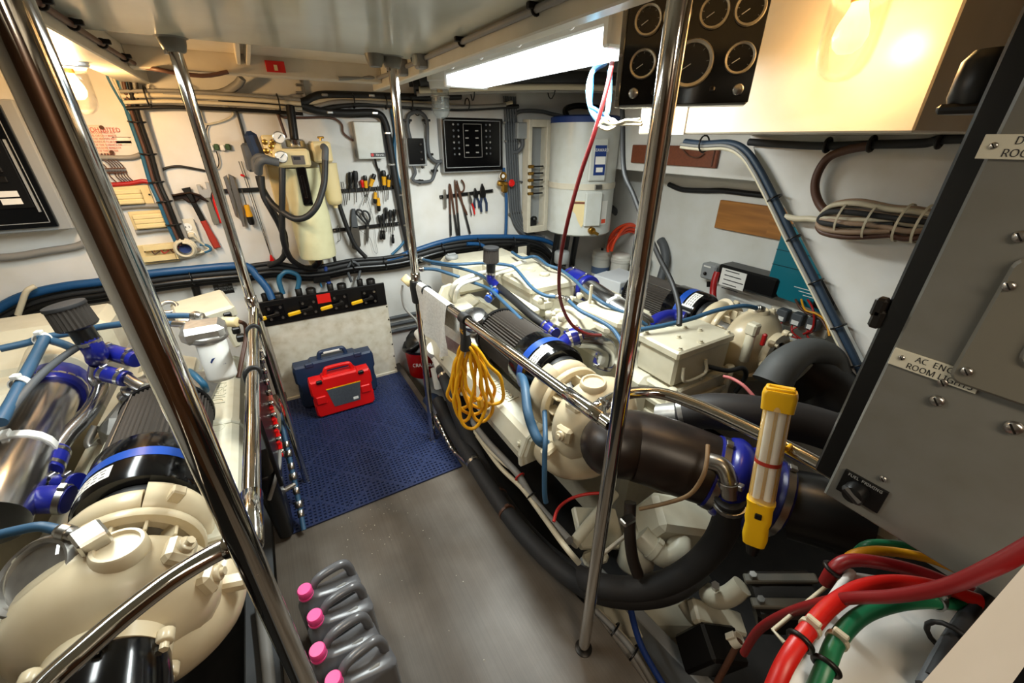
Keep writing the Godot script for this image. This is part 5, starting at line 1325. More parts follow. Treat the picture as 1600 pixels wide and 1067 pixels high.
func engine_right() -> void:
	var t := thing("marine_engine", "large cream marine engine to the right of the aisle", "engine", V(1.52, -0.36, -1.7))
	engine_core(t, 1, 0.765, 0.505, 0.925, V(0.895, 0.665, -0.9))
	# outer bank: filter and turbo
	air_filter(t, 2.07, 0.68, 0.138, -1.82, -1.5, -1.3, -1.2, 1)
	var c := V(2.0, 0.68, -0.98)
	turbo(t, c, -1, "turbo_paint")
	part(t, "lever_valve", join([cyl(V(1.83, 0.66, -0.9), V(1.83, 0.82, -0.9), 0.022, 14, 0.003), moved(rbox(V(0.05, 0.06, 0.05), 0.008), at(V(1.83, 0.83, -0.9)))]), "cream")
	part(t, "handle_red", moved(rbox(V(0.02, 0.06, 0.02), 0.005), at(V(1.85, 0.79, -0.85))), "cable_red")
	# front boxes on the centre line
	var bx := ribbed_box(t, "cooler_cover", V(1.39, 0.62, -1.17), V(1.77, 0.79, -0.95), "cream", [[0.06, 0.07], [0.5, 0.07], [0.94, 0.07], [0.06, 0.93], [0.42, 0.93], [0.94, 0.93], [0.6, 0.3], [0.3, 0.55], [0.7, 0.55]])
	part(bx, "handle", tube([V(1.43, 0.72, -0.94), V(1.43, 0.66, -0.925), V(1.5, 0.645, -0.925), V(1.58, 0.66, -0.925), V(1.58, 0.72, -0.94)], 0.008, 8), "cream")
	var by := ribbed_box(t, "cooler_housing", V(1.37, 0.34, -1.2), V(1.79, 0.6, -0.93), "cream", [[0.03, 0.05], [0.03, 0.95], [0.97, 0.95], [0.5, 0.97]])
	for k in 3:
		part(by, "rib", box2(V(1.355, 0.36 + 0.075 * k, -1.18), V(1.37, 0.385 + 0.075 * k, -0.95), 0.004), "cream")
		part(by, "rib", box2(V(1.39, 0.36 + 0.075 * k, -0.93), V(1.77, 0.385 + 0.075 * k, -0.915), 0.004), "cream")
	part(by, "post", cyl(V(1.375, 0.34, -0.93), V(1.375, 0.635, -0.93), 0.02, 14, 0.004), "cream")
	part(by, "post", cyl(V(1.785, 0.34, -0.93), V(1.785, 0.635, -0.93), 0.02, 14, 0.004), "cream")
	hose(t, "sensor_cable", [V(1.6, 0.68, -0.93), V(1.68, 0.66, -0.88), V(1.76, 0.66, -0.86), V(1.81, 0.6, -0.86), V(1.8, 0.5, -0.88)], 0.011, "rubber")
	# charge-air box with pipe to the outer bank
	var ic := ribbed_box(t, "charge_air_box", V(1.2, 0.66, -2.32), V(1.52, 0.85, -1.82), "cream", [[0.06, 0.05], [0.94, 0.05], [0.06, 0.5], [0.94, 0.5], [0.06, 0.95], [0.94, 0.95]])
	part(ic, "plug", cyl(V(1.4, 0.86, -1.98), V(1.4, 0.882, -1.98), 0.032, 20, 0.005), "cream")
	for k in 2:
		part(ic, "emblem_ring", moved(ring(0.045 - 0.018 * k, 0.003, 6, 24), at(V(1.37, 0.863, -2.12))), "cream")
	part(t, "charge_neck", cyl(V(1.5, 0.77, -2.05), V(1.6, 0.77, -1.98), 0.075, 24, 0.004), "cream")
	sleeve(t, "charge_sleeve", V(1.608, 0.8, -1.991), V(1.59, 0.8, -1.772), 0.08)
	part(t, "charge_pipe", tube([V(1.592, 0.8, -1.811), V(1.538, 0.8, -1.578), V(1.532, 0.78, -1.442), V(1.574, 0.74, -1.336), V(1.636, 0.7, -1.297)], 0.065, 22), "pipe_alu")
	part(t, "pipe_band", clamp_on(V(1.528, 0.79, -1.479), V(1.507, 0.79, -1.408) - V(1.54, 0.79, -1.527), 0.068, 0.025), "white_plastic")
	# expansion tank at the far end
	var et := part(t, "expansion_tank", join([box2(V(0.98, 0.66, -2.68), V(1.5, 0.88, -2.4), 0.03), moved(rbox(V(0.36, 0.16, 0.3), 0.03), at(V(1.36, 0.8, -2.3), V(0.1, 0, 0)))]), "cream")
	part(et, "filler_cap", join([cyl(V(1.03, 0.875, -2.56), V(1.03, 0.905, -2.56), 0.045, 24, 0.006), moved(rbox(V(0.06, 0.012, 0.02), 0.003), at(V(1.03, 0.91, -2.56)))]), "grey_paint")
	# cast aluminium oil filler housing behind the air filter
	var al := part(t, "filler_housing", moved(rbox(V(0.3, 0.2, 0.34), 0.04), at(V(0.86, 0.62, -1.86), V(0, 0.15, 0.15))), "cast_alu")
	part(al, "filler_cap", turned(V(0.82, 0.74, -1.76), V(0.8, 0.82, -1.74), [[0, 0], [0, 0.075], [0.012, 0.078], [0.016, 0.068], [0.026, 0.068], [0.03, 0.074], [0.046, 0.074], [0.052, 0.062], [0.075, 0.06], [0.08, 0.054], [0.08, 0]], 32), "pipe_alu")
	part(al, "port", join([cyl(V(0.93, 0.73, -1.7), V(0.93, 0.75, -1.7), 0.022, 16, 0.003)]), "cast_alu")
	breather(t, V(1.04, 0.95, -2.002), V(0.02, 1, 0.03), 0.043, 0.12, V(1.064, 0.85, -1.989))
	sleeve(t, "vent_sleeve", V(1.069, 0.83, -1.975), V(0.976, 0.8, -1.927), 0.024, "band_blue")
	part(t, "vent_pipe", tube([V(1.077, 0.84, -1.989), V(1.065, 0.83, -1.806), V(1.042, 0.82, -1.576), V(1.058, 0.8, -1.473)], 0.022, 14), "rubber")
	sleeve(t, "vent_sleeve", V(1.058, 0.8, -1.473), V(1.055, 0.79, -1.382), 0.03)
	sleeve(t, "intake_sleeve", V(1.053, 0.8, -1.297), V(1.118, 0.82, -1.273), 0.04)
	part(t, "intake_elbow", tube([V(0.956, 0.74, -1.27), V(0.988, 0.78, -1.27), V(1.061, 0.8, -1.292)], 0.033, 16), "silicone_blue")
	part(t, "intake_pipe", tube([V(1.112, 0.8, -1.278), V(1.186, 0.78, -1.25), V(1.26, 0.72, -1.244), V(1.271, 0.64, -1.257)], 0.045, 18), "pipe_alu")
	sleeve(t, "intake_sleeve", V(1.287, 0.66, -1.273), V(1.265, 0.6, -1.268), 0.05)
	# outer bank crossover
	part(t, "crossover_elbow", tube([V(1.578, 0.74, -1.287), V(1.682, 0.76, -1.308), V(1.777, 0.76, -1.303), V(1.808, 0.76, -1.245)], 0.034, 16), "silicone_blue")
	# inner bank sensors, brackets and looms
	part(t, "lifting_bracket", join([moved(plate([Vector2(-0.1, 0), Vector2(0.1, 0), Vector2(0.08, 0.07), Vector2(0.03, 0.12), Vector2(-0.04, 0.12), Vector2(-0.09, 0.06)], 0.02, 0.003), at(V(0.84, 0.72, -2.16), V(0, 0.4, 0))), box2(V(0.72, 0.66, -2.3), V(0.95, 0.73, -2.05), 0.015)]), "cream")
	var sn := part(t, "pressure_switch", cyl(V(0.563, 0.914, -2.1), V(0.598, 0.941, -2.1), 0.03, 16, 0.004), "beige_plastic")
	part(sn, "cable", tube([V(0.551, 0.905, -2.1), V(0.541, 0.848, -2.1), V(0.549, 0.771, -2.1), V(0.596, 0.699, -2.1), V(0.617, 0.646, -2.1)], 0.006, 8), "cable_grey")
	hose(t, "white_loom", [V(0.866, 0.72, -2.208), V(0.85, 0.82, -2.134), V(0.879, 0.87, -2.108), V(0.984, 0.88, -2.138), V(1.116, 0.88, -2.167), V(1.3, 0.88, -2.206), V(1.42, 0.88, -2.242)], 0.016, "pvc")
	hose(t, "white_loom", [V(0.866, 0.72, -2.158), V(0.852, 0.82, -2.082), V(0.891, 0.86, -2.082), V(0.994, 0.87, -2.097), V(1.111, 0.87, -2.116), V(1.299, 0.87, -2.163)], 0.012, "pvc")
	hose(t, "fuel_hose", [V(0.804, 0.92, -2.501), V(0.816, 0.93, -2.4), V(0.909, 0.94, -2.223), V(1.071, 0.94, -2.162), V(1.175, 0.94, -2.054), V(1.198, 0.93, -1.988), V(1.15, 0.9, -1.746), V(1.152, 0.89, -1.626), V(1.198, 0.89, -1.567)], 0.0095, "hose_blue", 3)
	hose(t, "fuel_hose", [V(1.216, 0.89, -1.504), V(1.196, 0.88, -1.387), V(1.213, 0.87, -1.263), V(1.214, 0.86, -1.174), V(1.184, 0.84, -1.085)], 0.0095, "hose_blue", 1)
	hose(t, "fuel_hose", [V(0.754, 0.9, -2.361), V(0.817, 0.9, -2.309), V(0.866, 0.89, -2.228), V(0.92, 0.87, -2.182)], 0.01, "hose_blue", 1)
	hose(t, "fuel_hose", [V(0.827, 0.91, -2.425), V(0.927, 0.91, -2.269), V(0.998, 0.9, -2.129), V(1.029, 0.88, -2.041), V(1.03, 0.84, -1.964)], 0.009, "hose_blue", 1)
	hose(t, "fuel_hose", [V(0.965, 0.85, -2.128), V(1.014, 0.84, -1.974), V(0.992, 0.83, -1.749), V(0.967, 0.82, -1.546)], 0.01, "hose_blue")
	hose(t, "fuel_hose", [V(1.375, 0.93, -2.334), V(1.378, 0.92, -2.206), V(1.471, 0.92, -2.189), V(1.449, 0.91, -2.017), V(1.478, 0.9, -1.928), V(1.415, 0.9, -1.693), V(1.369, 0.9, -1.571), V(1.347, 0.89, -1.417), V(1.376, 0.87, -1.359), V(1.422, 0.85, -1.274), V(1.488, 0.8, -1.224)], 0.0095, "hose_blue")
	hose(t, "fuel_hose", [V(1.369, 0.83, -1.158), V(1.493, 0.84, -1.119), V(1.639, 0.85, -1.094), V(1.767, 0.88, -1.056), V(1.877, 0.9, -1.001), V(1.965, 0.88, -0.969)], 0.011, "hose_blue", 2)
	for q in [[V(1.219, 0.885, -1.517), 0.014], [V(1.197, 0.87, -1.619), 0.018], [V(1.151, 0.85, -1.651), 0.016], [V(1.358, 0.86, -1.59), 0.015], [V(1.118, 0.82, -1.532), 0.018], [V(1.179, 0.82, -1.545), 0.014], [V(1.15, 0.82, -1.467), 0.016], [V(1.332, 0.84, -1.621), 0.012]]:
		part(t, "banjo_fitting", join([cyl(q[0] - V(0, q[1], 0), q[0] + V(0, q[1], 0), q[1], 10, 0.002), cyl(q[0], q[0] + V(q[1] * 1.8, 0.002, q[1] * 0.6), q[1] * 0.6, 8)]), "cream")
	part(t, "pump_cover", join([moved(rbox(V(0.2, 0.12, 0.26), 0.045), at(V(1.242, 0.76, -1.496), V(0, 0.2, 0))), moved(rbox(V(0.16, 0.06, 0.3), 0.02), at(V(1.375, 0.78, -1.443)))]), "cream")
	part(t, "injection_rail", join([moved(rbox(V(0.09, 0.07, 0.42), 0.018), at(V(1.204, 0.78, -1.929) + V(0.05, 0, 0))), moved(rbox(V(0.05, 0.04, 0.4), 0.01), at(V(1.11, 0.8, -1.826)))]), "cream")
	part(t, "rail_lid", join([moved(rbox(V(0.13, 0.05, 0.3), 0.015), at(V(1.359, 0.83, -1.384), V(0, 0.1, 0))), cyl(V(1.36, 0.84, -1.485), V(1.36, 0.84, -1.485) + V(0, 0.03, 0), 0.024, 16, 0.004)]), "cream")
	part(t, "strap_tab", moved(rbox(V(0.016, 0.1, 0.012), 0.003), at(V(1.312, 0.92, -1.45))), "cream")
	# coolant hoses on the turbo, aisle side
	hose(t, "coolant_hose", [V(0.84, 0.671, -1.376), V(0.76, 0.72, -1.189), V(0.7, 0.683, -1.068), V(0.69, 0.638, -1.015), V(0.69, 0.609, -0.969), V(0.72, 0.584, -0.956)], 0.019, "hose_blue")
	hose(t, "coolant_hose", [V(0.8, 0.682, -1.1), V(0.69, 0.661, -0.931), V(0.66, 0.589, -0.887), V(0.64, 0.477, -0.85), V(0.64, 0.439, -0.839)], 0.0095, "hose_blue")
	# exhaust: insulated elbow, blue bellows and clamps
	var ex := part(t, "exhaust_elbow", tube([V(0.9, 0.655, -0.76), V(0.79, 0.739, -0.709), V(0.852, 0.739, -0.672), V(0.92, 0.73, -0.588), V(0.998, 0.711, -0.492)], [0.09, 0.1, 0.112, 0.114, 0.108], 30, 8), "exhaust_wrap")
	part(ex, "flange", turned(V(0.9, 0.655, -0.79), V(0.9, 0.655, -0.74), [[0, 0.06], [0, 0.122], [0.006, 0.126], [0.026, 0.126], [0.032, 0.12], [0.05, 0.104], [0.05, 0.08]], 32), "dark_steel")
	for p in [[V(0.9, 0.655, -0.745), V(0.05, 0, 1)]]:
		part(ex, "clamp", clamp_on(p[0], p[1], 0.105, 0.02), "dark_steel")
	var bel := part(t, "exhaust_bellows", turned(V(0.995, 0.712, -0.494), V(1.131, 0.676, -0.289), [[0, 0.08], [0, 0.112], [0.03, 0.112], [0.035, 0.12], [0.055, 0.126], [0.075, 0.12], [0.09, 0.11], [0.105, 0.12], [0.125, 0.126], [0.145, 0.12], [0.16, 0.108], [0.2, 0.1], [0.2, 0.08]], 36), "silicone_blue")
	for k in 2:
		var dd := (V(1.131, 0.676, -0.289) - V(0.995, 0.712, -0.494)).normalized()
		part(bel, "clamp", clamp_on(V(0.995, 0.712, -0.494) + dd * (0.016 + 0.165 * k), dd, 0.113, 0.018), "steel")
	part(t, "exhaust_pipe", tube([V(1.119, 0.678, -0.31), V(1.15, 0.697, -0.237), V(1.189, 0.699, -0.164)], 0.098, 24), "black")
	var wp := part(t, "water_pipe", tube([V(0.928, 0.801, -0.468), V(0.94, 0.802, -0.436), V(0.938, 0.775, -0.408), V(0.939, 0.728, -0.393)], 0.024, 18), "steel")
	part(wp, "clamp", clamp_on(V(0.937, 0.767, -0.404), V(0.939, 0.728, -0.393) - V(0.937, 0.767, -0.404), 0.027, 0.014), "steel")
	# dry hoses of the outer bank
	var oh := part(t, "exhaust_hose", tube([V(1.113, 0.735, -0.711), V(1.173, 0.777, -0.635), V(1.266, 0.79, -0.536), V(1.387, 0.776, -0.43), V(1.483, 0.75, -0.306)], [0.055, 0.062, 0.065, 0.065, 0.065], 24), "corrugated")
	part(oh, "clamp", clamp_on(V(1.125, 0.737, -0.704), V(1.173, 0.777, -0.635) - V(1.113, 0.735, -0.711), 0.064, 0.016), "steel")
	part(oh, "pipe", cyl(V(1.089, 0.7, -0.769), V(1.117, 0.735, -0.708), 0.045, 20), "cast_alu")
	part(t, "hose_elbow", tube([V(1.523, 0.779, -0.625), V(1.582, 0.845, -0.629), V(1.704, 0.88, -0.615), V(1.82, 0.834, -0.572), V(1.828, 0.742, -0.514)], [0.07, 0.062, 0.05, 0.05, 0.05], 24), "corrugated_grey")
	part(t, "rubber_bellows", tube([V(1.79, 0.76, -0.677), V(1.844, 0.699, -0.583), V(1.845, 0.627, -0.489)], 0.14, 28), "black")

func engine_left() -> void:
	var t := thing("marine_engine", "large cream marine engine to the left of the aisle", "engine", V(-1.1, -0.36, -1.7))
	engine_core(t, -1, -0.345, 0.57, -0.475, V(-0.475, 0.675, -0.9))
	# expansion tank at the back
	part(t, "expansion_tank", join([box2(V(-1.35, 0.68, -2.6), V(-0.72, 0.9, -2.33), 0.035), moved(rbox(V(0.6, 0.16, 0.3), 0.04), at(V(-1.15, 0.78, -2.2), V(0.15, 0, 0)))]), "cream")
	part(t, "charge_air_box", join([moved(rbox(V(0.36, 0.2, 0.36), 0.05), at(V(-0.98, 0.72, -2.02), V(0, 0.3, 0))), cyl(V(-0.865, 0.8, -2.206), V(-0.824, 0.8, -1.998), 0.1, 28, 0.006)]), "cream")
	sleeve(t, "charge_sleeve", V(-0.839, 0.78, -2.082), V(-0.81, 0.78, -1.877), 0.088)
	part(t, "charge_pipe", tube([V(-0.817, 0.78, -1.928), V(-0.799, 0.78, -1.709), V(-0.783, 0.78, -1.51), V(-0.765, 0.78, -1.335), V(-0.76, 0.77, -1.239)], 0.075, 26), "pipe_alu")
	part(t, "pipe_band", clamp_on(V(-0.783, 0.78, -1.519), V(-0.771, 0.78, -1.389) - V(-0.799, 0.78, -1.709), 0.078, 0.03), "white_plastic")
	breather(t, V(-0.637, 1, -1.843), V(-0.12, 1, -0.05), 0.055, 0.115, V(-0.664, 0.88, -1.922))
	sleeve(t, "vent_sleeve", V(-0.635, 0.9, -1.933), V(-0.534, 0.88, -1.836), 0.03)
	sleeve(t, "vent_sleeve", V(-0.64, 0.86, -1.83), V(-0.566, 0.84, -1.773), 0.028)
	var ap := part(t, "crankcase_pipe", tube([V(-0.663, 0.86, -1.896), V(-0.68, 0.82, -1.887), V(-0.675, 0.78, -1.865), V(-0.681, 0.77, -1.716), V(-0.709, 0.76, -1.618), V(-0.724, 0.75, -1.546)], 0.024, 18), "pipe_alu")
	sleeve(t, "vent_sleeve", V(-0.726, 0.75, -1.544), V(-0.726, 0.74, -1.456), 0.036)
	part(t, "intake_pipe", tube([V(-0.726, 0.74, -1.456), V(-0.741, 0.72, -1.425), V(-0.748, 0.71, -1.399)], 0.03, 16), "pipe_alu")
	sleeve(t, "drum_sleeve", V(-0.707, 0.72, -1.419), V(-0.634, 0.74, -1.362), 0.024)
	part(t, "intake_elbow", tube([V(-0.635, 0.74, -1.288), V(-0.677, 0.75, -1.302), V(-0.735, 0.74, -1.342), V(-0.784, 0.71, -1.376), V(-0.82, 0.66, -1.389)], 0.036, 18), "silicone_blue")
	part(t, "elbow_clamp", clamp_on(V(-0.646, 0.745, -1.29), V(-0.635, 0.74, -1.288) - V(-0.662, 0.75, -1.294), 0.038, 0.014), "steel")
	# oil filler housing
	var al := part(t, "filler_housing", moved(rbox(V(0.3, 0.2, 0.4), 0.04), at(V(-0.52, 0.62, -1.85), V(0, -0.15, -0.15))), "cast_alu")
	part(al, "filler_cap", turned(V(-0.55, 0.71, -1.83), V(-0.55, 0.79, -1.83), [[0, 0], [0, 0.082], [0.012, 0.085], [0.016, 0.072], [0.03, 0.072], [0.034, 0.08], [0.05, 0.08], [0.056, 0.066], [0.075, 0.062], [0.08, 0.054], [0.08, 0]], 32), "pipe_alu")
	part(al, "cap_pipe", tube([V(-0.562, 0.84, -1.771), V(-0.538, 0.83, -1.736), V(-0.514, 0.82, -1.711)], 0.02, 14), "pipe_alu")
	part(al, "mount_loop", tube([V(-0.721, 0.66, -1.819), V(-0.749, 0.62, -1.787), V(-0.74, 0.6, -1.768), V(-0.709, 0.62, -1.764)], 0.014, 10), "cast_alu")
	# oil filter on the aisle side
	var top := V(-0.27, 0.99, -1.65)
	var low := V(-0.265, 0.835, -1.6)
	var f := part(t, "oil_filter", turned(low, top, [[0, 0], [0, 0.03], [0.008, 0.042], [0.016, 0.046], [0.14, 0.046], [0.148, 0.042], [0.158, 0.042], [0.158, 0]], 32), "white_plastic")
	part(f, "filter_head", join([moved(rbox(V(0.13, 0.06, 0.11), 0.018), at(top + V(-0.01, 0.02, -0.01))), cyl(top + V(0, -0.01, 0), top + V(0, 0.012, 0), 0.058, 20, 0.003), moved(rbox(V(0.07, 0.05, 0.16), 0.015), at(top + V(-0.04, 0.0, -0.1)))]), "cast_alu")
	var pb := Basis(V(0.86, 0, -0.5), V(0, 0.97, 0.25), V(0.5, -0.2, 0.84)).orthonormalized()
	part(f, "print", text("5", 0.02, 0.001), "print_blue", Transform3D(pb, low.lerp(top, 0.45) + pb.z * 0.046))
	var em := join([moved(plate(circle(0.014, 6), 0.001), Transform3D(pb, low.lerp(top, 0.62) + pb.z * 0.0465 - pb.x * 0.024 + pb.z * -0.005))])
	part(f, "emblem", em, "print_blue")
	hose(t, "oil_hose", [V(-0.477, 1.02, -1.878), V(-0.417, 1.02, -1.864), V(-0.356, 1.02, -1.835), V(-0.314, 1.02, -1.804)], 0.011, "hose_blue", 2)
	hose(t, "oil_hose", [V(-0.487, 1, -1.902), V(-0.42, 1, -1.843), V(-0.385, 1, -1.815)], 0.011, "hose_blue")
	part(t, "hose_elbow", tube([V(-0.385, 1, -1.815), V(-0.347, 1, -1.787), V(-0.325, 0.99, -1.767), V(-0.323, 0.97, -1.763)], 0.013, 12), "steel")
	var sn := part(t, "pressure_switch", cyl(V(-0.233, 0.98, -1.8), V(-0.188, 0.98, -1.774), 0.02, 18, 0.003), "beige_plastic")
	part(sn, "cable", tube([V(-0.186, 0.98, -1.78), V(-0.17, 0.95, -1.805), V(-0.181, 0.9, -1.782), V(-0.206, 0.85, -1.719), V(-0.231, 0.8, -1.663)], 0.008, 8), "cable_brown")
	var cp := part(t, "control_module", join([moved(rbox(V(0.22, 0.06, 0.3), 0.012), at(V(-0.35, 0.9, -2.237), V(0, 0.2, 0.1))), moved(rbox(V(0.03, 0.16, 0.28), 0.008), at(V(-0.286, 0.82, -2.229), V(0, 0.2, 0.1)))]), "cream")
	for k in 4:
		part(cp, "connector", moved(rbox(V(0.03, 0.03, 0.035), 0.005), at(V(-0.251, 0.9, -2.108) + V(0.012 * k, -0.02 * k, 0.05 * k))), "black")
	part(t, "lifting_eye", join([moved(ring(0.032, 0.009, 8, 20), xf_dir(V(-0.482, 0.92, -2.293), V(0.1, 1, 0.6))), cyl(V(-0.482, 0.92, -2.293) - V(0, 0.08, 0), V(-0.482, 0.92, -2.293) - V(0, 0.02, 0), 0.018, 14)]), "cast_alu")
	hose(t, "drain_hose", [V(-0.406, 0.78, -1.858), V(-0.371, 0.8, -1.755), V(-0.35, 0.78, -1.716), V(-0.354, 0.74, -1.738)], 0.012, "cable_teal")
	hose(t, "thick_hose", [V(-0.915, 0.95, -2.004), V(-0.849, 0.95, -2.023), V(-0.816, 0.96, -2.024), V(-0.751, 0.96, -2.023), V(-0.664, 0.96, -2.039), V(-0.559, 0.97, -2.001)], 0.0125, "hose_blue")
	hose(t, "thick_hose", [V(-0.788, 0.97, -1.984), V(-0.79, 0.95, -1.893), V(-0.773, 0.94, -1.718), V(-0.761, 0.93, -1.586), V(-0.756, 0.92, -1.477)], 0.016, "hose_blue")
	hose(t, "thick_hose", [V(-0.784, 0.95, -2.004), V(-0.733, 0.95, -1.938), V(-0.702, 0.94, -1.902)], 0.014, "hose_blue")
	hose(t, "grey_pipe", [V(-0.66, 0.97, -1.839), V(-0.707, 0.95, -1.802), V(-0.733, 0.94, -1.717), V(-0.747, 0.93, -1.628), V(-0.754, 0.92, -1.509)], 0.011, "hose_grey")
	part(t, "hose_tie", clamp_on(V(-0.798, 0.965, -1.989), V(-0.2, 0, 1), 0.023, 0.02), "white_plastic")
	part(t, "hose_tie", clamp_on(V(-0.771, 0.937, -1.679), V(-0.2, 0, 1), 0.023, 0.02), "white_plastic")
	# gauge cap and fitting on the turbo intake, near the viewer
	var g := part(t, "clear_cap", turned(V(-0.559, 0.84, -0.934) - V(0, 0.02, 0), V(-0.559, 0.84, -0.934) + V(-0.015, 0.02, 0.02), [[0, 0], [0, 0.068], [0.006, 0.074], [0.018, 0.074], [0.024, 0.068], [0.02, 0.06], [0.01, 0.058], [0.01, 0]], 36), "cast_alu")
	part(g, "lens", turned(V(-0.559, 0.84, -0.934) - V(0, 0.0, 0), V(-0.559, 0.84, -0.934) + V(-0.015, 0.04, 0.02), [[0.002, 0.06], [0.012, 0.052], [0.02, 0.03], [0.023, 0]], 32), "glass")
	part(t, "square_fitting", moved(rbox(V(0.05, 0.04, 0.05), 0.005), at(V(-0.462, 0.88, -0.926), V(0.2, 0.5, 0))), "steel")
	part(t, "square_fitting", moved(rbox(V(0.03, 0.05, 0.03), 0.004), at(V(-0.467, 0.85, -0.929), V(0.2, 0.3, 0))), "brass")
	hose(t, "oil_feed", [V(-0.61, 0.9, -1.004), V(-0.581, 0.9, -0.999), V(-0.55, 0.9, -0.99), V(-0.528, 0.89, -0.98), V(-0.512, 0.885, -0.968)], 0.01, "hose_blue", 2)
	# outlet elbow towards the viewer
	var eo := part(t, "exhaust_elbow", tube([V(-0.47, 0.675, -0.77), V(-0.465, 0.67, -0.7), V(-0.47, 0.63, -0.6), V(-0.53, 0.55, -0.52), V(-0.65, 0.45, -0.5)], [0.09, 0.098, 0.102, 0.1, 0.1], 30, 8), "black_gloss")
	part(t, "coolant_hose", tube([V(-0.361, 0.6, -1.12), V(-0.345, 0.56, -1.088), V(-0.334, 0.5, -1.077), V(-0.326, 0.42, -1.088)], 0.026, 16), "rubber_soft")

# ---------------------------------------------------------------- the aisle
func loft(sections: Array, n := 5) -> ArrayMesh:
	# sections of [centre, width x, depth z, corner radius], bottom to top
	var st := begin()
	var rings := []
	for s in sections:
		var r := []
		for q in round_rect(s[1], s[2], minf(s[3], minf(s[1], s[2]) * 0.499), n):
			r.append(s[0] + V(q.x, 0, q.y))
		rings.append(r)
	var m: int = rings[0].size()
	for i in rings.size() - 1:
		for j in m:
			var k := (j + 1) % m
			var mid: Vector3 = (rings[i][j] + rings[i][k]) * 0.5 - sections[i][0]
			mid.y = 0
			face_out(st, [rings[i][j], rings[i][k], rings[i + 1][k], rings[i + 1][j]], mid)
	face_out(st, rings[0], Vector3.DOWN)
	face_out(st, rings[-1], Vector3.UP)
	st.index()
	return smooth(st.commit(), 40.0)

func smooth(m: ArrayMesh, angle: float) -> ArrayMesh:
	# average the normals of faces that meet at less than the angle
	var arr := m.surface_get_arrays(0)
	var vs: PackedVector3Array = arr[Mesh.ARRAY_VERTEX]
	var idx = arr[Mesh.ARRAY_INDEX]
	var tri_v := []
	if idx == null or idx.is_empty():
		for i in vs.size():
			tri_v.append(vs[i])
	else:
		for i in idx:
			tri_v.append(vs[i])
	var acc := {}
	var fn := []
	for i in range(0, tri_v.size(), 3):
		var n: Vector3 = (tri_v[i + 2] - tri_v[i]).cross(tri_v[i + 1] - tri_v[i])
		fn.append(n)
		for k in 3:
			var key: Vector3i = Vector3i((tri_v[i + k] * 20000.0).round())
			if not acc.has(key):
				acc[key] = []
			acc[key].append(n)
	var c := cos(deg_to_rad(angle))
	var st := begin()
	for i in range(0, tri_v.size(), 3):
		var n: Vector3 = fn[i / 3]
		if n.length() < 1e-12:
			continue
		for k in 3:
			var s := Vector3.ZERO
			for q in acc[Vector3i((tri_v[i + k] * 20000.0).round())]:
				if q.length() > 1e-12 and q.normalized().dot(n.normalized()) > c:
					s += q
			v(st, tri_v[i + k], s.normalized())
	return st.commit()

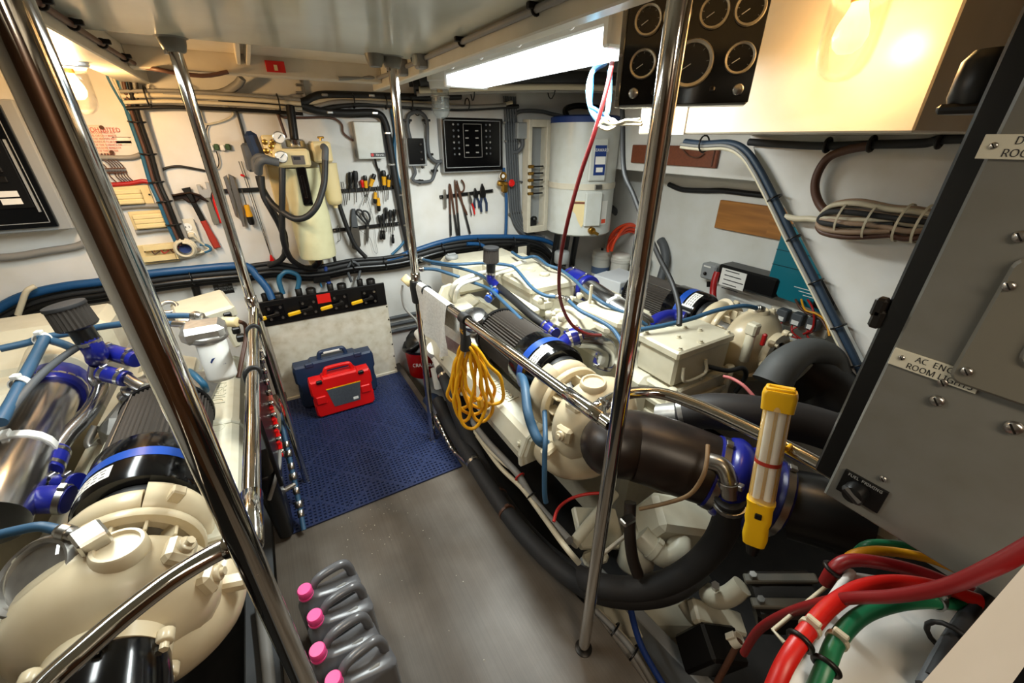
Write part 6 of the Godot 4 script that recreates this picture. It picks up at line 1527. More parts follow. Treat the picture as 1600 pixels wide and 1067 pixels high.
func aisle() -> void:
	# interlocking perforated floor tiles
	var t := thing("floor_mat", "blue perforated plastic tile mat on the aisle floor", "mat", V(0.17, 0, -2.15))
	var st := begin()
	var n := 14
	var w := 0.288
	for k in n + 1:
		var p := -w * 0.5 + w * k / n
		st.append_from(rbox(V(w + 0.008, 0.009, 0.0105), 0.0015), 0, at(V(0, 0.0065, p)))
		st.append_from(rbox(V(0.0105, 0.009, w + 0.008), 0.0015), 0, at(V(p, 0.0064, 0)))
	for k in 2:
		st.append_from(rbox(V(w * 1.4, 0.01, 0.012), 0.0015), 0, at(V(0, 0.0065, 0), V(0, PI * 0.25 + PI * 0.5 * k, 0)))
	st.append_from(rbox(V(w, 0.003, w), 0), 0, at(V(0, 0.0025, 0)))
	var tile := st.commit()
	for i in 3:
		for j in 4:
			part(t, "tile", tile, "mat_blue", at(V(-0.11 + 0.289 * i, 0, -2.6 + 0.289 * j), V(0, PI * 0.5 * ((i + j) % 2), 0)))
	# red and blue tool cases against the valve box
	t = thing("tool_case", "red plastic tool case leaning on the blue case", "tool case", V(0.175, 0.012, -2.46))
	var c := V(0.175, 0.014, -2.42)
	var lean := Basis(Vector3.RIGHT, -0.06)
	var body := [Vector2(-0.165, 0), Vector2(0.165, 0), Vector2(0.18, 0.02), Vector2(0.182, 0.09), Vector2(0.178, 0.1), Vector2(0.178, 0.15), Vector2(0.186, 0.165), Vector2(0.186, 0.235), Vector2(0.178, 0.258), Vector2(0.11, 0.258), Vector2(0.1, 0.268), Vector2(-0.1, 0.268), Vector2(-0.11, 0.258), Vector2(-0.178, 0.258), Vector2(-0.186, 0.235), Vector2(-0.186, 0.165), Vector2(-0.178, 0.15), Vector2(-0.178, 0.1), Vector2(-0.182, 0.09), Vector2(-0.18, 0.02)]
	part(t, "shell", join([moved(plate(body, 0.05, 0.01), Transform3D(lean, c)), moved(moved(plate(body, 0.05, 0.01), Transform3D(Basis(Vector3.UP, PI), V(0, 0, -0.101))), Transform3D(lean, c))]), "red_plastic")
	for k in 2:
		part(t, "rib", moved(rbox(V(0.06, 0.055, 0.012), 0.005), Transform3D(lean, c + lean * V(-0.135 + 0.27 * k, 0.125, 0.003))), "red_plastic")
		part(t, "latch", moved(rbox(V(0.034, 0.022, 0.022), 0.004), Transform3D(lean, c + lean * V(-0.125 + 0.25 * k, 0.247, -0.002))), "black")
	part(t, "handle", moved(tube([V(-0.085, 0.262, -0.05), V(-0.075, 0.3, -0.05), V(-0.05, 0.31, -0.05), V(0.05, 0.31, -0.05), V(0.075, 0.3, -0.05), V(0.085, 0.262, -0.05)], 0.013, 10, 4), Transform3D(lean, c)), "red_plastic")
	var lb := part(t, "label", moved(plate([Vector2(-0.1, 0.185), Vector2(0.105, 0.185), Vector2(0.085, 0.055), Vector2(-0.075, 0.055)], 0.002), Transform3D(lean, c + lean * V(0.005, 0, 0.002))), "grey_label")
	part(lb, "yellow_edge", moved(plate([Vector2(-0.103, 0.19), Vector2(0.108, 0.19), Vector2(0.107, 0.184), Vector2(-0.101, 0.184)], 0.002), Transform3D(lean, c + lean * V(0.005, 0, 0.0022))), "yellow_plastic")
	part(lb, "print", moved(rbox(V(0.032, 0.018, 0.001), 0), Transform3D(lean, c + lean * V(0.065, 0.078, 0.0025))), "print_white")
	t = thing("tool_case", "larger navy blue tool case standing behind the red case", "tool case", V(0.17, 0.012, -2.62))
	c = V(0.17, 0.014, -2.57)
	var bb := []
	for q in body:
		bb.append(Vector2(q.x * 1.34, q.y * 1.18))
	part(t, "shell", join([moved(plate(bb, 0.055, 0.012), Transform3D(lean, c)), moved(moved(plate(bb, 0.055, 0.012), Transform3D(Basis(Vector3.UP, PI), V(0, 0, -0.111))), Transform3D(lean, c))]), "navy_plastic")
	for k in 2:
		part(t, "latch", moved(rbox(V(0.05, 0.03, 0.03), 0.005), Transform3D(lean, c + lean * V(-0.15 + 0.3 * k, 0.3, -0.01))), "navy_plastic")
	part(t, "handle", moved(tube([V(-0.085, 0.305, -0.05), V(-0.075, 0.345, -0.05), V(-0.05, 0.355, -0.05), V(0.05, 0.355, -0.05), V(0.075, 0.345, -0.05), V(0.085, 0.305, -0.05)], 0.014, 10, 4), Transform3D(lean, c)), "navy_plastic")
	part(t, "handle_mark", moved(rbox(V(0.1, 0.012, 0.004), 0.002), Transform3D(lean, c + lean * V(0.0, 0.352, -0.034))), "print_white")
	# wet vacuum
	t = thing("shop_vacuum", "red bucket vacuum with a black top behind the middle pole", "vacuum", V(0.79, 0.0, -2.68))
	var vp := V(0.79, 0.0, -2.66)
	part(t, "bucket", moved(lathe([Vector2(0, 0.0), Vector2(0.105, 0.0), Vector2(0.115, 0.008), Vector2(0.132, 0.2), Vector2(0.136, 0.205), Vector2(0.136, 0.22), Vector2(0, 0.22)], 32), at(vp)), "red_plastic")
	part(t, "lid", moved(lathe([Vector2(0, 0.22), Vector2(0.14, 0.22), Vector2(0.142, 0.24), Vector2(0.125, 0.255), Vector2(0.11, 0.3), Vector2(0.08, 0.34), Vector2(0, 0.35)], 28), at(vp)), "black")
	part(t, "hose", tube([vp + V(-0.05, 0.3, 0.1), vp + V(-0.12, 0.27, 0.1), vp + V(-0.14, 0.24, 0.02), vp + V(-0.1, 0.25, -0.06)], 0.018, 10), "black")
	var vb := Basis(Vector3.UP, -0.45)
	part(t, "lettering", text("CRAFTSMAN", 0.026, 0.001), "print_white", Transform3D(vb, vp + vb * V(0.035, 0.13, 0.128)))
	# oil jugs by the left edge of the floor
	for k in 4:
		jug(V(-0.105, 0.001, [-1.075, -0.97, -0.862, -0.765][k]) + V([0.0, 0.018, 0.012, 0.04][k], 0, 0), ["grey oil jug with pink cap, furthest of the row of four", "grey oil jug with pink cap, second furthest of the row of four", "grey oil jug with pink cap, second nearest of the row of four", "grey oil jug cut off by the bottom edge, nearest of the row"][k], 0.16 if k < 3 else 0.2)
	# crumbs of dirt by the edge of the mat
	var ds := begin()
	for k in 60:
		var p := V(rng.randf_range(-0.05, 0.3), 0.0012, rng.randf_range(-1.56, -1.3))
		if k > 42:
			p = V(rng.randf_range(-0.2, 0.62), 0.0012, rng.randf_range(-1.3, -0.4))
		ds.append_from(rbox(V(rng.randf_range(0.001, 0.004), 0.0015, rng.randf_range(0.001, 0.003)), 0.0004), 0, at(p, V(0, rng.randf() * 3.0, 0)))
	var dirt := solo("floor_crumbs", "pale crumbs and flecks scattered on the grey floor", "crumbs", ds.commit(), "off_white")
	dirt.set_meta("kind", "stuff")
	left_rack()

func jug(p: Vector3, label: String, turn: float) -> void:
	var t := thing("oil_jug", label, "oil jug", p, "grey oil jugs with pink caps")
	t.rotation.y = turn
	var x := Transform3D(Basis(Vector3.UP, turn), p)
	part(t, "body", loft([[V(0, 0, 0), 0.19, 0.082, 0.02], [V(0, 0.006, 0), 0.2, 0.09, 0.024], [V(0, 0.185, 0), 0.2, 0.09, 0.026], [V(-0.006, 0.202, 0), 0.182, 0.08, 0.028], [V(-0.03, 0.214, 0), 0.13, 0.062, 0.026], [V(-0.055, 0.232, 0), 0.06, 0.046, 0.02], [V(-0.064, 0.248, 0), 0.04, 0.04, 0.019], [V(-0.066, 0.258, 0), 0.036, 0.036, 0.018]]), "jug_grey", x)
	part(t, "handle", tube([V(-0.05, 0.228, -0.012), V(-0.036, 0.256, -0.016), V(-0.01, 0.27, -0.018), V(0.04, 0.272, -0.018), V(0.068, 0.262, -0.018), V(0.08, 0.23, -0.016), V(0.082, 0.19, -0.014)], [0.013, 0.014, 0.015, 0.015, 0.015, 0.015, 0.015], 12), "jug_grey", x)
	part(t, "mould_ridge", rbox(V(0.1, 0.014, 0.013), 0.005), "jug_ridge", x * Transform3D(Basis(Vector3.BACK, -0.1), V(0.005, 0.212, 0.016)))
	var cp := part(t, "cap", lathe([Vector2(0, 0.252), Vector2(0.021, 0.252), Vector2(0.0225, 0.255), Vector2(0.0225, 0.276), Vector2(0.02, 0.28), Vector2(0, 0.28)], 24), "pink_plastic", x * Transform3D(Basis.IDENTITY, V(-0.067, 0, 0)))
	part(cp, "collar", lathe([Vector2(0.016, 0.244), Vector2(0.0235, 0.244), Vector2(0.0235, 0.25), Vector2(0.016, 0.25)], 24), "pink_plastic", x * Transform3D(Basis.IDENTITY, V(-0.067, 0, 0)))

func left_rack() -> void:
	# socket rack and tool pouch on the aisle side of the left engine
	var t := thing("socket_rack", "black rack of shiny sockets behind the left handrail", "tool rack", V(-0.2, 0.35, -1.85))
	part(t, "board", box2(V(-0.2, 0.36, -2.2), V(-0.185, 0.74, -1.5), 0.003), "black")
	for k in 9:
		var p := V(-0.184, 0.68 - 0.033 * k, -2.14 + 0.05 * k)
		for j in 2:
			part(t, "socket", cyl(p + V(0, -0.02 * j, 0.06 * j), p + V(0.02, -0.02 * j, 0.06 * j), 0.012, 10, 0.002), "chrome")
	for k in 5:
		part(t, "red_tray", box2(V(-0.186, 0.5 - 0.03 * k, -2.02 + 0.05 * k), V(-0.17, 0.515 - 0.03 * k, -1.86 + 0.05 * k), 0.002), "red_plastic")
	part(t, "edge_bar", cyl(V(-0.175, 0.03, -1.75), V(-0.185, 0.76, -2.22), 0.008, 8), "dark_steel")
	t = thing("tool_pouch", "tall black tool pouch hanging below the left handrail", "pouch", V(-0.2, 0.05, -1.6))
	part(t, "pouch", moved(loft([[V(0, 0, 0), 0.06, 0.16, 0.025], [V(0, 0.2, 0), 0.075, 0.2, 0.03], [V(0, 0.36, 0), 0.08, 0.21, 0.035], [V(0, 0.375, 0), 0.07, 0.19, 0.03]]), at(V(-0.245, 0.02, -1.64))), "black")
	part(t, "clear_bag", moved(loft([[V(0, 0, 0), 0.02, 0.07, 0.008], [V(0.004, 0.09, 0), 0.05, 0.1, 0.02], [V(0, 0.17, 0), 0.02, 0.08, 0.008]]), at(V(-0.18, 0.36, -1.92))), "plastic_clear")
	part(t, "lid_strap", tube([V(-0.25, 0.3, -1.52), V(-0.19, 0.41, -1.55), V(-0.18, 0.4, -1.68)], 0.008, 8), "cable_grey")
	for q in [V(-0.136, 0.98, -1.65), V(-0.143, 0.98, -1.3)]:
		var s := thing("rail_strap", "black strap round the left handrail, farther one" if q.z < -1.5 else "black strap round the left handrail, nearer one", "strap", q, "black straps on the left rail")
		part(s, "loop", moved(ring(0.021, 0.006, 8, 18), xf_dir(q, V(0.3, 0.25, 1))), "rubber")
		part(s, "tail", moved(rbox(V(0.008, 0.06, 0.02), 0.003), at(q + V(-0.022, -0.03, 0.0))), "rubber")
	# hydraulic hose ends on the floor edges
	for s in [-1, 1]:
		var a := V(-0.16, 0.42, -1.95) if s < 0 else V(0.6, 0.3, -2.0)
		var pts := [a, V(-0.163, 0.33, -1.86), V(-0.165, 0.22, -1.76), V(-0.17, 0.1, -1.65), V(-0.175, 0.025, -1.56)] if s < 0 else [V(0.62, 0.091, -1.957), V(0.62, 0.067, -1.878), V(0.62, 0.031, -1.795), V(0.62, 0.023, -1.692), V(0.62, 0.079, -1.529), V(0.64, 0.074, -1.417)]
		var t2 := thing("hydraulic_line", "steel fitted hydraulic line at the left edge of the mat" if s < 0 else "steel fitted hydraulic line at the right edge of the mat", "hydraulic line", pts[-1], "hydraulic lines beside the mat")
		part(t2, "hose", tube(pts, 0.011, 10), "steel" if s > 0 else "hose_blue")
		for k in 7:
			var f := 0.3 + 0.09 * k if s < 0 else 0.02 + 0.1 * k
			var sp := spline(pts, 10)
			var i := clampi(int(f * (sp.size() - 1)), 1, sp.size() - 2)
			var d: Vector3 = (sp[i + 1] - sp[i - 1]).normalized()
			part(t2, "fitting", cyl(sp[i] - d * 0.014, sp[i] + d * 0.016, 0.019 if k % 2 else 0.015, 6 if k % 2 else 12, 0.001), "steel")
		if s < 0:
			part(t2, "port", cyl(V(-0.167, 0.17, -1.71), V(-0.225, 0.17, -1.69), 0.012, 10), "steel")

# ---------------------------------------------------------------- right side of the room
func side_plate(poly: Array, x: float, thick: float, bevel := 0.003) -> ArrayMesh:
	# plate whose outline is given as (z, y) on a plane of constant x, facing the aisle
	var p := []
	for q in poly:
		p.append(Vector2(q.x, q.y))
	return moved(plate(p, thick, bevel), Transform3D(Basis(V(0, 0, 1), V(0, 1, 0), V(-1, 0, 0)), V(x, 0, 0)))

func side_box(a: Vector3, b: Vector3, x0: float, x1: float, bevel := 0.004) -> ArrayMesh:
	return box2(V(x0, a.y, a.z), V(x1, b.y, b.z), bevel)

func side_text(parent: Node3D, s: String, h: float, p: Vector3, m: String) -> void:
	part(parent, "lettering", text(s, h, 0.0006), m, Transform3D(Basis(V(0, 0, 1), V(0, 1, 0), V(-1, 0, 0)), p))

func right_side() -> void:
	# overhead cupboards: the near one carries the jar lamp, the far one the leather board
	structure("trim_7", join([box2(V(1.22, 1.632, -1.18), V(1.9, 2.12, -0.4), 0.004)]), "cupboard")
	structure("trim_8", join([box2(V(2.35, 1.41, -2.62), V(2.75, 2.12, -1.12), 0.004)]), "wall")
	structure("trim_9", side_plate([Vector2(-1.18, 1.632), Vector2(-1.13, 1.54), Vector2(-0.9, 1.3), Vector2(-0.5, 0.85), Vector2(-0.3, 0.6), Vector2(0.9, 0.4), Vector2(0.9, 2.12), Vector2(-0.37, 2.12), Vector2(-0.37, 1.632)], 1.9, 0.03), "wall")
	structure("trim_10", box2(V(2.3, 0.34, -2.9), V(2.75, 0.38, -0.6), 0.004), "grey_paint")
	# gauge panel on its bracket, turned towards the aisle
	var b := Basis(V(0.586, 0, 0.81), Vector3.UP, V(-0.81, 0, 0.586))
	var o := V(0.93, 1.69, -0.78)
	var xf := Transform3D(b, o)
	var t := thing("instrument_panel", "black engine gauge panel hanging behind the right pole", "gauge panel", o)
	part(t, "case", rbox(V(0.3, 0.36, 0.07), 0.004), "cabinet", xf * at(V(0, 0.18, -0.037)))
	var fr := part(t, "face", rbox(V(0.295, 0.355, 0.004), 0.001), "black_gloss", xf * at(V(0.004, 0.182, 0)))
	for q in [[-0.095, 0.175, 0.031], [-0.095, 0.09, 0.031], [-0.032, 0.178, 0.031], [0.045, 0.178, 0.031], [0.115, 0.178, 0.031], [0.115, 0.09, 0.031], [0.014, 0.085, 0.048], [-0.095, 0.27, 0.031], [-0.032, 0.27, 0.031], [0.045, 0.27, 0.031], [0.115, 0.27, 0.031]]:
		var g := part(t, "gauge", lathe([Vector2(q[2] * 0.8, 0), Vector2(q[2], 0), Vector2(q[2] * 1.02, 0.006), Vector2(q[2] * 0.96, 0.011), Vector2(q[2] * 0.83, 0.009), Vector2(q[2] * 0.81, 0.004)], 32), "gauge_bezel", xf * Transform3D(Basis(Vector3.RIGHT, PI * 0.5), V(q[0], q[1], 0.002)))
		part(g, "dial", plate(circle(q[2] * 0.86, 28), 0.001), "dial", xf * at(V(q[0], q[1], 0.0055)))
		part(g, "needle", rbox(V(q[2] * 0.55, 0.0016, 0.0012), 0), "print_white", xf * Transform3D(Basis(Vector3.BACK, 3.7), V(q[0], q[1], 0.0065)) * at(V(q[2] * 0.28, 0, 0)))
		for k in 7:
			var a := -0.6 + k * 0.72
			part(g, "tick", rbox(V(q[2] * 0.12, 0.0012, 0.001), 0), "grey_paint", xf * Transform3D(Basis(Vector3.BACK, a), V(q[0], q[1], 0.006)) * at(V(q[2] * 0.74, 0, 0)))
	for q in [[-0.11, 0.03], [0.125, 0.03]]:
		part(t, "button", lathe([Vector2(0, 0), Vector2(0.012, 0), Vector2(0.012, 0.006), Vector2(0.009, 0.009), Vector2(0, 0.009)], 16), "steel", xf * Transform3D(Basis(Vector3.RIGHT, PI * 0.5), V(q[0], q[1], 0.002)))
	for q in [[-0.06, 0.03], [0.07, 0.033]]:
		part(t, "toggle", rbox(V(0.012, 0.012, 0.014), 0.003), "dark_steel", xf * at(V(q[0], q[1], 0.006)))
	part(t, "flange", rbox(V(0.012, 0.36, 0.02), 0.002), "cabinet", xf * at(V(-0.15, 0.18, -0.006)))
	for k in 4:
		part(t, "screw", cyl(Vector3.ZERO, V(0, 0, 0.004), 0.004, 8), "steel", xf * at(V(-0.15, 0.02 + 0.09 * k, 0.003)))
	# leather board
	t = thing("leather_board", "brown leather board hung on the white cupboard behind the right pole", "board", V(2.33, 1.513, -1.936))
	part(t, "board", side_box(V(2.33, 1.578, -2.288), V(2.33, 1.463, -1.611), 2.325, 2.348), "leather")
	for k in 16:
		part(t, "lacing", moved(rbox(V(0.006, 0.014, 0.005), 0.001), at(V(2.323, 1.547, -1.635) + V(0, -0.008 * k + 0.05, 0.0), V(0.6, 0, 0))), "cable_brown")
	part(t, "cord", tube([V(2.315, 1.563, -1.856), V(2.31, 1.525, -1.796), V(2.31, 1.517, -1.73), V(2.315, 1.539, -1.696)], 0.004, 6), "cable_brown")
	solo("wall_plank", "plain varnished wooden plank on the white right wall", "plank", side_box(V(2.735, 1.241, -1.796), V(2.735, 1.053, -1.242), 2.72, 2.748, 0.004), "wood").name = "wooden_plank"
	# inverter, switch box, charger and relays low on the wall
	t = thing("inverter", "black inverter with a white data label on the right wall", "inverter", V(2.65, 0.761, -1.434))
	part(t, "case", side_box(V(2.6, 0.852, -1.621), V(2.6, 0.724, -1.216), 2.6, 2.748, 0.012), "black")
	var lbl := side_box(V(2.596, 0.835, -1.585), V(2.596, 0.719, -1.41), 2.595, 2.6, 0)
	part(t, "data_label", lbl, "paper")
	for k in 5:
		part(t, "print_line", box2(V(2.594, V(2.594, 0.826, -1.552).y - 0.03 * k, V(2.594, 0.811, -1.558).z), V(2.5945, V(2.594, 0.826, -1.552).y - 0.03 * k - 0.006, V(2.594, 0.811, -1.558).z + 0.1 + 0.02 * (k % 3)), 0), "print_dark")
	t = thing("switch_box", "small grey switch box left of the black inverter", "switch box", V(2.7, 0.742, -1.757))
	part(t, "case", side_box(V(2.66, 0.812, -1.787), V(2.66, 0.7, -1.67), 2.66, 2.748, 0.01), "grey_paint")
	part(t, "label", side_box(V(2.658, 0.799, -1.766), V(2.658, 0.789, -1.711), 2.657, 2.66, 0), "paper")
	part(t, "knob", cyl(V(2.66, 0.741, -1.748), V(2.645, 0.746, -1.738), 0.012, 12, 0.002), "dark_steel")
	part(t, "gland", cyl(V(2.7, 0.677, -1.729), V(2.7, 0.64, -1.72), 0.014, 10), "dark_steel")
	solo("battery_cable", "thick red cable beside the inverter", "cable", tube([V(2.6, 0.795, -1.616), V(2.58, 0.731, -1.61), V(2.56, 0.648, -1.585), V(2.52, 0.56, -1.519), V(2.5, 0.505, -1.486)], 0.022, 12), "cable_red")
	solo("battery_cable", "yellow cable tucked beside the thick red cable", "cable", tube([V(2.56, 0.609, -1.59), V(2.54, 0.564, -1.564), V(2.5, 0.505, -1.511)], 0.012, 10), "heavy_yellow")
	t = thing("battery_charger", "teal metal charger box with seams on the right wall", "charger", V(2.65, 0.891, -1.148))
	part(t, "case", side_plate([Vector2(-1.29, 0.82), Vector2(-1.29, 1.16), Vector2(-0.95, 1.16), Vector2(-0.95, 0.72), Vector2(-1.02, 0.73), Vector2(-1.2, 0.74)], 2.62, 0.12, 0.006), "teal_paint")
	for k in 2:
		part(t, "seam", box2(V(2.6185, 0.93 + 0.09 * k, -1.29), V(2.6205, 0.933 + 0.09 * k, -0.95), 0), "dark_steel")
	for k in 3:
		part(t, "print_line", box2(V(2.6185, 0.83 - 0.018 * k, -1.13 + 0.03 * k), V(2.62, 0.834 - 0.018 * k, -1.0), 0), "print_white")
	part(t, "case", side_box(V(0, 0.75, -1.0), V(0, 1.15, -0.9), 2.6, 2.74, 0.004), "black")
	t = thing("relay_board", "white board with three grey relays and red wires", "relay board", V(2.6, 0.611, -1.037))
	part(t, "board", side_box(V(2.62, 0.676, -1.221), V(2.62, 0.584, -0.888), 2.62, 2.65, 0.003), "off_white")
	for k in 3:
		var p := V(2.58, 0.66, -1.12) + V(0, 0.004 * k, 0.085 * k)
		var r := part(t, "relay", moved(rbox(V(0.06, 0.075, 0.062), 0.006), at(p)), "hose_grey")
		part(r, "label", moved(rbox(V(0.002, 0.026, 0.04), 0), at(p + V(-0.031, -0.016, 0))), "paper")
		for j in 2:
			part(t, "red_wire", tube([p + V(-0.01, -0.04, -0.015 + 0.03 * j), p + V(-0.03, -0.07, 0.0), p + V(-0.02, -0.1, 0.05), p + V(0.0, -0.11, 0.12)], 0.005, 6), "wire_red")
	bundle("charger_wires", "brown and yellow wires below the teal charger", [
		[[V(2.6, 0.765, -1.091), V(2.56, 0.742, -1.039), V(2.56, 0.72, -0.99), V(2.56, 0.714, -0.921), V(2.54, 0.673, -0.866)], 0.007, "cable_brown"],
		[[V(2.6, 0.775, -1.062), V(2.54, 0.744, -1.001), V(2.54, 0.741, -0.943), V(2.54, 0.716, -0.886), V(2.5, 0.658, -0.83)], 0.006, "heavy_yellow"],
		[[V(2.6, 0.785, -1.03), V(2.55, 0.76, -0.971), V(2.54, 0.703, -0.941), V(2.54, 0.645, -0.936), V(2.54, 0.603, -0.968)], 0.006, "cable_red"]], [])
	for k in 3:
		cable("grey_conduit", ["upper grey conduit running along the right wall", "middle grey conduit running along the right wall", "lower grey conduit running along the right wall"][k], [V(2.7, 0.553, -2.199) + V(0, -0.05 * k, 0), V(2.7, 0.547, -1.908) + V(0, -0.05 * k, 0), V(2.7, 0.542, -1.68) + V(0, -0.05 * k, 0), V(2.7, 0.516, -1.469) + V(0, -0.05 * k, 0), V(2.7, 0.484, -1.276) + V(0, -0.05 * k, 0)], 0.016, "cable_grey", "conduits along the right wall", 3, "conduit")
	cable("grey_duct", "thick grey duct rising on the right wall behind the right pole", [V(2.6, 0.506, -2.099), V(2.66, 0.626, -2.118), V(2.7, 0.747, -2.14), V(2.72, 0.837, -2.196), V(2.73, 0.877, -2.246)], 0.035, "hose_grey", "", 6, "duct")
	cable("grey_duct", "grey pipe sloping down behind the orange hose", [V(2.699, 1.056, -2.82), V(2.854, 0.95, -2.8), V(3.032, 0.836, -2.75), V(3.122, 0.763, -2.7)], 0.03, "hose_grey", "", 6, "duct")
	cable("black_cable", "black cable with clips under the far cupboard", [V(2.73, 1.302, -2.255), V(2.73, 1.277, -2.131), V(2.73, 1.286, -1.94), V(2.73, 1.3, -1.794), V(2.73, 1.3, -1.633), V(2.73, 1.3, -1.486)], 0.018, "rubber")
	cable("hanging_hose", "black hose hanging from the ceiling behind the right pole", [V(1.651, 1.805, -1.734), V(1.578, 1.663, -1.629), V(1.497, 1.482, -1.506), V(1.494, 1.383, -1.424), V(1.491, 1.275, -1.337), V(1.499, 1.136, -1.225), V(1.49, 1.045, -1.125), V(1.442, 0.971, -1.031), V(1.392, 0.918, -0.978)], 0.012, "rubber", "", 6, "hose")
	# cable duct on the slanted edge
	var dp := [V(1.86, 1.603, -1.483), V(1.86, 1.596, -1.372), V(1.86, 1.6, -1.242), V(1.86, 1.573, -1.16), V(1.86, 1.508, -1.084), V(1.86, 1.395, -0.983), V(1.86, 1.252, -0.862), V(1.86, 1.102, -0.73), V(1.86, 0.954, -0.601), V(1.86, 0.831, -0.495), V(1.86, 0.716, -0.41)]
	t = bundle("blue_loom", "thick blue-grey cable loom down the slanted white panel edge", [
		[dp, 0.015, "hose_blue_dark"], [shifted(dp, V(-0.006, -0.022, -0.014)), 0.008, "cable_white"], [shifted(dp, V(-0.014, -0.01, -0.012)), 0.007, "cable_grey"]],
		[[dp[5], dp[6] - dp[5], 0.026], [dp[6], dp[7] - dp[6], 0.026], [dp[7], dp[8] - dp[7], 0.026], [dp[8], dp[9] - dp[8], 0.026], [dp[9], dp[10] - dp[9], 0.026], [dp[1], dp[2] - dp[1], 0.036]])
	cable("black_cable", "dark cable along the wall just under the lamp cupboard", [V(1.87, 1.606, -1.16), V(1.87, 1.598, -0.997), V(1.87, 1.595, -0.856), V(1.87, 1.602, -0.708), V(1.87, 1.607, -0.58), V(1.86, 1.618, -0.535), V(1.85, 1.622, -0.448)], 0.014, "rubber_soft")
	for q in [V(1.865, 1.598, -0.848), V(1.865, 1.604, -0.712), V(1.86, 1.618, -0.535)]:
		solo("cable_clamp", "dark cushion clamp on the cable at " + ["the left", "the middle", "the right end"][0 if q.z < -0.75 else (1 if q.z < -0.6 else 2)] + " under the lamp cupboard", "clamp", moved(ring(0.022, 0.007, 8, 16), xf_dir(q, V(0, 0, 1))), "dark_steel", "clamps under the lamp cupboard")
	# coiled wire bundle strapped to the white panel
	t = thing("wire_coil", "bundle of brown and grey coiled wires strapped to the white panel", "wire bundle", V(1.87, 1.358, -0.625))
	var wm := ["cable_tan", "cable_grey", "cable_tan", "cable_white", "rubber_soft", "cable_tan", "cable_brown", "cable_white", "cable_tan", "cable_grey"]
	for k in 18:
		var a := TAU * k / 9.0 + 0.3 * int(k / 9)
		var of := V(-0.03 + 0.028 * cos(a), 0.05 * sin(a), 0) * (1.0 if k < 9 else 0.55)
		part(t, "wire", tube([V(1.86, 1.371, -0.453) + of * 0.7, V(1.86, 1.366, -0.508) + of, V(1.85, 1.369, -0.575) + of * 0.9, V(1.85, 1.368, -0.67) + of * 1.1, V(1.85, 1.352, -0.748) + of * 0.8 + V(0, 0.01, 0), V(1.84, 1.337, -0.774) + of * 0.4, V(1.83, 1.327, -0.739) + of * 0.6, V(1.83, 1.333, -0.65) + of * 0.7, V(1.84, 1.353, -0.548) + of * 0.6], 0.0095, 8), wm[k % 10])
	for q in [V(1.83, 1.36, -0.703), V(1.83, 1.36, -0.616), V(1.83, 1.369, -0.533), V(1.83, 1.373, -0.484)]:
		part(t, "strap", moved(lathe([Vector2(0.06, 0), Vector2(0.063, 0), Vector2(0.063, 0.007), Vector2(0.06, 0.007)], 20), xf_dir(q, V(0, -0.05, 1))), "cable_white")
	part(t, "lead", tube([V(1.86, 1.598, -0.712), V(1.86, 1.584, -0.775), V(1.86, 1.557, -0.829), V(1.86, 1.503, -0.849), V(1.86, 1.446, -0.842), V(1.86, 1.395, -0.81), V(1.85, 1.362, -0.762)], 0.015, 10), "cable_brown")
	part(t, "lead", tube([V(1.86, 1.33, -0.924), V(1.86, 1.328, -0.873), V(1.86, 1.335, -0.826), V(1.85, 1.336, -0.776)], 0.012, 10), "cable_white")
	# canisters, coiled hose and box on the shelf
	for k in 3:
		var p: Vector3 = [V(2.53, 0.38, -2.7), V(2.59, 0.38, -2.52), V(2.66, 0.38, -2.36)][k]
		t = thing("filter_canister", ["white canister with a blue band nearest the water heater", "plain white canister between its two neighbours on the shelf", "white canister half behind the right pole"][k], "canister", p, "white canisters on the shelf")
		part(t, "body", moved(lathe([Vector2(0, 0), Vector2(0.076, 0), Vector2(0.08, 0.006), Vector2(0.08, 0.27), Vector2(0.086, 0.275), Vector2(0.086, 0.3), Vector2(0.08, 0.305), Vector2(0.08, 0.33), Vector2(0.07, 0.34), Vector2(0, 0.34)], 28), at(p)), "pvc")
		if k == 0:
			part(t, "blue_band", moved(lathe([Vector2(0.08, 0.14), Vector2(0.0815, 0.14), Vector2(0.0815, 0.2), Vector2(0.08, 0.2)], 28), at(p)), "grey_blue")
			part(t, "cap_nut", cyl(p + V(0, 0.34, 0), p + V(0, 0.36, 0), 0.012, 10), "black")
	t = thing("orange_hose", "orange air hose coiled on the wall above the canisters", "hose", V(2.727, 0.78, -2.6))
	for k in 6:
		var c := V(2.648, 0.771, -2.55) + V(-0.012 * k + 0.03, 0.012 * (k % 3), 0.025 * k - 0.06)
		var pts := []
		for j in 11:
			var a := PI * (1.05 - 1.15 * j / 10.0)
			pts.append(c + V(cos(a) * (0.165 + 0.012 * (k % 4)), sin(a) * (0.13 + 0.018 * (k % 3)) - (0.04 if j == 10 else 0.0), 0.01 * sin(j * 1.3 + k)))
		part(t, "coil_loop", tube(pts, 0.0125, 10, 3), "orange_hose")
	part(t, "hook", moved(rbox(V(0.02, 0.05, 0.1), 0.004), at(V(2.829, 0.603, -2.55))), "black")
	t = thing("cardboard_box", "white cardboard box with dark print in front of the canisters", "box", V(2.27, 0.485, -2.2))
	var cb := Transform3D(Basis(Vector3.UP, 0.12), V(2.27, 0.575, -2.2))
	part(t, "carton", rbox(V(0.3, 0.18, 0.26), 0.003), "cardboard", cb)
	part(t, "flap", rbox(V(0.14, 0.002, 0.25), 0), "cardboard", cb * at(V(-0.075, 0.093, 0), V(0, 0, 0.03)))
	part(t, "lettering", text("HEAVY DUTY FILTER", 0.022, 0.0005), "print_blue", cb * at(V(-0.01, 0.0, 0.1302)))
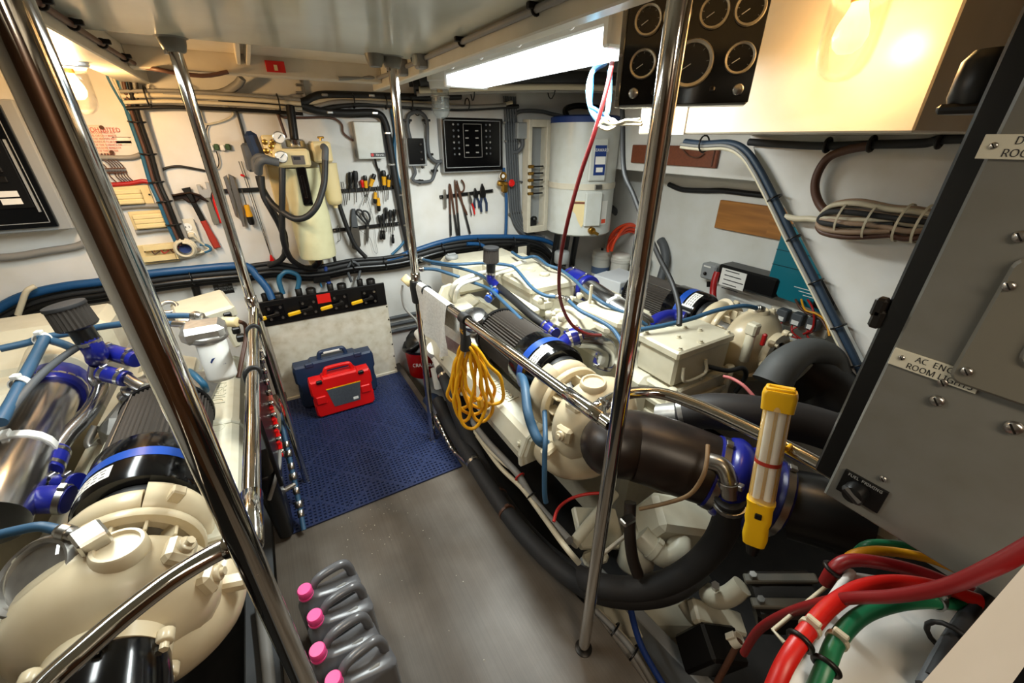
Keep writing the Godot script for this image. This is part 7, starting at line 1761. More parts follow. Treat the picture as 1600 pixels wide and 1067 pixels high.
	part(t, "print_bar", rbox(V(0.26, 0.02, 0.001), 0), "print_blue", cb * at(V(0.0, 0.04, 0.1302)))
	solo("green_case", "green metal case lying behind the right pole", "case", moved(rbox(V(0.3, 0.1, 0.6), 0.01), at(V(2.4, 0.432, -2.08))), "green_paint")
	t = thing("relay_case", "dark relay case with a cream face behind the right engine", "relay", V(1.772, 0.782, -2.8))
	part(t, "case", box2(V(1.644, 0.857, -2.74), V(1.791, 0.745, -2.88), 0.006), "black")
	part(t, "face", box2(V(1.67, 0.845, -2.735), V(1.75, 0.762, -2.74), 0.002), "off_white")
	t = thing("fuel_strainer", "grey breather filter with a clear bowl behind the red line", "strainer", V(1.8, 0.5, -2.5))
	part(t, "filter_top", moved(lathe([Vector2(0, 0.24), Vector2(0.05, 0.24), Vector2(0.06, 0.25), Vector2(0.06, 0.33), Vector2(0.05, 0.34), Vector2(0, 0.34)], 22), at(V(1.965, 0.787, -2.55) - V(0, 0.31, 0))), "grey_paint")
	part(t, "stem", cyl(V(1.965, 0.787, -2.55) - V(0, 0.25, 0), V(1.965, 0.787, -2.55) - V(0, 0.06, 0), 0.04, 18), "black")
	part(t, "bowl", cyl(V(1.986, 0.681, -2.5) - V(0, 0.05, 0), V(1.986, 0.681, -2.5) + V(0, 0.03, 0), 0.045, 20, 0.006), "glass")
	for k in 3:
		cable("drain_pipe", ["left black pipe under the water heater", "middle black pipe under the water heater", "right black pipe under the water heater"][k], [V(1.95 + 0.1 * k, 0.95, -2.6), V(1.95 + 0.1 * k, 0.6, -2.65), V(1.95 + 0.12 * k, 0.1, -2.7)], 0.025, "black", "pipes under the water heater", 4, "pipe")

# ---------------------------------------------------------------- hoses and fittings beside the aisle
func bilge_gear() -> void:
	# white drain pipe at the engine's far corner
	var t := thing("drain_pipe", "white plastic pipe with an elbow behind the middle pole", "pipe", V(0.7, 0.433, -2.057))
	part(t, "pipe", tube([V(0.7, 0.463, -2.397), V(0.7, 0.435, -2.246), V(0.7, 0.43, -2.09), V(0.69, 0.405, -1.986)], 0.036, 18), "pvc")
	part(t, "elbow", moved(lathe([Vector2(0, 0), Vector2(0.045, 0), Vector2(0.05, 0.01), Vector2(0.05, 0.06), Vector2(0, 0.07)], 22), xf_dir(V(0.7, 0.444, -2.108), V(-0.1, 0.9, 0.5))), "pvc")
	part(t, "drop_leg", cyl(V(0.71, 0.308, -2.166), V(0.71, 0.179, -2.126), 0.03, 18), "pvc")
	# two big black hoses looping forward
	var h1 := [V(0.69, 0.402, -1.967), V(0.675, 0.335, -1.827), V(0.68, 0.205, -1.696), V(0.7, 0.069, -1.563), V(0.71, -0.032, -1.329), V(0.71, -0.008, -1.026), V(0.73, 0.04, -0.816), V(0.724, 0.183, -0.631), V(0.806, 0.207, -0.544), V(0.892, 0.266, -0.476), V(0.953, 0.363, -0.431), V(0.976, 0.491, -0.402), V(0.969, 0.621, -0.391), V(0.939, 0.726, -0.392)]
	t = thing("coolant_return_hose", "thick black hose looping round the foot of the right engine", "hose", V(0.71, -0.032, -1.329), "big black hoses")
	part(t, "hose", tube(h1, 0.041, 20), "rubber_soft")
	part(t, "clamp", clamp_on(h1[0].lerp(h1[1], 0.3), h1[1] - h1[0], 0.043, 0.016), "steel")
	part(t, "clamp", clamp_on(V(0.943, 0.703, -0.389), V(0.939, 0.726, -0.392) - V(0.959, 0.655, -0.391), 0.043, 0.016), "steel")
	part(t, "tie", clamp_on(h1[4].lerp(h1[5], 0.0), h1[5] - h1[4], 0.043, 0.01), "cable_brown")
	var h2 := [V(0.66, 0.165, -2.023), V(0.655, 0.101, -1.809), V(0.645, 0.102, -1.524), V(0.645, 0.082, -1.326), V(0.648, 0.077, -1.094), V(0.66, 0.092, -0.904), V(0.68, 0.13, -0.738), V(0.737, 0.116, -0.636), V(0.854, 0.095, -0.554), V(0.982, 0.117, -0.491), V(1.103, 0.191, -0.464)]
	t = thing("coolant_return_hose", "thick black hose lying along the right edge of the floor", "hose", V(0.645, 0.082, -1.326), "big black hoses")
	part(t, "hose", tube(h2, 0.037, 20), "rubber_soft")
	part(t, "clamp", clamp_on(h2[2].lerp(h2[3], 0.2), h2[3] - h2[2], 0.039, 0.016), "steel")
	part(t, "tie", clamp_on(h2[4].lerp(h2[3], 0.2), h2[4] - h2[3], 0.039, 0.012), "cable_brown")
	t = thing("starter_motor", "blue-grey cylindrical motor beside the mat's right edge", "motor", V(0.68, 0.037, -1.982))
	part(t, "body", turned(V(0.7, -0.007, -2.311), V(0.69, -0.113, -1.948), [[0, 0], [0, 0.05], [0.02, 0.062], [0.22, 0.062], [0.24, 0.05], [0.24, 0]], 24), "navy_plastic")
	part(t, "band", clamp_on(V(0.695, 0.023, -2.032), V(0.69, -0.113, -1.948) - V(0.7, -0.007, -2.311), 0.064, 0.014), "black")
	# engine foot: white pump, pipes and brackets in the dark gap
	t = thing("raw_water_pump", "white painted pump with bent pipes below the right engine", "pump", V(1.069, 0.186, -0.611))
	part(t, "housing", moved(rbox(V(0.28, 0.17, 0.15), 0.02), Transform3D(Basis.from_euler(V(0.3, -0.5, -0.35)), V(1.135, 0.248, -0.634))), "cream_cast")
	part(t, "outlet", tube([V(0.959, 0.263, -0.656), V(0.977, 0.238, -0.604), V(1.005, 0.219, -0.564), V(1.047, 0.236, -0.549), V(1.087, 0.253, -0.574)], [0.042, 0.042, 0.044, 0.046, 0.04], 18), "cream_cast")
	part(t, "flange", clamp_on(V(0.981, 0.236, -0.601), V(1.005, 0.219, -0.564) - V(0.959, 0.263, -0.656), 0.046, 0.02), "cream_cast")
	part(t, "body", cyl(V(0.948, 0.076, -0.644), V(1.016, 0.214, -0.684), 0.07, 22, 0.01), "cream_cast")
	part(t, "arm", tube([V(1.094, 0.117, -0.425), V(1.082, 0.147, -0.385), V(1.101, 0.187, -0.358), V(1.132, 0.237, -0.344)], 0.034, 16), "cream_cast")
	part(t, "bolt", cyl(V(1.065, 0.211, -0.394), V(1.044, 0.249, -0.389), 0.014, 6), "steel")
	part(t, "drain_leg", tube([V(1.044, 0.034, -0.471), V(1.042, 0.022, -0.426), V(1.049, 0.011, -0.39), V(1.037, -0.064, -0.379), V(1.003, -0.163, -0.38)], [0.026, 0.028, 0.03, 0.034, 0.034], 16), "cream_cast")
	part(t, "bracket", moved(rbox(V(0.24, 0.04, 0.08), 0.008), Transform3D(Basis.from_euler(V(0.2, -0.6, -0.5)), V(1.104, 0.032, -0.37))), "cream_cast")
	part(t, "foot", moved(rbox(V(0.42, 0.14, 0.2), 0.03), Transform3D(Basis.from_euler(V(0.1, -0.5, -0.1)), V(1.004, -0.221, -0.606))), "cream_cast")
	part(t, "lug", moved(rbox(V(0.1, 0.05, 0.06), 0.015), Transform3D(Basis.from_euler(V(0.2, -0.3, 0.4)), V(0.817, 0.14, -0.732))), "cream_cast")
	part(t, "strut", cyl(V(0.729, 0.23, -0.772), V(0.999, 0.288, -0.842), 0.022, 14), "cream_cast")
	part(t, "plate", moved(rbox(V(0.22, 0.03, 0.16), 0.006), Transform3D(Basis.from_euler(V(0.4, -0.4, -0.4)), V(0.896, 0.173, -0.809))), "cream_cast")
	part(t, "flat_bar", moved(rbox(V(0.03, 0.2, 0.012), 0.003), Transform3D(Basis.from_euler(V(0.3, 0, -0.8)), V(0.825, 0.265, -0.67))), "off_white")
	bundle("engine_harness", "worn grey wire harness along the lower side of the right engine", [
		[[V(0.74, 0.19, -1.717), V(0.71, 0.243, -1.443), V(0.71, 0.268, -1.229), V(0.72, 0.254, -1.149), V(0.73, 0.206, -1.066), V(0.74, 0.187, -0.98), V(0.698, 0.285, -0.758)], 0.016, "cable_grey"],
		[[V(0.74, 0.146, -1.783), V(0.71, 0.193, -1.482), V(0.71, 0.23, -1.291), V(0.72, 0.254, -1.171), V(0.74, 0.181, -1.107), V(0.75, 0.128, -1.001)], 0.009, "cable_white"],
		[[V(0.73, 0.15, -1.617), V(0.71, 0.178, -1.324), V(0.71, 0.222, -1.115), V(0.72, 0.198, -1), V(0.652, 0.32, -0.74), V(0.672, 0.286, -0.67)], 0.011, "cable_white"],
		[[V(0.641, 0.391, -0.788), V(0.679, 0.408, -0.815), V(0.733, 0.423, -0.818), V(0.788, 0.44, -0.795), V(0.85, 0.445, -0.761)], 0.006, "wire_red"]],
		[[V(0.72, 0.254, -1.149), V(0.1, -0.3, 0.9), 0.022, "wire_red"], [V(0.73, 0.206, -1.066), V(0.1, -0.3, 0.9), 0.02]])
	t = thing("strap_hanger", "black and brown strap hanging behind the right pole", "strap", V(0.825, 0.505, -0.617))
	part(t, "strap", tube([V(0.838, 0.526, -0.634), V(0.814, 0.439, -0.597), V(0.808, 0.353, -0.563), V(0.817, 0.289, -0.534)], 0.02, 10), "leather_dark")
	part(t, "buckle", moved(rbox(V(0.05, 0.02, 0.03), 0.004), at(V(0.799, 0.499, -0.602))), "steel")
	cable("drop_cable", "tan string tied round the exhaust elbow", [V(0.911, 0.862, -0.475), V(0.882, 0.837, -0.451), V(0.855, 0.805, -0.436), V(0.837, 0.74, -0.447), V(0.824, 0.671, -0.493), V(0.81, 0.572, -0.573)], 0.006, "rope_tan", "", 6, "string")
	cable("drop_cable", "blue cable dropping beside the foot of the right pole", [V(0.836, 0.063, -0.547), V(0.834, 0, -0.51), V(0.83, -0.052, -0.456), V(0.84, -0.11, -0.378), V(0.846, -0.134, -0.321)], 0.012, "print_blue", "", 6, "cable")
	var fb := [V(0.755, -0.063, -0.65), V(0.783, -0.087, -0.568), V(0.806, -0.118, -0.484), V(0.819, -0.177, -0.39)]
	bundle("wire_bundle", "grey wire bundle strapped along the floor edge by the right pole", [[fb, 0.014, "cable_grey"], [shifted(fb, V(0.025, 0, 0)), 0.014, "cable_white"], [shifted(fb, V(-0.024, 0.004, 0)), 0.012, "cable_grey"], [shifted(fb, V(0.01, 0.022, 0)), 0.012, "cable_grey"]],
		[[fb[1] + V(0, 0.008, 0), fb[2] - fb[1], 0.044], [fb[2] + V(0, 0.008, 0), fb[2] - fb[1], 0.044]])
	structure("trim_11", moved(rbox(V(0.05, 0.2, 1.2), 0.005), at(V(0.98, -0.22, -0.3), V(0, 0.1, 0))), "grey_paint")
	t = thing("battery_switch", "dark metal relay block deep beside the right engine", "relay", V(1.043, -0.084, -0.338))
	part(t, "cover", moved(rbox(V(0.16, 0.16, 0.12), 0.01), Transform3D(Basis.from_euler(V(0.2, -0.5, -0.4)), V(1.021, -0.017, -0.325))), "dark_steel")
	part(t, "edge_rod", tube([V(0.944, -0.003, -0.249), V(0.984, 0.09, -0.254), V(1.018, 0.158, -0.26)], 0.01, 8), "rust")
	part(t, "tie", clamp_on(V(1.009, 0.158, -0.266), V(0.3, 0.6, 0.3), 0.02, 0.03), "off_white")
	t = thing("pump_block", "dark metal block with bolted clamps in the right bilge", "pump", V(1.204, 0.259, -0.249))
	var px := Transform3D(Basis.from_euler(V(0.1, -0.7, 0.3)), V(1.225, 0.209, -0.246))
	part(t, "block", rbox(V(0.2, 0.12, 0.16), 0.01), "dark_steel", px)
	for k in 2:
		part(t, "clamp_bar", rbox(V(0.22, 0.02, 0.03), 0.004), "box_olive", px * at(V(0, 0.068, -0.04 + 0.08 * k)))
		part(t, "clamp_bolt", cyl(Vector3.ZERO, V(0, 0.02, 0), 0.012, 6), "steel", px * at(V(-0.08, 0.078, -0.04 + 0.08 * k)))
	cable("bilge_pipe", "long grey pipe deep under the grey cabinet", [V(1.407, 0.383, -0.396), V(1.42, 0.396, -0.267), V(1.4, 0.42, -0.162)], 0.016, "hose_grey", "", 4, "pipe")
	solo("bilge_block", "worn grey-white fitting between the cabinet and green cable", "fitting", moved(rbox(V(0.12, 0.08, 0.1), 0.02), at(V(1.174, 0.71, -0.14), V(0.2, 0.4, 0.2))), "box_olive")
	cable("drop_cable", "pink wire end near the cream cooler housing", [V(1.282, 0.858, -0.683), V(1.292, 0.86, -0.653), V(1.292, 0.855, -0.61), V(1.295, 0.833, -0.569)], 0.006, "wire_pink", "", 6, "wire")
	# left side, under the handrail
	t = thing("stringer", "grey painted ledge left of the oil jugs below the engine", "ledge", V(-0.33, -0.1, -0.9))
	part(t, "ledge", box2(V(-0.42, -0.3, -2.6), V(-0.305, -0.02, 0.4), 0.006), "hose_grey")
	part(t, "pipe", tube([V(-0.36, 0.0, -1.3), V(-0.34, 0.0, -0.95), V(-0.35, 0.0, -0.6)], 0.02, 10), "cable_grey")

# ---------------------------------------------------------------- cabinet and cables nearest the viewer
func side_screw(t: Node3D, p: Vector3, r: float, m := "steel") -> void:
	var s := part(t, "screw", moved(lathe([Vector2(0, 0), Vector2(r, 0), Vector2(r * 0.95, r * 0.3), Vector2(r * 0.6, r * 0.55), Vector2(0, r * 0.62)], 16), xf_dir(p, V(-1, 0, 0))), m)
	part(s, "slot", moved(rbox(V(0.0008, r * 0.25, r * 1.5), 0), at(p + V(-r * 0.6, 0, 0), V(0.9, 0, 0))), "dark_steel")

func near_right() -> void:
	var t := thing("control_cabinet", "grey metal control cabinet filling the right edge", "cabinet", V(0.85, 1.05, 0.0))
	part(t, "door", side_plate([Vector2(-0.17, 1.05), Vector2(0.5, 1.05), Vector2(0.5, 1.98), Vector2(-0.17, 1.98)], 0.75, 0.012, 0.004), "cabinet")
	part(t, "body", box2(V(0.763, 1.075, -0.2), V(1.0, 1.97, 0.5), 0.004), "black")
	for q in [V(0.765, 1.394, -0.207), V(0.765, 1.377, -0.204)]:
		part(t, "hinge", moved(rbox(V(0.02, 0.03, 0.016), 0.004), at(q + V(0, 0, 0.0))), "dark_steel")
	# raised cover with its window
	var b := Basis(V(0, 0, 1), V(0, 1, 0), V(-1, 0, 0))
	var pc := V(0.745, 1.331, -0.103)
	var w := 0.2
	var cv := part(t, "switch_cover", moved(plate(round_rect(w, 0.17, 0.014), 0.012, 0.004), Transform3D(b, V(0.738, pc.y + 0.084, pc.z + w * 0.5))), "box_olive")
	part(cv, "window_frame", moved(plate(round_rect(0.12, 0.085, 0.014), 0.006, 0.003), Transform3D(b, V(0.733, pc.y + 0.09, pc.z + w * 0.5 + 0.005))), "cabinet")
	part(cv, "window", moved(plate(round_rect(0.106, 0.07, 0.01), 0.004, 0.001), Transform3D(b, V(0.7315, pc.y + 0.09, pc.z + w * 0.5 + 0.005))), "beige_plastic")
	for q in [V(0.737, 1.351, -0.089), V(0.737, 1.465, -0.095)]:
		side_screw(t, q, 0.006)
	for q in [[V(0.748, 1.322, -0.105), 0.006], [V(0.748, 1.294, -0.101), 0.008], [V(0.748, 1.297, -0.029), 0.009], [V(0.748, 1.519, -0.109), 0.007], [V(0.748, 1.139, -0.11), 0.005]]:
		side_screw(t, q[0], q[1])
	# label plates
	var a := V(0.748, 1.348, -0.167)
	var lp := part(t, "label_plate", side_box(V(0, a.y, a.z), V(0, a.y - 0.026, a.z + 0.094), 0.7465, 0.75, 0.0005), "label_ivory")
	part(lp, "lettering", text("AC  ENGINE\nROOM LIGHTS", 0.0078, 0.0005), "print_dark", Transform3D(b, V(0.7463, a.y - 0.013, a.z + 0.055)))
	side_screw(t, V(0.7465, a.y - 0.011, a.z + 0.012), 0.004)
	a = V(0.748, 1.625, -0.177)
	lp = part(t, "label_plate", side_box(V(0, a.y, a.z), V(0, a.y - 0.026, a.z + 0.094), 0.7465, 0.75, 0.0005), "label_ivory")
	part(lp, "lettering", text("DC  ENGINE\nROOM LIGHTS", 0.0078, 0.0005), "print_dark", Transform3D(b, V(0.7463, a.y - 0.013, a.z + 0.055)))
	side_screw(t, V(0.7465, a.y - 0.012, a.z + 0.011), 0.004)
	# rotary knob on a black plate
	var k0 := V(0.748, 1.08, -0.16)
	var k1 := V(0.748, 1.13, -0.107)
	var kp := part(t, "knob_plate", side_box(V(0, k0.y - 0.004, k0.z + 0.004), V(0, k0.y + 0.042, k0.z + 0.064), 0.7455, 0.75, 0.0006), "black")
	part(kp, "lettering", text("FUEL  PRIMING", 0.005, 0.0004), "grey_paint", Transform3D(b, V(0.7453, k0.y + 0.037, k0.z + 0.034)))
	part(t, "knob", moved(lathe([Vector2(0, 0), Vector2(0.017, 0), Vector2(0.0165, 0.012), Vector2(0.014, 0.02), Vector2(0, 0.022)], 20), xf_dir(V(0.7455, k0.y + 0.016, k0.z + 0.03), V(-1, 0, 0))), "black")
	part(t, "knob_grip", moved(rbox(V(0.014, 0.012, 0.034), 0.004), at(V(0.728, k0.y + 0.016, k0.z + 0.03), V(0.5, 0, 0))), "rubber")
	# alarm horn behind the cabinet's far edge
	t = thing("alarm_horn", "black alarm horn at the top of the cabinet edge", "horn", V(0.83, 1.66, -0.22))
	part(t, "shell", moved(lathe([Vector2(0, -0.03), Vector2(0.024, -0.03), Vector2(0.028, -0.02), Vector2(0.028, 0.02), Vector2(0.02, 0.032), Vector2(0, 0.034)], 24), Transform3D(Basis.IDENTITY, V(0.83, 1.688, -0.222))), "black")
	part(t, "mouth", moved(rbox(V(0.056, 0.012, 0.05), 0.004), at(V(0.83, 1.655, -0.225))), "black")
	part(t, "screw", cyl(V(0.803, 1.7, -0.203), V(0.799, 1.7, -0.199), 0.004, 8), "steel")
	# white tray with battery cables
	t = thing("cable_tray", "white painted tray under the heavy red and green cables", "tray", V(0.77, 0.88, -0.029))
	var tp := [V(0.789, 0.9, -0.092), V(0.972, 0.9, 0.059), V(0.713, 0.9, 0.07), V(0.474, 0.9, -0.066)]
	part(t, "deck", slab(tp, V(0, -0.012, 0)), "wall")
	part(t, "lip", tube([tp[0], tp[3]], 0.008, 8, 1), "wall")
	part(t, "wire_frame", tube([V(0.885, 0.8, -0.113), V(0.841, 0.8, -0.115), V(0.641, 0.8, -0.124), V(0.638, 0.8, -0.102)], 0.004, 6, 1), "cable_white")
	var g := "heavy battery cables on the white tray"
	var q1 := [V(0.474, 0.9, -0.061), V(0.512, 0.93, -0.07), V(0.573, 0.945, -0.075), V(0.643, 0.95, -0.075), V(0.716, 0.95, -0.064), V(0.778, 0.95, -0.038), V(0.823, 0.95, -0.002), V(0.855, 0.95, 0.044)]
	var c := thing("battery_cable", "bright red heavy cable with dark clamps on the white tray", "battery cable", q1[0], g)
	part(c, "cable", tube(q1, 0.0125, 16), "heavy_red")
	part(c, "clamp", moved(ring(0.016, 0.004, 8, 20), xf_dir(q1[2].lerp(q1[1], 0.35), q1[2] - q1[1])), "dark_steel")
	part(c, "tie", clamp_on(q1[2].lerp(q1[3], 0.1), q1[3] - q1[2], 0.0135, 0.008), "cable_white")
	var q2 := [V(0.528, 0.9, -0.03), V(0.562, 0.925, -0.038), V(0.606, 0.935, -0.046), V(0.674, 0.94, -0.044), V(0.747, 0.94, -0.024), V(0.807, 0.94, 0.006), V(0.852, 0.94, 0.041)]
	c = thing("battery_cable", "green heavy cable with dark clamps on the white tray", "battery cable", q2[0], g)
	part(c, "cable", tube(q2, 0.0125, 16), "heavy_green")
	part(c, "clamp", moved(ring(0.016, 0.004, 8, 20), xf_dir(q2[1], q2[2] - q2[1])), "dark_steel")
	part(c, "tie", clamp_on(q2[2], q2[3] - q2[1], 0.0135, 0.008), "cable_white")
	part(c, "p_clip", clamp_on(V(0.809, 0.94, 0.007), V(1, 0, 0.1), 0.014, 0.012), "steel")
	var q3 := [V(0.766, 0.86, -0.112), V(0.766, 0.9, -0.111), V(0.787, 0.92, -0.103), V(0.824, 0.925, -0.074), V(0.863, 0.925, -0.031), V(0.88, 0.93, 0.013), V(0.897, 0.93, 0.049)]
	c = thing("battery_cable", "dark red heavy cable behind the bright red one", "battery cable", q3[0], g)
	part(c, "cable", tube(q3, 0.0115, 16), "cable_red_dull")
	part(c, "clamp", moved(ring(0.015, 0.004, 8, 20), xf_dir(q3[1], q3[2] - q3[0])), "dark_steel")
	solo("battery_cable", "yellow heavy cable arching under the cabinet", "battery cable", tube([V(0.832, 0.86, -0.11), V(0.827, 0.9, -0.108), V(0.853, 0.92, -0.088), V(0.894, 0.92, -0.058), V(0.927, 0.92, -0.022), V(0.946, 0.92, 0.025)], 0.0085, 14), "heavy_yellow", g)
	solo("battery_cable", "green heavy cable arching behind the yellow one", "battery cable", tube([V(0.878, 0.86, -0.111), V(0.88, 0.9, -0.103), V(0.909, 0.91, -0.08), V(0.941, 0.91, -0.051), V(0.97, 0.91, -0.013)], 0.0085, 14), "heavy_green", g)
	solo("battery_cable", "long red cable sweeping across to the right edge", "battery cable", tube([V(0.773, 0.484, -0.179), V(0.752, 0.621, -0.168), V(0.711, 0.782, -0.13), V(0.663, 0.948, -0.074), V(0.655, 1.035, -0.025), V(0.647, 1.107, 0.006), V(0.648, 1.167, 0.024), V(0.657, 1.219, 0.037)], [0.009, 0.009, 0.009, 0.009, 0.009, 0.009, 0.0095, 0.0095], 16), "cable_red_dull", g)
	var gw := [V(0.936, 0.95, 0.048), V(0.845, 0.94, 0.043), V(0.745, 0.93, 0.043), V(0.658, 0.92, 0.047)]
	bundle("tray_cables", "grey cables with a rubber clamp beside the white board", [[gw, 0.011, "hose_grey"], [shifted(gw, V(-0.018, -0.006, 0.004)), 0.01, "cable_grey"], [shifted(gw, V(0.016, 0.008, 0)), 0.009, "rubber_soft"]], [[gw[2].lerp(gw[1], 0.2) + V(-0.006, 0, 0), gw[2] - gw[1], 0.028, "rubber"]])
	# white board edge at the lower right corner
	var eb := [V(0.663, 1.197, 0.041), V(0.51, 1.056, 0.033), V(0.613, 1.044, 0.088), V(0.676, 1.11, 0.086)]
	solo("door_edge", "white painted board edge in the lower right corner", "board", slab(eb, (eb[0] - V(0, 1.62, 0)) * 0.08), "wall")

func slab(p: Array, o: Vector3) -> ArrayMesh:
	# four-cornered slab: the given face and its copy moved by o
	var st := begin()
	face_out(st, p, -o)
	face_out(st, shifted(p, o), o)
	for i in 4:
		var m: Vector3 = (p[i] + p[(i + 1) % 4]) * 0.5 - (p[0] + p[2]) * 0.5
		face_out(st, [p[i], p[(i + 1) % 4], p[(i + 1) % 4] + o, p[i] + o], m)
	return st.commit()

# ---------------------------------------------------------------- things hung on the rails and from above
func hanging() -> void:
	# yellow tube work light hooked on the curved rail
	var a := V(0.821, 0.789, -0.265)
	var b := V(0.878, 1.128, -0.338)
	var t := thing("work_light", "yellow tube work light hanging on the curved rail", "work light", a)
	var l := a.distance_to(b)
	var y := (b - a).normalized()
	var z := (V(0, 1.62, 0) - a)
	z = (z - y * z.dot(y)).normalized()
	var x := Transform3D(Basis(y.cross(z), y, z), a)
	part(t, "grip", loft([[V(0, -0.02, 0), 0.045, 0.04, 0.012], [V(0, 0, 0), 0.052, 0.046, 0.014], [V(0, 0.03, 0), 0.048, 0.044, 0.014], [V(0, 0.045, 0), 0.054, 0.048, 0.014], [V(0, 0.075, 0), 0.052, 0.046, 0.014], [V(0, 0.09, 0), 0.058, 0.05, 0.016]]), "yellow_plastic", x)
	part(t, "switch", rbox(V(0.014, 0.014, 0.006), 0.002), "black", x * at(V(0.0, 0.06, 0.025)))
	part(t, "back_shell", rbox(V(0.054, l - 0.1, 0.02), 0.006), "yellow_plastic", x * at(V(0, 0.085 + (l - 0.1) * 0.5, -0.018)))
	part(t, "clear_cover", lathe([Vector2(0.024, 0.085), Vector2(0.026, 0.09), Vector2(0.026, l - 0.03), Vector2(0.024, l - 0.025)], 24), "plastic_clear", x)
	for s in [-1, 1]:
		part(t, "lamp_tube", lathe([Vector2(0, 0.095), Vector2(0.0075, 0.095), Vector2(0.0075, l - 0.045), Vector2(0, l - 0.045)], 14), "white_plastic", x * at(V(0.011 * s, 0, 0.004)))
	part(t, "ring_mark", lathe([Vector2(0.0262, l * 0.52), Vector2(0.0268, l * 0.52), Vector2(0.0268, l * 0.545), Vector2(0.0262, l * 0.545)], 24), "orange_grip", x)
	var hd := part(t, "head", loft([[V(0, l - 0.04, 0), 0.062, 0.05, 0.01], [V(0, l - 0.005, 0), 0.066, 0.054, 0.01], [V(0, l + 0.004, 0), 0.06, 0.048, 0.012]]), "yellow_plastic", x)
	part(hd, "rim", tube([V(-0.024, l + 0.006, -0.014), V(-0.024, l + 0.006, 0.014), V(0.024, l + 0.006, 0.014), V(0.024, l + 0.006, -0.014), V(-0.024, l + 0.006, -0.014)], 0.005, 8, 1), "yellow_plastic", x)
	part(t, "hook", tube([V(0.03, l * 0.62, -0.02), V(0.036, l * 0.62, -0.05), V(0.02, l * 0.55, -0.07), V(0.02, l * 0.5, -0.06)], 0.005, 8), "yellow_plastic", x)
	part(t, "strain_relief", lathe([Vector2(0, -0.05), Vector2(0.012, -0.05), Vector2(0.018, -0.02), Vector2(0, -0.02)], 14), "black", x)
	# yellow extension cord on a hook-and-loop strap
	t = thing("extension_cord", "yellow extension cord bundled on a black strap on the right handrail", "extension cord", V(0.59, 0.4, -1.36))
	var top := V(0.588, 0.872, -1.36)
	for k in 9:
		var pts := []
		var wd := 0.03 + 0.011 * (k % 5) + 0.02 * int(k / 5)
		var dp := 0.3 + 0.016 * ((k * 5) % 8)
		var sh := -0.055 + 0.0165 * k
		var zz := 0.014 * ((k * 3) % 5) - 0.03
		for j in 17:
			var an := TAU * j / 16.0
			var yy := 0.5 - 0.5 * cos(an)
			var wv := sin(yy * 13.0 + k * 1.7) * 0.008
			pts.append(top + V((sin(an) * wd * (0.45 + 0.75 * yy) + sh * yy * 1.2 + wv) * 0.9, -yy * dp, zz * (0.3 + yy) + (sin(an) * wd) * 0.5 + sh * yy * 0.3))
		part(t, "loop", tube(pts, 0.0078, 8, 4), "yellow_cord")
	part(t, "socket_end", moved(rbox(V(0.026, 0.055, 0.024), 0.006), at(V(0.615, 0.6, -1.31), V(0, 0.3, 0.15))), "yellow_cord")
	t = thing("cord_strap", "black hook-and-loop strap with yellow letters on the right handrail", "strap", V(0.588, 0.93, -1.36))
	part(t, "rail_loop", moved(lathe([Vector2(0.0185, -0.022), Vector2(0.023, -0.022), Vector2(0.023, 0.022), Vector2(0.0185, 0.022)], 20), xf_dir(V(0.5855, 0.98, -1.36), V(0.047, 0, 1))), "rubber")
	part(t, "tail", moved(rbox(V(0.012, 0.085, 0.04), 0.003), at(V(0.575, 0.928, -1.36), V(0.1, 0, 0.05))), "rubber")
	part(t, "cord_loop", moved(loft([[V(0, -0.04, 0), 0.05, 0.05, 0.02], [V(0, 0.03, 0), 0.03, 0.04, 0.012]]), at(V(0.585, 0.885, -1.36))), "rubber")
	part(t, "lettering", text("HG", 0.018, 0.0008), "yellow_cord", Transform3D(Basis(V(0, 0, 1), V(0, 1, 0), V(-1, 0, 0)), V(0.5675, 0.93, -1.36)))
	# rag draped over the rail
	t = thing("rag", "light grey rag draped over the far end of the right handrail", "rag", V(0.57, 0.7, -1.66))
	part(t, "cloth", rag_mesh(), "cloth")
	t = thing("rail_strap", "black strap binding the right handrail to the middle pole", "strap", V(0.562, 0.95, -1.86), "black straps on the right rail")
	part(t, "wrap", moved(loft([[V(0, -0.075, 0), 0.05, 0.055, 0.02], [V(0, 0.0, 0), 0.058, 0.06, 0.022], [V(0, 0.035, 0), 0.052, 0.055, 0.02]]), at(V(0.556, 0.962, -1.868))), "rubber")
	part(t, "rail_loop", moved(ring(0.021, 0.006, 8, 18), xf_dir(V(0.568, 0.98, -1.75), V(0.05, 0, 1))), "rubber")
	# red line from the ceiling to the engine, coiled blue hose and white wires at the gauge panel
	cable("red_line", "thin dark red line drooping from the ceiling to the right engine", [V(1.055, 1.895, -1.163), V(1.044, 1.777, -1.166), V(1.012, 1.631, -1.177), V(0.99, 1.489, -1.211), V(0.963, 1.32, -1.232), V(0.965, 1.151, -1.263), V(0.998, 1.001, -1.285), V(1.049, 0.891, -1.269), V(1.107, 0.843, -1.232), V(1.167, 0.835, -1.193)], 0.0075, "red_line", "", 6, "line")
	t = thing("hose_coil", "pale blue hose coil hanging beside the fluorescent tube end", "hose", V(1.153, 1.759, -1.351))
	for k in 3:
		part(t, "coil_loop", tube([V(1.085, 1.846, -1.26) + V(0.012 * k, 0, 0), V(1.056, 1.819, -1.261), V(1.031, 1.769, -1.247) + V(0.006 * k, 0, 0), V(1.023, 1.717, -1.221), V(1.029, 1.682, -1.197) + V(0, 0.01 * k, 0), V(1.044, 1.669, -1.181) + V(0, 0.01 * k, 0), V(1.065, 1.692, -1.182), V(1.086, 1.746, -1.201), V(1.107, 1.823, -1.233)], 0.0085, 10), "hose_pale" if k < 2 else "cable_blue")
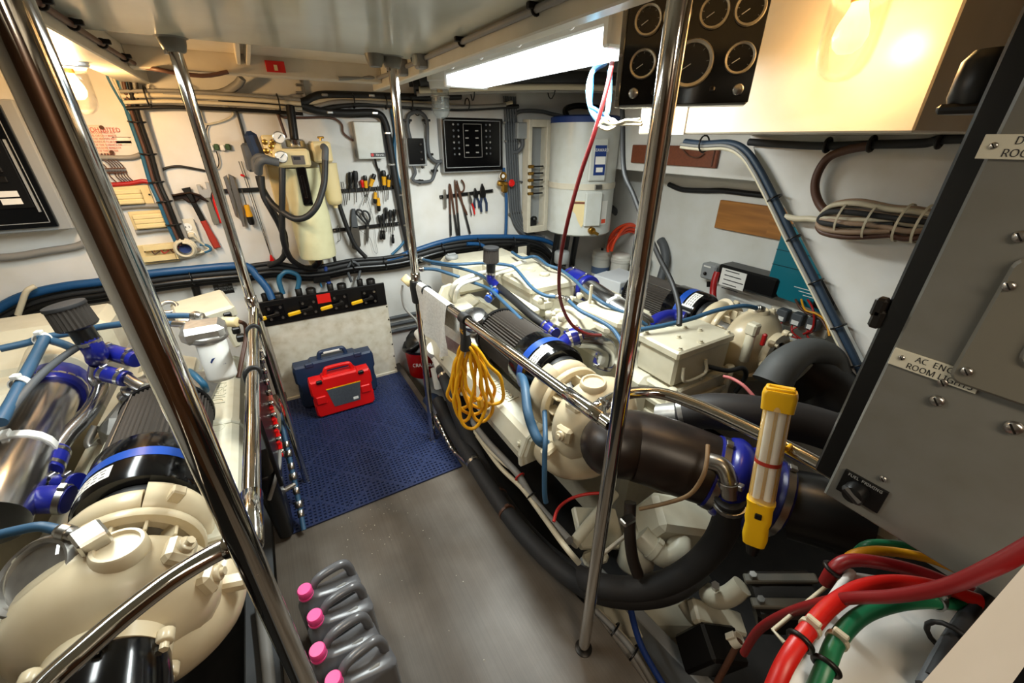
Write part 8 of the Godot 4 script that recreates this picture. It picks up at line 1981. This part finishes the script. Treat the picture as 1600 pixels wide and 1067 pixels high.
	t = bundle("white_wires", "knot of white wires below the gauge panel", [
		[[V(0.986, 1.656, -1.129), V(1.011, 1.649, -1.11), V(1.025, 1.661, -1.083), V(1.029, 1.669, -1.047), V(1.041, 1.664, -0.998)], 0.0045, "cable_white"],
		[[V(0.992, 1.663, -1.13), V(1.027, 1.674, -1.116), V(1.03, 1.659, -1.079), V(1.035, 1.658, -1.037), V(1.039, 1.656, -0.994)], 0.0045, "cable_white"],
		[[V(1.013, 1.689, -1.133), V(1.018, 1.67, -1.106), V(1.018, 1.655, -1.084), V(1.002, 1.643, -1.099), V(0.99, 1.65, -1.124)], 0.0045, "cable_white"],
		[[V(0.999, 1.671, -1.13), V(1.012, 1.659, -1.09), V(1.028, 1.666, -1.059), V(1.038, 1.671, -1.003)], 0.004, "cable_white"]], [])
	solo("paper_sheet", "white paper sheet hanging on the lamp cupboard beside the gauge panel", "paper", box2(V(1.214, 1.63, -1.12), V(1.218, 1.76, -0.98), 0), "paper")
	# dark looms overhead on the right
	var oh := [V(0.95, 1.9, -2.8), V(1.3, 1.92, -2.7), V(1.8, 1.94, -2.55), V(2.6, 1.95, -2.4)]
	bundle("cable_loom", "thick dark cable loom crossing under the ceiling behind the tube light", [[oh, 0.05, "black"], [shifted(oh, V(0, 0.02, 0.12)), 0.035, "rubber"], [shifted(oh, V(0, -0.03, 0.1)), 0.018, "cable_white"], [shifted(oh, V(0, 0.03, -0.08)), 0.03, "rubber"], [shifted(oh, V(0, -0.045, 0.05)), 0.014, "cable_grey"]],
		[[oh[1], V(1, 0, 0.3), 0.09], [oh[2], V(1, 0, 0.3), 0.09]])

func rag_mesh() -> ArrayMesh:
	# cloth folded over the rail: short fall behind, long fall in front, with soft folds
	var st := begin()
	var nu := 18
	var nv := 22
	var p := []
	for i in nu + 1:
		var row := []
		var u := float(i) / nu
		var zc := lerpf(-1.83, -1.49, u)
		var xr := 0.565 + 0.047 * (zc + 1.8)
		var fall := 0.16 + 0.1 * (1.0 - absf(u - 0.75) * 1.4)
		for j in nv + 1:
			var w := float(j) / nv
			var q: Vector3
			if w < 0.25:
				q = V(xr + 0.021 + 0.004 * sin(u * 9.0), 0.98 - (0.25 - w) * 0.5, zc)
			elif w < 0.4:
				var a := PI * (w - 0.25) / 0.15
				q = V(xr + 0.021 * cos(a), 0.98 + 0.021 * sin(a), zc)
			else:
				var f := (w - 0.4) / 0.6
				var fold := sin(u * 11.0 + f * 1.5) * 0.016 * f + sin(u * 23.0 + f * 4.0) * 0.005 * f
				q = V(xr - 0.021 + fold - 0.006 * f, 0.98 - f * fall, zc + (0.5 - u) * 0.03 * f + 0.012 * sin(f * 6.0 + u * 3.0) * f)
			row.append(q)
		p.append(row)
	var o := V(-0.0012, 0, 0)
	for i in nu:
		for j in nv:
			face_out(st, [p[i][j], p[i + 1][j], p[i + 1][j + 1], p[i][j + 1]], V(-1, 0.2, 0) if j > nv * 0.33 else V(1, 0.2, 0))
	return smooth(st.commit(), 70.0)
